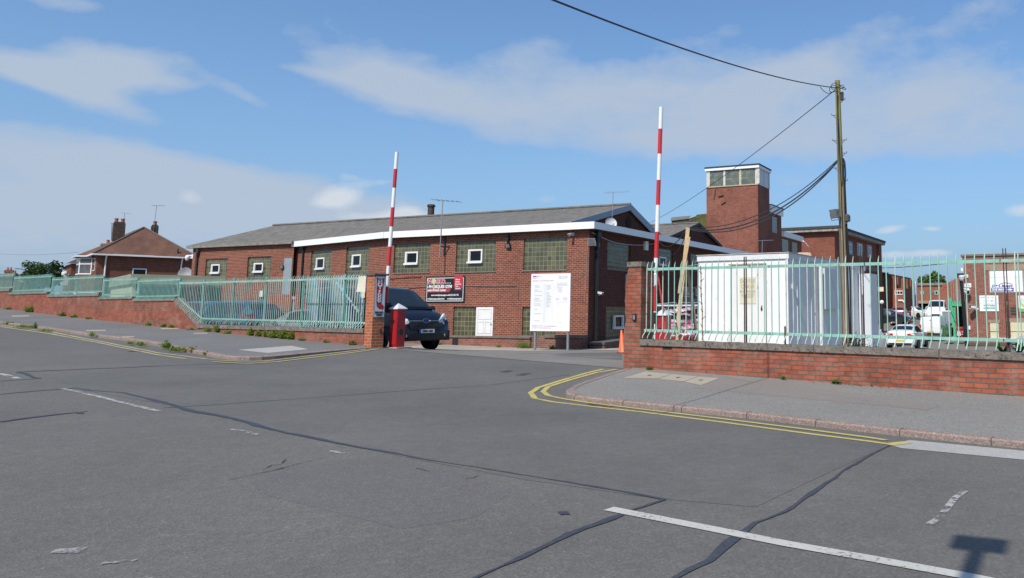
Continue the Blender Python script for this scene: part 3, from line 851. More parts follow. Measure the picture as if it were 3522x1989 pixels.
def pale_pts(x, zlo, zhi, ztop, y, bend=0.07, kick=0.10):
    """centre line of one pale: kicks out over the wall below the low rail, straight, then its tip bends inwards"""
    return [WF.p(x - 0.01, y - kick, zlo - 0.16), WF.p(x, y - kick * 0.9, zlo - 0.10), WF.p(x, y - kick * 0.35, zlo - 0.04), WF.p(x, y, zlo + 0.02), WF.p(x, y, zhi),
            WF.p(x, y + bend * 0.25, zhi + (ztop - zhi) * 0.45), WF.p(x, y + bend, ztop)]


def pale(mb, x, zlo, zhi, ztop, y, w=0.020, t=0.012, bend=0.07, kick=0.10, lean=0.0, cutlow=True):
    pts = pale_pts(x, zlo, zhi, ztop, y, bend, kick)
    if not cutlow: pts = pts[3:]
    pts = [p + WF.ex * (lean * (p.z - zlo)) for p in pts]
    n = len(pts); vs = []
    for i, p in enumerate(pts):
        k = w / 2 * (1.0 if i < n - 1 else 0.2)
        vs += [p - WF.ex * k - WF.ey * t / 2, p + WF.ex * k - WF.ey * t / 2, p + WF.ex * k + WF.ey * t / 2, p - WF.ex * k + WF.ey * t / 2]
    fs = [(0, 1, 2, 3), tuple(4 * (n - 1) + j for j in (3, 2, 1, 0))]
    for i in range(n - 1):
        for j in range(4): fs.append((4 * i + j, 4 * i + (j + 1) % 4, 4 * i + 4 + (j + 1) % 4, 4 * i + 4 + j))
    mb.add(vs, fs)


def build_right_wall():
    ct = lambda s: 0.972 - 0.0088 * s
    zf = lambda s: zb(s) - 0.3
    t = thing('street_wall', 'low orange brick street wall with mossy stone coping on the right of the gate', 'wall', WF.p(4, 0.1, zb(4)))
    mb = MB(); strip_wall(mb, frange(0.03, 16, 0.5), 0.0, 0.24, lambda s: ct(s) - 0.118, zf); mb.build('brickwork', M_BRICKW, t)
    # the knocked-out brick near the pillar: thin plate, the hole's shade put into its colour
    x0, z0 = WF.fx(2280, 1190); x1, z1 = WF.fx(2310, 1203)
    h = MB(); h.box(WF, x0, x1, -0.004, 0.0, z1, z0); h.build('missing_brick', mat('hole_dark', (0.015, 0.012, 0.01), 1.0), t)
    s0 = 0.03; k = 0
    while s0 < 16:
        L = [2.12, 1.9, 2.3, 2.4, 2.2, 2.3, 2.2, 2.3][k % 8]; s1 = min(s0 + L, 16)
        c = MB()
        strip_wall(c, frange(s0 + 0.006, s1 - 0.006, 0.12), -0.035, 0.275, lambda s: ct(s) + 0.004 * math.sin(s * 9.1) + 0.003 * math.sin(s * 23), lambda s: ct(s) - 0.118)
        c.build('coping_stone', M_COPE, t); s0 = s1; k += 1
    # pillar
    p = thing('gate_pillar', 'weathered red brick gate pillar with a chipped left edge and a small doorbell', 'pillar', WF.p(-0.2, 0.2, zb(-0.2)))
    rn = random.Random(5)
    prof = [(2144, 1267), (2145, 1200), (2143, 1165), (2146, 1140), (2149, 1118), (2153, 1105), (2152, 1090), (2149, 1072), (2151, 1050), (2149, 1035), (2152, 1010), (2151, 985), (2154, 965), (2157, 948), (2160, 930), (2163, 917)]
    L = [WF.fx(u, v) for u, v in prof]; L[0] = (L[0][0], zf(0))
    xr = 0.035; ztop = WF.fx(2200, 917)[1]
    L[-1] = (L[-1][0], ztop)
    out = [WF.p(x, 0, z) for x, z in L] + [WF.p(xr, 0, ztop), WF.p(xr, 0, zf(0))]
    mb = MB(); mb.extr(out[::-1], WF.ey * 0.46); mb.build('brickwork', M_BRICKW, p)
    cp = MB(); xl = WF.fx(2161, 910)[0]; cp.box(WF, xl - 0.02, xr + 0.015, -0.02, 0.48, ztop, ztop + 0.105); cp.build('cap_stone', M_COPE, p)
    d = tag(MB_obj_doorbell(), 'small black doorbell box on the right gate pillar', 'doorbell')
    # fence
    f = thing('palisade_fence', 'rusting turquoise steel fence of widely spaced bars on the right wall', 'fence', WF.p(4, 0.12, ct(4)))
    zl = lambda s: ct(s) + 0.19; zh = lambda s: ct(s) + 1.485; zt = lambda s: ct(s) + 1.64
    for nm, zz in (('top_rail', zh), ('bottom_rail', zl)):
        for a, b in ((0.11, 2.61), (2.63, 5.0), (5.02, 7.36), (7.38, 9.9), (9.92, 12.5), (12.52, 15)):
            if nm == 'bottom_rail' and a < 1:
                r = MB(); r.bar(WF.p(0.02, 0.12, zz(0)), WF.p(1.02, 0.12, zz(1)), 0.012, 0.058); r.build(nm, M_TEAL, f); a = 1.08
            r = MB(); r.bar(WF.p(a, 0.12, zz(a)), WF.p(b, 0.12, zz(b)), 0.012, 0.056); r.bar(WF.p(a, 0.14, zz(a) + 0.024), WF.p(b, 0.14, zz(b) + 0.024), 0.04, 0.006); r.build(nm, M_TEAL, f)
    posts = [WF.fx(2563, 1050, 0.14)[0], WF.fx(2966, 1050, 0.14)[0], WF.fx(3462, 1050, 0.14)[0], 9.95, 12.5]
    for s in posts:
        r = MB()
        r.bar(WF.p(s - 0.022, 0.15, ct(s) - 0.02), WF.p(s - 0.022, 0.15, zt(s) + 0.05), 0.028, 0.012, WF.ex)
        r.bar(WF.p(s + 0.022, 0.15, ct(s) - 0.02), WF.p(s + 0.022, 0.15, zt(s) + 0.05), 0.028, 0.012, WF.ex)
        r.bar(WF.p(s, 0.17, ct(s) - 0.02), WF.p(s, 0.17, zt(s) - 0.7), 0.008, 0.020, WF.ex)
        r.build('post', M_RUSTY, f)
    s = 0.12; i = 0
    us = [2224, 2240, 2259, 2280, 2300, 2320, 2340, 2360, 2381, 2402, 2426, 2447, 2469, 2491, 2513, 2535, 2585, 2607, 2629, 2654, 2679, 2704, 2728, 2752, 2777, 2803, 2829, 2855, 2882, 2908, 2934, 2994, 3022, 3050, 3080, 3110, 3140, 3170, 3200, 3230, 3261, 3292, 3324, 3357, 3389, 3423, 3495]
    xs = [WF.fx(u, 1000, 0.105)[0] for u in us] + frange(7.65, 14.8, 0.16)
    for x in xs:
        r = MB(); dt = rn.uniform(-0.01, 0.02)
        pale(r, x, zl(x), zh(x), zt(x) + dt, 0.105, w=0.018, bend=rn.uniform(0.03, 0.06), kick=rn.uniform(0.09, 0.13), lean=rn.uniform(-0.004, 0.006))
        r.build('pale', M_TEAL if rn.random() < 0.7 else M_TEALP, f)
    i0 = WF.fx(2702, 1150, 0.1)
    r = MB(); r.bar(WF.p(i0[0], 0.08, ct(i0[0])), WF.p(i0[0], 0.08, ct(i0[0]) + 0.34), 0.03, 0.03); r.build('stub_post', M_RUSTY, f)


def MB_obj_doorbell():
    x, z = WF.fx(2184, 1092); mb = MB(); mb.box(WF, x - 0.045, x + 0.045, -0.03, 0.0, z - 0.075, z + 0.075)
    mb.cm = 1; mb.box(WF, x - 0.026, x + 0.022, -0.036, -0.03, z - 0.045, z + 0.05)
    return mb.build('doorbell', [mat('black_plastic', (0.012, 0.012, 0.014), 0.4), mat('grey_plastic', (0.20, 0.22, 0.26), 0.35)])


def build_left_wall():
    # stepped wall: each step keeps a level coping and the ground climbs to the left
    S = lambda u, v, y=0.0: WF.fx(u, v, y)
    xp = WF.fx(1250, 1180)[0]                     # left edge of the pillar
    # low part: coping top near the pillar and near the bend
    xb, zbend = S(682, 1115)                      # right end of the sloping part
    xa, ztopb = S(603, 1032)                      # top of the slope
    zc0 = S(1245, 1131)[1]; 
    lowc = lambda s: zc0 + (S(700, 1117)[1] - zc0) * (s - xp) / (S(700, 1117)[0] - xp)
    steps = []
    for (u0, v0, u1, v1) in ((458, 1026, 603, 1030), (340, 1019, 457, 1025), (164, 1010, 339, 1017), (33, 1004, 163, 1007), (-140, 996, 32, 1002), (-420, 985, -141, 995)):
        x0, z0 = S(u0, v0); x1, z1 = S(u1, v1)
        steps.append((x0, x1, (z0 + z1) / 2))
    for i in range(len(steps) - 1):               # close gaps between steps
        steps[i + 1] = (steps[i + 1][0], steps[i][0], steps[i + 1][2])
    steps[0] = (steps[0][0], xa, steps[0][2])
    def top(s):
        if s >= xb: return lowc(s)
        if s >= xa: return lowc(xb) + (steps[0][2] - lowc(xb)) * (xb - s) / (xb - xa)
        for a, b, z in steps:
            if a <= s <= b: return z
        return steps[-1][2]
    zf = lambda s: zb(s) - 0.3
    t = thing('street_wall', 'long orange brick street wall that steps up the slope on the left of the gate', 'wall', WF.p(-20, 0.1, zb(-20)))
    mb = MB()
    strip_wall(mb, frange(xb, xp, 0.4), 0.0, 0.24, lambda s: lowc(s) - 0.115, zf)
    strip_wall(mb, frange(xa, xb, 0.1), 0.0, 0.24, lambda s: top(s) - 0.06, zf)
    for a, b, z in steps: strip_wall(mb, frange(a, b, 0.5), 0.0, 0.24, lambda s: z - 0.09, zf)
    mb.build('brickwork', M_BRICKL, t)
    s0 = xb
    while s0 < xp - 0.05:
        s1 = min(s0 + 2.1, xp)
        c = MB(); strip_wall(c, frange(s0 + 0.006, s1 - 0.006, 0.15), -0.035, 0.275, lambda s: lowc(s) + 0.006 * math.sin(s * 8), lambda s: lowc(s) - 0.115); c.build('coping_stone', M_COPE, t); s0 = s1
    c = MB(); strip_wall(c, frange(xa, xb, 0.2), -0.03, 0.27, lambda s: top(s) + 0.01, lambda s: top(s) - 0.09); c.build('coping_stone', M_COPE, t)
    for a, b, z in steps:
        c = MB(); strip_wall(c, frange(a, b, 0.4), -0.03, 0.27, lambda s: z, lambda s: z - 0.09); c.build('coping_stone', M_COPE, t)
    # pillar, with the painted board on its gate side
    p = thing('gate_pillar', 'bright orange brick gate pillar beside the van, with a dark slab cap', 'pillar', WF.p(-9.4, 0.2, zb(-9.4)))
    xr = WF.fx(1277, 1192)[0]; zt = WF.fx(1290, 947)[1]; dep = 0.36
    mb = MB(); mb.box(WF, xp + 0.02, xr, -0.004, dep, zf(xr), zt); mb.build('brickwork', M_BRICKN, p)
    cp = MB(); cp.box(WF, xp - 0.02, xr + 0.05, -0.04, dep + 0.05, zt, zt + 0.05); cp.build('cap_slab', mat('slate_slab', (0.09, 0.085, 0.08), 0.9, var=0.3, scale=8), p)
    # HOT FOOD board
    sg = thing('food_sign', 'white HOT FOOD SERVED HERE board with a red arrow on the left pillar', 'sign', WF.p(xr, dep / 2, zt - 0.6))
    y0, y1 = 0.012, dep - 0.012; zs1 = zt - 0.02; zs0 = WF.fy(1300, 1092, xr)[1]
    b = MB(); b.box(WF, xr, xr + 0.012, y0, y1, zs0, zs1); b.build('panel', mat('sign_white', (0.62, 0.62, 0.62), 0.45, var=0.04), sg)
    e = MB()
    for q in ((y0, y0 + 0.006, zs0, zs1), (y1 - 0.006, y1, zs0, zs1), (y0, y1, zs0, zs0 + 0.008), (y0, y1, zs1 - 0.008, zs1)): e.box(WF, xr + 0.003, xr + 0.015, *q)
    e.build('edging', mat('sign_edge', (0.06, 0.06, 0.06), 0.5), sg)
    Wd = y1 - y0; H = zs1 - zs0; X = xr + 0.0145
    g = lambda a, h: WF.p(X, y0 + a * Wd, zs1 - h * H)
    ar = MB(); red = mat('sign_red', (0.42, 0.022, 0.035), 0.5, var=0.05)
    ar.poly([g(.12, .035), g(.5, .075), g(.86, .035), g(.68, .50), g(.66, .655), g(.30, .655)]); ar.poly([g(.12, .035), g(.30, .655), g(.20, .655)])
    A = [(.20, .62), (.22, .70), (.32, .765), (.52, .80)]; B = [(.66, .62), (.67, .66), (.70, .69), (.76, .71)]
    for i in range(3): ar.quad(g(*A[i]), g(*B[i]), g(*B[i + 1]), g(*A[i + 1]))
    ar.poly([g(.74, .665), g(.95, .755), g(.76, .835), g(.74, .80)]); ar.poly([g(.50, .80), g(.76, .71), g(.76, .80)])
    ar.build('arrow', red, sg, recalc=False)
    wl = mat('sign_letter_white', (0.75, 0.75, 0.75), 0.5, var=0.02)
    for ch, h in zip("HOT", (.13, .205, .285)): text(ch, 0.135, WF.p(X + 0.003, y0 + Wd * 0.46, zs1 - h * H), WF.ey, (0, 0, 1), wl, sg, 'letter', 0.006, 'CENTER', sx=1.35)
    for ch, h in zip("FOOD", (.385, .46, .53, .605)): text(ch, 0.115, WF.p(X + 0.003, y0 + Wd * 0.45, zs1 - h * H), WF.ey, (0, 0, 1), wl, sg, 'letter', 0.005, 'CENTER', sx=1.1)
    bk = mat('sign_letter_black', (0.015, 0.015, 0.02), 0.5, var=0.02)
    text("SERVED", 0.078, WF.p(X + 0.002, y0 + Wd * 0.5, zs1 - .885 * H), WF.ey, (0, 0, 1), bk, sg, 'lettering', 0.003, 'CENTER')
    text("HERE", 0.078, WF.p(X + 0.002, y0 + Wd * 0.5, zs1 - .945 * H), WF.ey, (0, 0, 1), bk, sg, 'lettering', 0.003, 'CENTER')
    lk = MB(); lk.box(WF, xr, xr + 0.05, 0.22, 0.27, zb(-9.2) + 0.36, zb(-9.2) + 0.47); lk.build('gate_lug', M_RUSTY, p)
    # old pale notice tied to the end of the fence
    x0, z0 = WF.fx(1232, 951, 0.05); x1, z1 = WF.fx(1258, 1004, 0.05)
    n = thing('notice_board', 'blank weathered cream notice board tied to the fence beside the left pillar', 'notice', WF.p(x0, 0.05, z1))
    nb = MB(); nb.poly([WF.p(x0 + 0.03, 0.05, z0), WF.p(x1 - 0.02, 0.05, z0), WF.p(x1 - 0.03, 0.05, z1), WF.p(x0 - 0.05, 0.05, z1)]); nb.extr([WF.p(x0 + 0.03, 0.06, z0), WF.p(x1 - 0.02, 0.06, z0), WF.p(x1 - 0.03, 0.06, z1), WF.p(x0 - 0.05, 0.06, z1)], WF.ey * 0.01)
    nb.build('board', mat('cream_board', (0.62, 0.58, 0.46), 0.7, var=0.08), n)
    x2, z2 = WF.fx(1244, 1004, 0.05); x3, z3 = WF.fx(1255, 1025, 0.05)
    nb = MB(); nb.box(WF, x2, x3, 0.04, 0.05, z3, z2); nb.build('paper', mat('cream_paper', (0.55, 0.50, 0.40), 0.8, var=0.2, scale=12), n)

    rn = random.Random(9)
    # lower fence, following the slope down
    f = thing('palisade_fence', 'long turquoise steel fence of close curved bars beside the left pillar', 'fence', WF.p(-14, 0.12, lowc(-14)))
    Y = 0.10
    xl = WF.fx(615, 985, Y)[0]
    zl_ = lambda s: (WF.fx(1240, 1111, Y)[1] + (WF.fx(700, 1096, Y)[1] - WF.fx(1240, 1111, Y)[1]) * (s - xp) / (WF.fx(700, 1096, Y)[0] - xp))
    xs0, zs0_ = WF.fx(694, 1096, Y); xs1, zs1_ = WF.fx(614, 1026, Y)
    zl = lambda s: zl_(s) if s >= xs0 else zl_(xs0) + (zs1_ - zl_(xs0)) * (xs0 - s) / (xs0 - xs1)
    zhA = WF.fx(1225, 958, Y)[1]; xA = WF.fx(1225, 958, Y)[0]; zhB = WF.fx(620, 975, Y)[1]; xB = WF.fx(620, 975, Y)[0]
    zh = lambda s: zhB + (zhA - zhB) * (s - xB) / (xA - xB)
    r = MB(); r.bar(WF.p(xl, Y, zh(xl)), WF.p(xp, Y, zh(xp)), 0.012, 0.055); r.build('top_rail', M_TEAL, f)
    r = MB(); r.bar(WF.p(xs0, Y, zl(xs0)), WF.p(xp, Y, zl(xp)), 0.012, 0.05); r.bar(WF.p(xs0, Y, zl(xs0)), WF.p(xs1, Y, zl(xs1)), 0.012, 0.055); r.build('bottom_rail', M_TEAL, f)
    for u in (698, 803, 913, 1041, 1184):
        s = WF.fx(u, 1040, 0.16)[0]; r = MB(); r.bar(WF.p(s, 0.16, lowc(s) - 0.05), WF.p(s, 0.16, zh(s) + 0.14), 0.05, 0.07, WF.ex); r.build('post', M_TEALD, f)
    s = WF.fx(613, 1000, 0.16)[0]; r = MB(); r.bar(WF.p(s, 0.16, top(s) - 0.05), WF.p(s, 0.16, zh(s) + 0.05), 0.05, 0.07, WF.ex); r.build('post', M_TEALD, f)
    n = 100
    for i in range(n):
        s = xl + (xp - 0.04 - xl) * (i + 0.5) / n
        r = MB(); pale(r, s, zl(s), zh(s), zh(s) + 0.135 + rn.uniform(-0.01, 0.01), Y - 0.012, w=0.018, t=0.010, bend=rn.uniform(0.06, 0.10), kick=rn.uniform(0.11, 0.15), lean=rn.uniform(-0.003, 0.003)); r.build('pale', M_TEALP if rn.random() < 0.6 else M_TEAL, f)
    # stepped fence panels up the slope
    lab = ['turquoise fence panel on the first wall step, before the cream cabin', 'turquoise fence panel on the second wall step, in front of the hipped-roof house', 'turquoise fence panel on the third wall step, below the bay window',
           'turquoise fence panel on the fourth wall step, below the dark tree', 'turquoise fence panel on the wall step at the far left of the photo', 'turquoise fence panel on the highest wall step, beyond the left edge']
    for k, (a, b, z) in enumerate(steps[:5]):
        f = thing('fence_panel', lab[k], 'fence', WF.p((a + b) / 2, 0.12, z), 'fence panels stepping up the street wall')
        zb0, zt0 = z + 0.10, z + 0.66
        for nm, zz in (('top_rail', zt0), ('bottom_rail', zb0)):
            r = MB(); r.bar(WF.p(a + 0.02, Y, zz), WF.p(b - 0.02, Y, zz), 0.012, 0.05); r.build(nm, M_TEAL, f)
        m = max(1, int((b - a) / 2.4))
        for j in range(m + 1):
            s = a + 0.05 + (b - a - 0.1) * j / m; r = MB(); r.bar(WF.p(s, 0.15, z - 0.02), WF.p(s, 0.15, zt0 + 0.05), 0.045, 0.06, WF.ex); r.build('post', M_TEALD, f)
        n = min(98, int((b - a) / 0.095))
        for i in range(n):
            s = a + 0.06 + (b - a - 0.12) * (i + 0.5) / n
            r = MB(); pale(r, s, zb0, zt0, zt0 + 0.11 + rn.uniform(-0.006, 0.006), Y - 0.012, w=0.020, t=0.012, bend=0.04, kick=0.12); r.build('pale', M_TEAL, f)


build_right_wall()
build_left_wall()


# ------------------------------------------------------------------ barriers
M_RED = mat('barrier_red', (0.33, 0.012, 0.018), 0.45, var=0.12, scale=3, spots=[((0.20, 0.01, 0.012), 8, 0.62)], coat=0.2)
M_REDB = mat('arm_red', (0.50, 0.020, 0.022), 0.4, var=0.06, spots=[((0.72, 0.70, 0.68), 14, 0.70)])
M_WHB = mat('arm_white', (0.72, 0.72, 0.71), 0.4, var=0.04, spots=[((0.10, 0.05, 0.04), 9, 0.74)])
M_CAPW = mat('cap_white', (0.55, 0.56, 0.58), 0.5, var=0.06)
M_BLACK = mat('black_metal', (0.014, 0.014, 0.016), 0.5, var=0.2)


def barrier(label, Y, u0, u1, v_cap, v_top, base_z, arm_pts, cuts, arm_r, side, door_u):
    """cabinet with a hipped cap and a raised striped arm"""
    zc = at((u0 + u1) / 2, v_cap, Y).z; xa, xb = xat(u0, Y, 1120), xat(u1, Y, 1120); xm = (xa + xb) / 2; w = xb - xa
    fr = Fr((xm, Y + w * 0.5), math.radians(-26))
    t = thing('gate_barrier', label, 'barrier', (xm, Y + w * 0.5, base_z), 'raised gate barriers')
    h = w * 0.5 / 1.28
    mb = MB(); mb.box(fr, -h, h, -h, h, base_z, zc); mb.build('cabinet', M_RED, t)
    cp = MB(); q = h + 0.035
    A = [fr.p(-q, -q, zc), fr.p(q, -q, zc), fr.p(q, q, zc), fr.p(-q, q, zc)]; B = [p + Vector((0, 0, 0.02)) for p in A]
    ap = fr.p(0, 0, zc + 0.17)
    cp.add(A + B + [ap], [(3, 2, 1, 0), (0, 1, 5, 4), (1, 2, 6, 5), (2, 3, 7, 6), (3, 0, 4, 7), (4, 5, 8), (5, 6, 8), (6, 7, 8), (7, 4, 8)]); cp.build('cap', M_CAPW, t)
    dr = MB(); dr.box(fr, -h * 0.86, h * 0.86, -h - 0.012, -h, base_z + 0.1, zc - 0.05); d = dr.build('door', M_RED, t)
    hd = MB(); hd.box(fr, -h * 0.25, h * 0.2, -h - 0.05, -h - 0.012, zc - 0.36, zc - 0.30); hd.build('handle', M_BLACK, d)
    ft = MB(); ft.box(fr, -h - 0.12, h + 0.16, -h - 0.12, h + 0.12, base_z - 0.1, base_z + 0.035); ft.build('plinth', M_CONC, t)
    # arm
    a = at(*arm_pts[0], Y + side[1]); b = at(*arm_pts[1], Y + side[1]); d = (b - a).normalized()
    arm = thing_child('arm', t)
    pts = [at(a_u(arm_pts, v), v, Y + side[1]) for v in cuts]
    red = False
    for i in range(len(pts) - 1):
        mb = MB(); mb.tube([pts[i], pts[i + 1]], arm_r, 14); mb.build('red_band' if i % 2 else 'white_band', M_REDB if i % 2 else M_WHB, arm, smooth=50)
    mb = MB(); p = pts[-1]; mb.box(Fr((p.x, p.y), fr.ang), -0.11, 0.11, -0.1, 0.1, p.z - 0.16, p.z + 0.12); mb.bar(p, fr.p(0, h, p.z), 0.10, 0.12); mb.build('arm_mount', M_BLACK, t)
    return t, fr, zc, pts


def a_u(ap, v):
    (u0, v0), (u1, v1) = ap; return u0 + (u1 - u0) * (v - v0) / (v1 - v0)


def thing_child(name, parent):
    o = bpy.data.objects.new(name, None); COL.objects.link(o); o.parent = parent; o.empty_display_size = 0.1
    return o


def build_barriers():
    z1 = ground(xat(1358, 22.5), 22.5)
    t, fr, zc, pts = barrier('dark red barrier cabinet with raised red and white arm beside the van', 22.45, 1336, 1381, 1064, 1054, z1, ((1326, 1057), (1365, 524)),
                             [524, 582, 647, 714, 780, 849, 915, 987, 1057], 0.051, (0, 0.3), 0)
    bx = MB(); bx.box(fr, 0.24, 0.31, -0.20, -0.08, zc - 0.72, zc - 0.55); bx.build('lock_box', M_BLACK, t)
    z2 = ground(xat(2280, 19.8), 19.8)
    t, fr, zc, pts = barrier('bright red barrier cabinet with raised red and white arm beside the right pillar', 19.7, 2254, 2306, 1086, 1070, z2, ((2250, 1092), (2274, 369)),
                             [369, 444, 530, 620, 706, 798, 888, 980, 1071, 1092], 0.0535, (0, 0.15), 0)
    # white sleeve at the foot of the right arm
    c = at(2249, 955, 19.7); s = MB(); s.tube([at(2247, 985, 19.85), at(2250, 944, 19.85)], 0.072, 14); s.build('sleeve', M_WHB, t, smooth=50)


build_barriers()

# ------------------------------------------------------------------ the gym
def gym_stain(nt, c, g, uv):
    n = nd(nt, 'ShaderNodeTexNoise', ins={'Scale': 3.2, 'Detail': 5.0, 'Roughness': 0.7}); nt.links.new(g.outputs['Position'], n.inputs['Vector'])
    return mixc(nt, mth(nt, 'MULTIPLY', ramp(nt, n.outputs[0], [(0.60, 0.0), (0.70, 1.0)]), 0.35), c, (0.10, 0.07, 0.06))


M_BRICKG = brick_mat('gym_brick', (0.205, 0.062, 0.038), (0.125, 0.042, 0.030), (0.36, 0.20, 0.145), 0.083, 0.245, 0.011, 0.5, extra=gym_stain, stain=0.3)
M_BRICKD = brick_mat('shaded_side_brick', (0.115, 0.034, 0.023), (0.075, 0.026, 0.020), (0.13, 0.075, 0.058), 0.083, 0.245, 0.010, 0.5, stain=0.4)  # gym brick darkened: shade of side wall and gable put into its colour
M_BRICKP = brick_mat('plinth_brick', (0.25, 0.085, 0.06), (0.18, 0.065, 0.05), (0.22, 0.17, 0.14), 0.083, 0.237, 0.012, 0.6, stain=0.6, pale=0.8)
M_BRICKF = brick_mat('factory_brick', (0.235, 0.068, 0.042), (0.175, 0.052, 0.035), (0.27, 0.145, 0.105), 0.083, 0.245, 0.010, 0.3, stain=0.35)
M_BRICKO = brick_mat('far_brick', (0.30, 0.095, 0.05), (0.24, 0.075, 0.042), (0.28, 0.16, 0.11), 0.083, 0.245, 0.009, 0.2, stain=0.3)
M_BRICKU = brick_mat('unit_brick', (0.235, 0.068, 0.042), (0.15, 0.045, 0.035), (0.33, 0.22, 0.17), 0.083, 0.245, 0.012, 0.3, stain=0.4)
M_BLOCK = block_mat('glass_blocks', (0.060, 0.062, 0.042), (0.125, 0.122, 0.075), (0.215, 0.20, 0.125))
M_BLOCKT = block_mat('tower_blocks', (0.10, 0.115, 0.10), (0.20, 0.22, 0.19), (0.085, 0.10, 0.085), rough=0.2)
M_FASC = mat('white_fascia', (0.78, 0.78, 0.78), 0.4, var=0.03)
M_FASCG = mat('grey_fascia', (0.26, 0.30, 0.36), 0.45, var=0.05)
M_UPVC = mat('white_frame', (0.70, 0.69, 0.67), 0.4, var=0.05)
M_GLASS = glass_mat()
M_DARKIN = mat('dark_room', (0.012, 0.012, 0.014), 0.9)
M_PIPE = mat('black_pipe', (0.010, 0.012, 0.016), 0.45, var=0.2)
M_GALV = mat('galvanised', (0.30, 0.31, 0.32), 0.45, 0.5, var=0.12, scale=8)
M_CAMW = mat('camera_white', (0.72, 0.72, 0.73), 0.35, var=0.03)


def roof_mat(name, col, corr=0.146):
    m, nt, b = new_mat(name)
    g = nd(nt, 'ShaderNodeNewGeometry'); P = g.outputs['Position']; uv = nd(nt, 'ShaderNodeUVMap')
    n = nd(nt, 'ShaderNodeTexNoise', ins={'Scale': 2.4, 'Detail': 8.0, 'Roughness': 0.72}); nt.links.new(P, n.inputs['Vector'])
    n2 = nd(nt, 'ShaderNodeTexNoise', ins={'Scale': 16.0, 'Detail': 4.0, 'Roughness': 0.7}); nt.links.new(P, n2.inputs['Vector'])
    k = lambda f: tuple(c * f for c in col)
    c = mixc(nt, ramp(nt, n.outputs[0], [(0.35, 0.0), (0.65, 1.0)]), k(0.72), k(1.22))
    c = mixc(nt, mth(nt, 'MULTIPLY', ramp(nt, n2.outputs[0], [(0.62, 0.0), (0.70, 1.0)]), 0.8), c, k(2.0))
    c = mixc(nt, mth(nt, 'MULTIPLY', ramp(nt, n2.outputs[0], [(0.30, 1.0), (0.38, 0.0)]), 0.7), c, k(0.4))
    nt.links.new(c, b.inputs['Base Color']); b.inputs['Roughness'].default_value = 0.95; b.inputs['Specular IOR Level'].default_value = 0.2
    sx = nd(nt, 'ShaderNodeSeparateXYZ'); nt.links.new(uv.outputs[0], sx.inputs[0])
    h = mth(nt, 'SINE', mth(nt, 'MULTIPLY', sx.outputs[0], 2 * math.pi / corr))
    h = mth(nt, 'ADD', h, mth(nt, 'MULTIPLY', n2.outputs[0], 1.5))
    bp = nd(nt, 'ShaderNodeBump', ins={'Strength': 0.7, 'Distance': 0.03}); nt.links.new(h, bp.inputs['Height']); nt.links.new(bp.outputs[0], b.inputs['Normal'])
    return m


M_ROOF = roof_mat('cement_sheet', (0.165, 0.155, 0.142))

GA = math.atan2(-0.3876, 0.9218)
C0 = at(2024, 1000, 34.0)
GF = Fr((C0.x, C0.y), GA)                       # front of the gym: x right, y back
x1 = GF.fx(1337, 815)[0]
C1 = GF.p(x1, 0, 0); MF = Fr((C1.x, C1.y), GA - math.radians(13.7))
x2 = MF.fx(1010, 846)[0]
C2 = MF.p(x2, 0, 0)
_c = at(1012, 846, 43.35); LF = Fr((_c.x, _c.y), GA)
xL = LF.fx(664, 860)[0]


def vent(t, fr, axis, u0, v0, u1, v1, off=0.06, proud=0.03):
    """a small white casement set in the glass blocks, standing open a little"""
    f = fr.fx if axis == 'x' else fr.fy
    (a0, za), (a1, zb_) = f(u0, v0, off), f(u1, v1, off)
    a0, a1 = min(a0, a1), max(a0, a1); z0, z1 = min(za, zb_), max(za, zb_)
    B = (lambda mb, p0, p1, q0, q1, r0, r1: mb.box(fr, p0, p1, q0, q1, r0, r1)) if axis == 'x' else (lambda mb, p0, p1, q0, q1, r0, r1: mb.box(fr, 0 - q1 if False else -q1 + 0, -q0, p0, p1, r0, r1))
    w = 0.075 * min(1, (a1 - a0) / 0.5)
    def bx(mb, p0, p1, q0, q1, r0, r1):
        if axis == 'x': mb.box(fr, p0, p1, q0, q1, r0, r1)
        else: mb.box(fr, -q1, -q0, p0, p1, r0, r1)
    fm = MB()
    bx(fm, a0, a0 + w, off - proud - 0.02, off, z0, z1); bx(fm, a1 - w, a1, off - proud - 0.02, off, z0, z1); bx(fm, a0 + w, a1 - w, off - proud - 0.02, off, z1 - w, z1)
    bx(fm, a0 - 0.04, a1 + 0.02, off - proud - 0.07, off, z0 - 0.02, z0 + w * 0.8)
    fo = fm.build('casement', M_UPVC, t)
    gl = MB(); bx(gl, a0 + w, a1 - w, off - 0.012, off - 0.004, z0 + w * 0.8, z1 - w); gl.build('pane', M_GLASS, fo)
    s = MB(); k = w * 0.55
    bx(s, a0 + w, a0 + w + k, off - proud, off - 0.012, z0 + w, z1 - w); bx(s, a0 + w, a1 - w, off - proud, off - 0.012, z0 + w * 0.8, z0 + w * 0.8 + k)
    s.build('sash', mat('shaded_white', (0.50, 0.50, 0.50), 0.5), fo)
    return fo


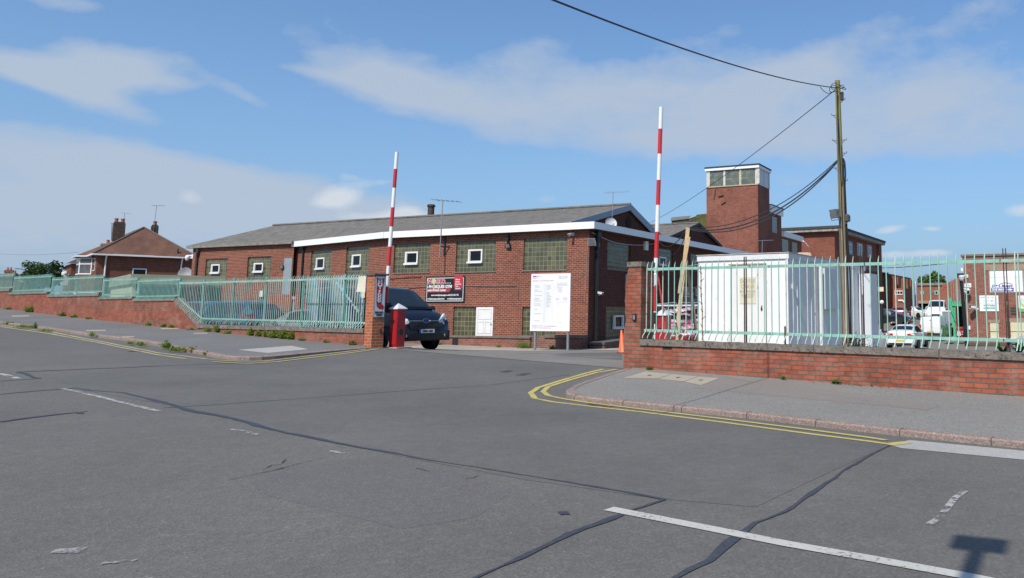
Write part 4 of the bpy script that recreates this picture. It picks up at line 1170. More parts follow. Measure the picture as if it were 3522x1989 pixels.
def gblock(parent, fr, axis, x0, x1_, z0, z1, dep, m=None, name='glass_block_window', sill=True, bw=None, bh=None):
    """a glass block window with whole blocks; returns the object"""
    W_ = x1_ - x0; H = z1 - z0; nx = max(1, round(W_ / 0.205)); nz = max(1, round(H / 0.205))
    mb = MB()
    P = (lambda a, z: fr.p(a, dep, z)) if axis == 'x' else (lambda a, z: fr.p(-dep, a, z))
    uv = [(0.0065, 0.0065), (nx * .2 + .0065, 0.0065), (nx * .2 + .0065, nz * .2 + .0065), (0.0065, nz * .2 + .0065)]
    mb.quad(P(x0, z0), P(x1_, z0), P(x1_, z1), P(x0, z1), uv)
    o = mb.build(name, m or M_BLOCK, parent, recalc=False)
    if sill:
        s = MB()
        if axis == 'x': s.box(fr, x0 - 0.04, x1_ + 0.04, -0.035, dep - 0.002, z0 - 0.055, z0 - 0.001)
        else: s.box(fr, -dep + 0.002, 0.035, x0 - 0.04, x1_ + 0.04, z0 - 0.055, z0 - 0.001)
        s.build('sill', mat('sill_concrete', (0.17, 0.14, 0.115), 0.9, var=0.2), o)
    return o


def build_gym():
    t = thing('gym_building', 'long low red brick gym with glass block windows, white fascia and grey sheet roof', 'building', (C0.x, C0.y, 0.0))
    zf_t = GF.fx(2024, 773)[1]; zf_b = GF.fx(2024, 789)[1]                   # fascia top and bottom
    zf_t, zf_b = 5.36, 5.06
    R_ = lambda fr, u0, v0, u1, v1, ax='x': (lambda a, b: (min(a[0], b[0]), max(a[0], b[0]), min(a[1], b[1]), max(a[1], b[1])))((fr.fx if ax == 'x' else fr.fy)(u0, v0), (fr.fx if ax == 'x' else fr.fy)(u1, v1))
    D = 0.075
    hf = [R_(GF, 1357, 840.5, 1477, 936), R_(GF, 1570, 832, 1703, 932.5), R_(GF, 1802, 821, 1949, 926.5), R_(GF, 1560, 1056, 1696, 1156), R_(GF, 1797, 1056, 1912, 1156)]
    hm = [R_(MF, 1071, 864, 1137, 949), R_(MF, 1192, 851, 1265, 944)]
    hl = [R_(LF, 708.5, 891.7, 778, 959), R_(LF, 853, 885, 929, 953)]
    hs = [R_(GF, 2090, 829, 2168, 932, 'y'), R_(GF, 2266, 853, 2314, 932, 'y'), R_(GF, 2376, 872, 2424, 935, 'y'), R_(GF, 2085, 1055, 2168, 1159, 'y')]
    side_len = 24.0
    mb = MB()
    mb.wall(GF, x1, 0, -1.2, zf_b + 0.1, 0.0, hf, D)
    mb.wall(MF, x2, 0, -0.8, zf_b + 0.1, 0.0, hm, D)
    mb.wall(LF, xL, 0.0, -0.6, zf_b + 0.22, 0.0, hl, D)
    lz = LF.p(0, 0, 0)
    mb.quad(LF.p(0, 0, -0.6), Vector((C2.x, C2.y, -0.6)), Vector((C2.x, C2.y, zf_b + 0.2)), LF.p(0, 0, zf_b + 0.2))
    mb.quad(LF.p(xL, 0, -0.6), LF.p(xL, 14, -0.6), LF.p(xL, 14, zf_b + 0.2), LF.p(xL, 0, zf_b + 0.2))
    mb.build('front_wall', M_BRICKG, t)
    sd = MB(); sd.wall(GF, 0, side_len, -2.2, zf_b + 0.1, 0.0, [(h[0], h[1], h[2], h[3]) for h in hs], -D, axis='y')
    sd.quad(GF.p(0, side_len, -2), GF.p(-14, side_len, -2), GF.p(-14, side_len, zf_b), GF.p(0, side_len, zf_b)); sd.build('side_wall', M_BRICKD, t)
    # windows
    vents = {0: (1396, 867, 1438, 909.5), 1: (1613, 859, 1660, 904)}
    for i, h in enumerate(hf):
        w = gblock(t, GF, 'x', *h, D - 0.004)
        if i in vents: vent(w, GF, 'x', *vents[i], off=0.05)
    for h, vv in zip(hm, ((1090, 888, 1116, 926), (1213.5, 877, 1242, 918))): vent(gblock(t, MF, 'x', *h, D - 0.004), MF, 'x', *vv, off=0.05)
    for h, vv in zip(hl, ((729, 910, 756, 941), (875.5, 905.5, 905.5, 937))): vent(gblock(t, LF, 'x', *h, D - 0.004), LF, 'x', *vv, off=0.05)
    for i, h in enumerate(hs):
        w = gblock(t, GF, 'y', *h, D - 0.004)
        if i == 1: vent(w, GF, 'y', 2271, 882, 2295, 915, off=0.05)
        if i == 2: vent(w, GF, 'y', 2393, 896, 2412, 930, off=0.05)
        if i == 3: vent(w, GF, 'y', 2112, 1085, 2143, 1130, off=0.03, proud=0.08)
    # white panelled door in the lower glass wall
    d0, z1 = GF.fx(1640, 1057); d1, z0 = GF.fx(1695, 1156)
    db = MB(); db.box(GF, d0, d1, -0.03, 0.04, z0, z1); dr = db.build('door', M_UPVC, t)
    w = d1 - d0; H = z1 - z0
    pn = MB()
    for (a0, a1, b0, b1) in ((.10, .90, .58, .94), (.10, .46, .08, .50), (.54, .90, .08, .50)):
        for q in ((a0, a1, b0, b0 + .02), (a0, a1, b1 - .02, b1), (a0, a0 + .03, b0, b1), (a1 - .03, a1, b0, b1)):
            pn.box(GF, d0 + q[0] * w, d0 + q[1] * w, -0.042, -0.03, z0 + q[2] * H, z0 + q[3] * H)
    pn.build('moulding', mat('door_moulding', (0.60, 0.60, 0.60), 0.5), dr)
    hd = MB(); hd.ball(GF.p(d1 - 0.09, -0.06, z0 + 0.42 * H), 0.035); hd.build('handle', M_GALV, dr)
    # fascia boards
    fb = MB(); fb.box(GF, x1 - 0.0, 0.42, -0.32, -0.28, zf_b, zf_t); fb.build('fascia', M_FASC, t)
    fb = MB(); fb.box(MF, x2 - 0.25, 0.06, -0.32, -0.28, zf_b, zf_t); fb.build('fascia', M_FASC, t)
    fb = MB(); fb.box(GF, 0.38, 0.42, -0.28, side_len, zf_b, zf_t); fb.build('fascia', M_FASC, t)
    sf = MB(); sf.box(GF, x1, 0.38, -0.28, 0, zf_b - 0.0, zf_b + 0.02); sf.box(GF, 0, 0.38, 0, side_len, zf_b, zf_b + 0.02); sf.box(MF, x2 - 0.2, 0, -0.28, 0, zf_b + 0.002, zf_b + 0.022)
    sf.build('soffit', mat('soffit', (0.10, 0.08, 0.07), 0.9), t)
    gt = MB(); gt.box(LF, xL - 0.32, 0.05, -0.22, 0.0, zf_b + 0.16, zf_b + 0.30); gt.build('gutter', mat('mossy_gutter', (0.20, 0.185, 0.155), 0.95, var=0.35, scale=6, bump=0.6, bscale=25), t)
    # roof: front slope from the eaves up to the ridge, gable at the right, second bay behind
    yr = 5.26; zr = 6.84 - 0.02; xg = -0.85
    V1 = 9.35; zv = 5.45; yr2 = 13.9; zr2 = 6.78; V2 = 18.4
    xe = GF.fy(0, 0) if False else None
    ridge = lambda x: GF.p(x, yr, zr)
    xl_r = -25.9
    e_pts = [(GF.p(xg - 0.0, -0.30, zf_t - 0.01), xg), (GF.p(x1, -0.30, zf_t - 0.01), x1 - 1.0), (MF.p(x2 - 0.2, -0.30, zf_t - 0.01), -21.0), (LF.p(xL - 0.34, -0.22, zf_b + 0.30), xl_r)]
    rf = MB()
    N = 12
    for (ea, ra), (eb, rb) in zip(e_pts[:-1], e_pts[1:]):
        for k in range(N):
            a0 = ea.lerp(eb, k / N); a1 = ea.lerp(eb, (k + 1) / N); b0 = ridge(ra + (rb - ra) * k / N); b1 = ridge(ra + (rb - ra) * (k + 1) / N)
            L0 = (GF.o - a0).dot(GF.ex); uvs = lambda p: ((p - GF.o).dot(GF.ex), (p - GF.o).dot(GF.ey))
            rf.quad(a0, a1, b1, b0, [uvs(a0), uvs(a1), uvs(b1), uvs(b0)])
    g2 = lambda x, y, z: GF.p(x, y, z)
    for (ya, za, yb, zb2) in ((yr, zr, V1, zv), (V1, zv, yr2, zr2), (yr2, zr2, V2, zv)):
        rf.quad(g2(xg, ya, za), g2(xl_r, ya, za), g2(xl_r, yb, zb2), g2(xg, yb, zb2), [(xg, ya), (xl_r, ya), (xl_r, yb), (xg, yb)])
    rf.build('roof', M_ROOF, t, recalc=False)
    cp = MB(); cp.tube([GF.p(x, yr, zr + 0.02 + 0.015 * math.sin(x * 5)) for x in frange(xg, xl_r, 0.4)], 0.085, 6); cp.tube([GF.p(x, yr2, zr2 + 0.02) for x in frange(xg, xl_r, 1.0)], 0.08, 6); cp.build('ridge_tiles', M_ROOF, t)
    # gables with boards, round opening
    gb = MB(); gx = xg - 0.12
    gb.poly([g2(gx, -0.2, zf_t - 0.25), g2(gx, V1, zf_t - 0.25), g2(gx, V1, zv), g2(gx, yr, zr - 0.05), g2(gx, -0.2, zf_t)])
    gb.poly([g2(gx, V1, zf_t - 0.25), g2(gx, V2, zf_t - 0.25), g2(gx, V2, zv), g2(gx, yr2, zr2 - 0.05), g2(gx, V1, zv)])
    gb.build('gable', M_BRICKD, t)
    ro = MB(); o = g2(gx + 0.03, yr, zr - 0.85); ro.lathe([(0.26, -0.02), (0.26, 0.02)], o, GF.ex, 18); ro.build('round_vent', M_DARKIN, t)
    def barge(ya, za, yb, zb2, nm, m, w=0.26):
        b = MB(); A, B = g2(xg, ya, za), g2(xg, yb, zb2)
        b.extr([A + Vector((0, 0, 0.03)), B + Vector((0, 0, 0.03)), B - Vector((0, 0, w)), A - Vector((0, 0, w))], GF.ex * 0.05); b.build(nm, m, t)
    barge(-0.25, zf_t + 0.02, yr, zr, 'barge_board', M_FASCG); barge(yr, zr, 8.0, 5.80, 'barge_board', M_FASCG, 0.33)
    barge(8.0, 5.80, V1, zv, 'barge_board', M_BLACK, 0.2)
    barge(V1 + 0.2, zv + 0.1, yr2, zr2, 'barge_board', mat('dark_barge', (0.05, 0.045, 0.045), 0.8), 0.16); barge(yr2, zr2, V2 - 0.8, zv + 0.25, 'barge_board', mat('dark_barge', (0.05, 0.045, 0.045), 0.8), 0.16)
    fl = MB(); fl.box(GF, xg, 0.38, -0.28, side_len, zf_t - 0.08, zf_t - 0.03); fl.build('flat_roof', mat('roof_felt', (0.06, 0.06, 0.065), 0.9), t)
    # downpipes
    for nm, fr, u, v, rr, z_lo, y in (('downpipe', MF, 1043, 860, 0.055, -0.4, -0.07),):
        x = fr.fx(u, v, y)[0]; p = MB(); p.tube([fr.p(x, y, zf_b + 0.02), fr.p(x, y, z_lo)], rr, 8); p.box(fr, x - 0.12, x + 0.12, y - 0.1, y + 0.06, zf_b - 0.16, zf_b + 0.0); p.build(nm, M_PIPE, t)
    y = GF.fy(2054, 900, 0.08)[0]; p = MB(); p.tube([GF.p(0.08, y, zf_b), GF.p(0.08, y, 0.1)], 0.075, 8); p.box(GF, 0, 0.2, y - 0.14, y + 0.14, zf_b - 0.3, zf_b - 0.02); p.build('downpipe', M_PIPE, t)
    x = LF.fx(676, 900, -0.08)[0]; p = MB(); p.tube([LF.p(x + 0.1, -0.12, zf_b + 0.1), LF.p(x + 0.08, -0.12, zf_b - 0.1), LF.p(x - 0.02, -0.09, zf_b - 0.35), LF.p(x - 0.02, -0.09, 0.4)], 0.075, 8); p.build('downpipe', mat('old_iron_pipe', (0.06, 0.045, 0.035), 0.8, var=0.3), t)
    x = LF.fx(1026, 1030, -0.06)[0]; p = MB(); p.tube([MF.p(x2 + 0.55, -0.07, 2.25), MF.p(x2 + 0.55, -0.07, 0.1)], 0.06, 8); p.box(MF, x2 + 0.45, x2 + 0.65, -0.16, 0, 2.2, 2.36); p.build('waste_pipe', M_UPVC, t)
    # grey door up on the left wing with its landing, and the wall recess behind it
    a = R_(LF, 980, 889, 1004, 1014); db = MB(); db.box(LF, a[0], min(a[1], -0.06), -0.03, 0.02, a[2], a[3]); db.build('service_door', mat('grey_steel_door', (0.24, 0.28, 0.31), 0.45, var=0.06), t)
    # plinth: brick bench with a stone slab, in front
    xs0 = GF.fx(1480, 1160, -0.75)[0]; xs1 = GF.fx(1845, 1160, -0.75)[0]; zs = GF.fx(1600, 1157, -0.75)[1]
    pl = MB(); pl.box(GF, -9.6, -2.4, -0.72, 0, -1.2, zs - 0.06); pl.box(GF, -2.4, -0.0, -0.62, 0, -1.2, zs - 0.02); pl.build('plinth', M_BRICKP, t)
    sl = MB(); sl.box(GF, -9.65, -2.4, -0.77, 0, zs - 0.058, zs); sl.box(GF, -1.75, 0.02, -0.68, 0, zs - 0.01, zs + 0.11); sl.build('plinth_slab', mat('plinth_slab', (0.14, 0.12, 0.10), 0.95, var=0.25, scale=6), t)
    gp = MB(); xx = GF.fx(1567, 1175, -0.74)[0]; gp.box(GF, xx - 0.18, xx + 0.12, -0.745, -0.72, -1.0, zs - 0.06); gp.build('plinth_gap', M_DARKIN, t)
    rs = MB(); rs.extr([GF.p(0.75, 0.1, -1.5), GF.p(0.75, 6.0, -1.5), GF.p(0.75, 6.0, 0.38), GF.p(0.75, 0.1, 0.16)], -GF.ex * 0.7); rs.build('ramp_wall', M_BRICKP, t)
    rs = MB(); rs.extr([GF.p(0.80, 0.05, 0.16), GF.p(0.80, 6.0, 0.38), GF.p(0.80, 6.0, 0.47), GF.p(0.80, 0.05, 0.25)], -GF.ex * 0.78); rs.build('ramp_slab', mat('ramp_slab', (0.10, 0.095, 0.09), 0.95), t)
    # flue on the roof
    p0 = at(1482, 735, 48.5); fl = MB(); fl.lathe([(0.20, -1.6), (0.20, 0.50), (0.25, 0.52), (0.25, 0.60), (0.22, 0.62), (0.22, 0.66)], (p0.x, p0.y, p0.z - 0.1), (0, 0, 1), 14); fl.build('flue', mat('brown_flue', (0.05, 0.033, 0.028), 0.6, var=0.3), t, smooth=50)
    # cables and conduits on the walls
    M_CAB = mat('grey_cable', (0.42, 0.36, 0.40), 0.6)
    def run(nm, pts, r, m, ax='x', off=-0.03, fr=GF, n=0):
        P = [(fr.p(fr.fx(u, v, off)[0], off, fr.fx(u, v, off)[1]) if ax == 'x' else fr.p(-off, fr.fy(u, v, -off)[0], fr.fy(u, v, -off)[1])) for u, v in pts]
        c = MB(); c.tube(P, r, 5); c.build(nm, m, t)
    run('cable', [(2036, 800), (2060, 812), (2090, 826), (2120, 836), (2160, 842), (2200, 844), (2240, 840), (2270, 833)], 0.016, mat('white_cable', (0.50, 0.46, 0.52), 0.6), 'y', -0.05)
    run('cable', [(2040, 835), (2050, 848), (2062, 848), (2060, 832), (2050, 820)], 0.014, mat('white_cable', (0.50, 0.46, 0.52), 0.6), 'y', -0.05)
    run('conduit', [(2022, 838), (2018, 900), (2014, 1000), (2011, 1040)], 0.012, mat('thin_conduit', (0.30, 0.22, 0.20), 0.6))
    run('conduit', [(1343, 1003), (1420, 990), (1500, 983), (1600, 984), (1700, 985), (1778, 984), (1782, 990), (1781, 1034)], 0.014, mat('thin_conduit2', (0.20, 0.12, 0.11), 0.6))
    run('conduit', [(1530, 850), (1530, 912), (1528, 945)], 0.012, M_PIPE)
    run('conduit', [(1340, 960), (1380, 957), (1450, 952)], 0.012, M_PIPE)
    run('conduit', [(1045, 985), (1150, 975), (1230, 967), (1262, 964)], 0.05, M_BLACK, fr=MF, off=-0.06)
    run('conduit', [(1048, 1012), (1083, 1010)], 0.05, M_BLACK, fr=MF, off=-0.06)
    return t, zf_b, zf_t, xg, yr, zr, zs


GYM, ZFB, ZFT, XG, YR, ZR, ZS = build_gym()


# ------------------------------------------------------------------ things fixed to or standing by the gym
def yagi(name, label, base, top, boom_dir, n, boom, elem, m, r=0.02, group=None, mesh=False, vert=False):
    base, top = Vector(base), Vector(top)
    t = thing(name, label, 'aerial', base, group)
    p = MB(); p.tube([base, top], r, 6); p.build('mast', m, t)
    d = Vector(boom_dir).normalized(); sd = d.cross(Vector((0, 0, 1))).normalized(); up = Vector((0, 0, 1))
    ev = up if vert else sd
    b = MB(); b.bar(top - d * boom * 0.35, top + d * boom * 0.65, r * 1.1, r * 1.1); b.build('boom', m, t)
    e = MB()
    for i in range(n):
        c = top - d * boom * 0.3 + d * boom * 0.95 * i / max(1, n - 1); L = elem * (1 - 0.35 * i / n)
        e.tube([c - ev * L / 2, c + ev * L / 2], r * 0.45, 4)
    if mesh:
        c = top - d * boom * 0.35
        for k in range(-3, 4): e.tube([c - sd * elem * 0.7 + up * 0.06 * k, c + sd * elem * 0.7 + up * 0.06 * k], r * 0.4, 4)
        for k in (-1, 1): e.tube([c + sd * elem * 0.7 * k - up * 0.2, c + sd * elem * 0.7 * k + up * 0.2], r * 0.5, 4)
    e.build('elements', m, t)
    return t


def dish(label, c, face, rad, m, arm=0.45):
    c = Vector(c); face = Vector(face).normalized()
    t = thing('satellite_dish', label, 'satellite dish', c - Vector((0, 0, rad)))
    mb = MB(); mb.lathe([(0.0, -0.12 * rad / 0.35), (rad * 0.5, -0.085 * rad / 0.35), (rad * 0.85, -0.02), (rad, 0.02), (rad * 1.02, 0.012), (rad * 0.98, -0.01), (rad * 0.5, -0.10 * rad / 0.35)], c, face, 22)
    mb.build('reflector', m, t, smooth=60)
    up = Vector((0, 0, 1)); dn = (up - face * up.dot(face)).normalized()
    f = MB(); f.tube([c - dn * rad * 0.9, c + face * arm - dn * rad * 0.75], 0.014, 5); f.build('feed_arm', M_GALV, t)
    l = MB(); l.obox(c + face * arm - dn * rad * 0.72, face * 0.06, dn * 0.05, face.cross(dn) * 0.04); l.build('receiver', M_CAMW, t)
    s = MB(); s.tube([c - face * 0.1, c - face * 0.25 - up * 0.1, c - face * 0.25 - up * (rad + 0.2)], 0.02, 6); s.build('bracket', M_GALV, t)
    return t


def dome_cam(label, at_wall, out, drop=0.22, rad=0.11):
    """white dome camera on a bent arm; out = direction away from the wall"""
    p = Vector(at_wall); o = Vector(out).normalized()
    t = thing('dome_camera', label, 'security camera', p)
    a = MB(); a.obox(p + o * 0.05, o * 0.06, o.cross(Vector((0, 0, 1))) * 0.10, Vector((0, 0, 0.12))); a.bar(p + o * 0.05 + Vector((0, 0, 0.05)), p + o * 0.48 + Vector((0, 0, 0.05)), 0.07, 0.07); a.build('arm', M_CAMW, t)
    h = MB(); c = p + o * 0.46 + Vector((0, 0, -0.08)); h.lathe([(0.05, 0.15), (rad * 1.05, 0.10), (rad * 1.1, -0.03), (rad * 0.95, -0.06)], c, (0, 0, 1), 16); h.build('housing', M_CAMW, t, smooth=50)
    b = MB(); b.ball(c + Vector((0, 0, -0.08)), rad * 0.95, rad * 0.95, rad * 1.05, 14, 8); b.build('dome', mat('dome_grey', (0.52, 0.52, 0.54), 0.12, var=0.02), t, smooth=180)
    return t


def bullet(label, p, d, m=None, L=0.26, r=0.05, wall=None):
    p = Vector(p); d = Vector(d).normalized()
    t = thing('security_camera', label, 'security camera', p)
    b = MB(); b.tube([p, p + d * L], r, 10); b.build('body', m or M_CAMW, t, smooth=40)
    h = MB(); h.bar(p + Vector((0, 0, r * 1.1)), p + d * (L + 0.04) + Vector((0, 0, r * 1.1)), r * 2.2, 0.012); h.build('hood', m or M_CAMW, t)
    g = MB(); g.tube([p + d * L, p + d * (L + 0.004)], r * 0.75, 10); g.build('lens', M_GLASS, t)
    if wall is not None:
        w = MB(); w.tube([Vector(wall), p + d * 0.08], 0.022, 6); w.obox(wall, (0.05, 0, 0), (0, 0.05, 0), (0, 0, 0.06)); w.build('bracket', m or M_CAMW, t)
    return t


def flood(label, c, d, w=0.24, h=0.16, m=None, wall=None, glass=None):
    c = Vector(c); d = Vector(d).normalized(); sd = d.cross(Vector((0, 0, 1))).normalized(); up = sd.cross(d)
    t = thing('floodlight', label, 'floodlight', c)
    b = MB(); A = [c + sd * i * w / 2 + up * j * h / 2 for i, j in ((-1, -1), (1, -1), (1, 1), (-1, 1))]; B = [c - d * 0.13 + sd * i * w * 0.36 + up * j * h * 0.32 for i, j in ((-1, -1), (1, -1), (1, 1), (-1, 1))]
    b.add(A + B, [(0, 1, 2, 3), (4, 5, 6, 7), (0, 1, 5, 4), (1, 2, 6, 5), (2, 3, 7, 6), (3, 0, 4, 7)]); b.build('housing', m or M_BLACK, t)
    g = MB(); g.quad(*[c + d * 0.004 + (q - c) * 0.86 for q in A]); g.build('glass', glass or mat('lamp_glass', (0.20, 0.21, 0.22), 0.08), t, recalc=False)
    if wall is not None:
        k = MB(); k.tube([c - d * 0.1 - up * h * 0.5, Vector(wall)], 0.018, 6); k.tube([c - sd * w * 0.55, c - sd * w * 0.55 - up * h * 0.7, c + sd * w * 0.55 - up * h * 0.7, c + sd * w * 0.55], 0.012, 5); k.build('bracket', m or M_BLACK, t)
    return t


def gp(u, v, y=0.0, fr=None):
    fr = fr or GF; x, z = fr.fx(u, v, y); return fr.p(x, y, z)


def gs(u, v, x=0.0):
    y, z = GF.fy(u, v, x); return GF.p(x, y, z)


def gym_sign(o, ex, W_, H, label, sub=None):
    """black World Physiques Gym board; o = lower left corner on the wall, ex along the wall"""
    ex = Vector(ex); up = Vector((0, 0, 1)); n = ex.cross(up)
    t = thing('gym_sign', label, 'sign', o)
    P = lambda a, b, k=0.0: Vector(o) + ex * (a * W_) + up * (b * H) + n * (0.02 + k)
    blk = mat('sign_black', (0.012, 0.012, 0.013), 0.4, var=0.05); wh = mat('sign_print_white', (0.70, 0.70, 0.70), 0.5, var=0.02)
    red = mat('sign_print_red', (0.45, 0.03, 0.05), 0.5, var=0.04); gold = mat('sign_gold', (0.55, 0.42, 0.22), 0.5, var=0.15, scale=9)
    def rect(mb, a0, b0, a1, b1, k): mb.quad(P(a0, b0, k), P(a1, b0, k), P(a1, b1, k), P(a0, b1, k))
    mb = MB(); mb.extr([P(0, 0, -0.02), P(1, 0, -0.02), P(1, 1, -0.02), P(0, 1, -0.02)], n * 0.02); mb.build('panel', blk, t)
    b = MB(); e = 0.012; f = e * W_ / H
    for q in ((.03, .05, .97, .05 + f), (.03, .95 - f, .97, .95), (.03, .05, .03 + e, .95), (.97 - e, .05, .97, .95)): rect(b, *q, 0.003)
    b.build('border', wh, t, recalc=False)
    fl = MB(); rect(fl, .735, .56, .945, 1.03, 0.009); fl.build('red_flag', red, t, recalc=False)
    fl = MB(); rect(fl, .745, .45, .935, .56, 0.0075); fl.build('flag_foot', mat('sign_dark_red', (0.13, 0.012, 0.03), 0.5), t, recalc=False)
    ln = H * 0.075
    for i, s in enumerate(("Where", "Fitness", "Becomes", "Your", "Lifestyle...")): text(s, ln, P(.765, .87 - .085 * i, 0.011), ex, up, wh, t, 'lettering', 0.002)
    text("W", H * .24, P(.055, .795, 0.004), ex, up, red, t, 'lettering', 0.010, sx=1.0); text("RLD", H * .24, P(.285, .795, 0.004), ex, up, red, t, 'lettering', 0.010, sx=0.95)
    text("W", H * .24, P(.051, .795, 0.002), ex, up, wh, t, 'lettering', 0.022, sx=1.0); text("RLD", H * .24, P(.281, .795, 0.002), ex, up, wh, t, 'lettering', 0.022, sx=0.95)
    em = MB(); c = P(.215, .81, 0.006); em.lathe([(H * .105, 0.0), (H * .105, 0.006)], c, n, 16); rect(em, .20, .47, .23, .72, 0.006); em.build('emblem', gold, t)
    em = MB()
    for a, bb in ((.52, .74), (.575, .74), (.63, .74), (.06, .60)): em.lathe([(H * .028, 0), (H * .028, 0.004)], P(a, bb, 0.003), n, 5)
    em.build('stars', mat('star_cream', (0.60, 0.58, 0.45), 0.5), t)
    text("PH", H * .16, P(.085, .605, 0.004), ex, up, wh, t, 'lettering', 0.008, sx=0.95); text("SIQUES GYM", H * .16, P(.235, .605, 0.004), ex, up, wh, t, 'lettering', 0.008, sx=0.93)
    rd = MB(); rd.poly([P(.04, .53, .003), P(.66, .53, .003), P(.61, .40, .003), P(.04, .40, .003)]); rd.build('red_band', red, t, recalc=False)
    text("AND PHYSIO CLINIC", H * .085, P(.06, .465, 0.005), ex, up, wh, t, 'lettering', 0.005, sx=1.12)
    if sub is None:
        text("www.worldphysiquesgym.com", H * .085, P(.155, .285, 0.004), ex, up, wh, t, 'lettering', 0.003, sx=0.86); text("01623 655 755", H * .085, P(.61, .285, 0.004), ex, up, wh, t, 'lettering', 0.003, sx=0.9)
        text("worldphysiquesgymandphysioclinic", H * .085, P(.06, .145, 0.004), ex, up, wh, t, 'lettering', 0.003, sx=0.70); text("worldphysiquesgymphysio", H * .085, P(.57, .145, 0.004), ex, up, wh, t, 'lettering', 0.003, sx=0.78)
    else:
        ln = MB(); rect(ln, .03, .33, .97, .345, 0.004); rect(ln, .03, .26, .97, .27, 0.004); ln.build('rule', wh, t, recalc=False)
        text("MAIN ENTRANCE", H * .15, P(.035, .13, 0.004), ex, up, wh, t, 'lettering', 0.003, sx=W_ / H * 0.66)
    return t


def build_gym_fittings():
    a = gp(1466, 1040, -0.03); b = gp(1597, 1041, -0.03); c = gp(1468, 956, -0.03)
    o = GF.p(GF.fx(1464, 1040)[0], -0.02, GF.fx(1590, 1041)[1]); W_ = GF.fx(1598, 1000)[0] - GF.fx(1464, 1000)[0]; H = GF.fx(1530, 953)[1] - GF.fx(1530, 1043)[1]
    gym_sign(o, GF.ex, W_, H, 'black gym sign with a red flag, on the sunlit front wall above the van')
    y0, zt = GF.fy(2348, 984); y1, zb_ = GF.fy(2402, 1052)
    gym_sign(GF.p(0.02, y0, zb_), GF.ey, y1 - y0, zt - zb_, 'dark MAIN ENTRANCE gym sign on the shaded side wall, behind the timber props', sub=True)
    # aerials
    base = gp(1512, 885, -0.35); top = gp(1523, 690, -0.35); top.z += 0.0
    t = yagi('tv_aerial', 'tall aerial on a pole bracketed to the front wall above the gym sign', base, top, (0.93, -0.25, -0.1), 6, 1.35, 0.75, M_GALV, 0.022, 'television aerials', mesh=False)
    br = MB(); wl = gp(1530, 850, 0.0); br.bar(gp(1514, 848, -0.35), GF.p(GF.fx(1514, 848, -0.35)[0] + 0.25, 0.0, base.z + 0.5), 0.04, 0.05); wz = base.z + 0.5
    br.box(GF, GF.fx(1530, 850)[0] - 0.05, GF.fx(1530, 850)[0] + 0.05, -0.03, 0, wz - 0.4, wz + 0.5); br.build('wall_bracket', M_BLACK, t)
    b2 = gs(2105, 752, XG + 0.1); tp = gs(2109, 662, XG + 0.1)
    yagi('tv_aerial', 'aerial with a row of short bars above the white dish on the gable end', b2 - Vector((0, 0, 0.2)), tp, (0.98, -0.15, 0.02), 10, 1.15, 0.14, M_GALV, 0.016, 'television aerials', vert=True)
    yagi('tv_aerial', 'small aerial on the flat roof behind the white hut', at(2621, 880, 44), at(2622, 828, 44), (0.95, 0.1, 0.05), 5, 0.95, 0.25, M_GALV, 0.018, 'television aerials')
    # dish at the gable
    c = gs(2102, 768, 0.05); dish('white satellite dish standing on the corner of the flat roof by the gable', c + Vector((0, 0, 0.0)), (0.35, -0.9, 0.30), 0.26, mat('dish_white', (0.50, 0.51, 0.52), 0.5, var=0.04))
    # cameras, floodlights on the gym
    bullet('small white camera under the eaves near the gym corner', gp(1972, 806, -0.05) + GF.ey * -0.05, (-0.5, -0.8, -0.25), wall=gp(1972, 806, 0.0))
    flood('grey floodlight at the sunlit corner of the gym, trailing a white cable', gp(2031, 830, -0.10) + GF.ex * 0.05, (-0.25, -0.85, -0.45), 0.34, 0.26, mat('flood_grey', (0.38, 0.38, 0.38), 0.5), wall=gp(2022, 835, 0))
    bullet('white camera on the shaded side wall level with the brick pillar top', gs(2058, 1008, 0.25), (0.75, -0.6, -0.15), wall=gs(2060, 1012, 0.0))
    t = flood('black twin floodlight between the two largest upper windows', gp(1745, 846, -0.14), (-0.4, -0.8, -0.4), 0.26, 0.18, wall=gp(1748, 836, 0.0))
    s = MB(); s.box(GF, GF.fx(1749, 822)[0] - 0.08, GF.fx(1749, 822)[0] + 0.08, -0.14, 0, GF.fx(1749, 831)[1], GF.fx(1749, 812)[1]); s.build('sensor_box', M_BLACK, t)
    flood('small dark bulkhead lamp beside the grey door on the left wing', gp(968, 918, -0.12, LF), (-0.3, -0.9, -0.2), 0.22, 0.16, wall=gp(971, 905, 0.0, LF))
    p = gp(670, 880, -0.05, LF); dome_cam('white dome camera on the left end of the gym, beside the drainpipe', LF.p(xL + 0.02, 0.1, p.z - 0.02), (-0.97, 0.15, 0))
    bx = MB(); q = gs(2215, 846, 0.0); y, z = GF.fy(2218, 846); bx.box(GF, 0, 0.12, y - 0.16, y + 0.16, z - 0.22, z + 0.22); tag(bx.build('junction_box', M_UPVC), 'white junction box high on the shaded side wall near the striped arm', 'junction box')
    bx = MB(); x, z = LF.fx(904, 1011); bx.box(LF, x - 0.13, x + 0.13, -0.10, 0, z - 0.17, z + 0.17); tag(bx.build('meter_box', M_UPVC), 'white meter box low on the left wing, seen through the fence', 'meter box')
    y, z = GF.fy(2153, 1000); bx = MB(); bx.box(GF, 0.0, 0.05, y - 0.12, y + 0.3, z - 0.75, z + 0.75); tag(bx.build('wall_panel', M_GALV), 'pale upright panel on the side wall just left of the right pillar', 'panel')
    y, z = GF.fy(2425, 895, 0.7); bullet('white wall lamp camera beside the left end of the hut roof', GF.p(1.0, y + 0.2, z), (-0.95, -0.2, -0.1), L=0.5, r=0.07, wall=GF.p(0.0, y + 0.6, z - 0.5))


build_gym_fittings()


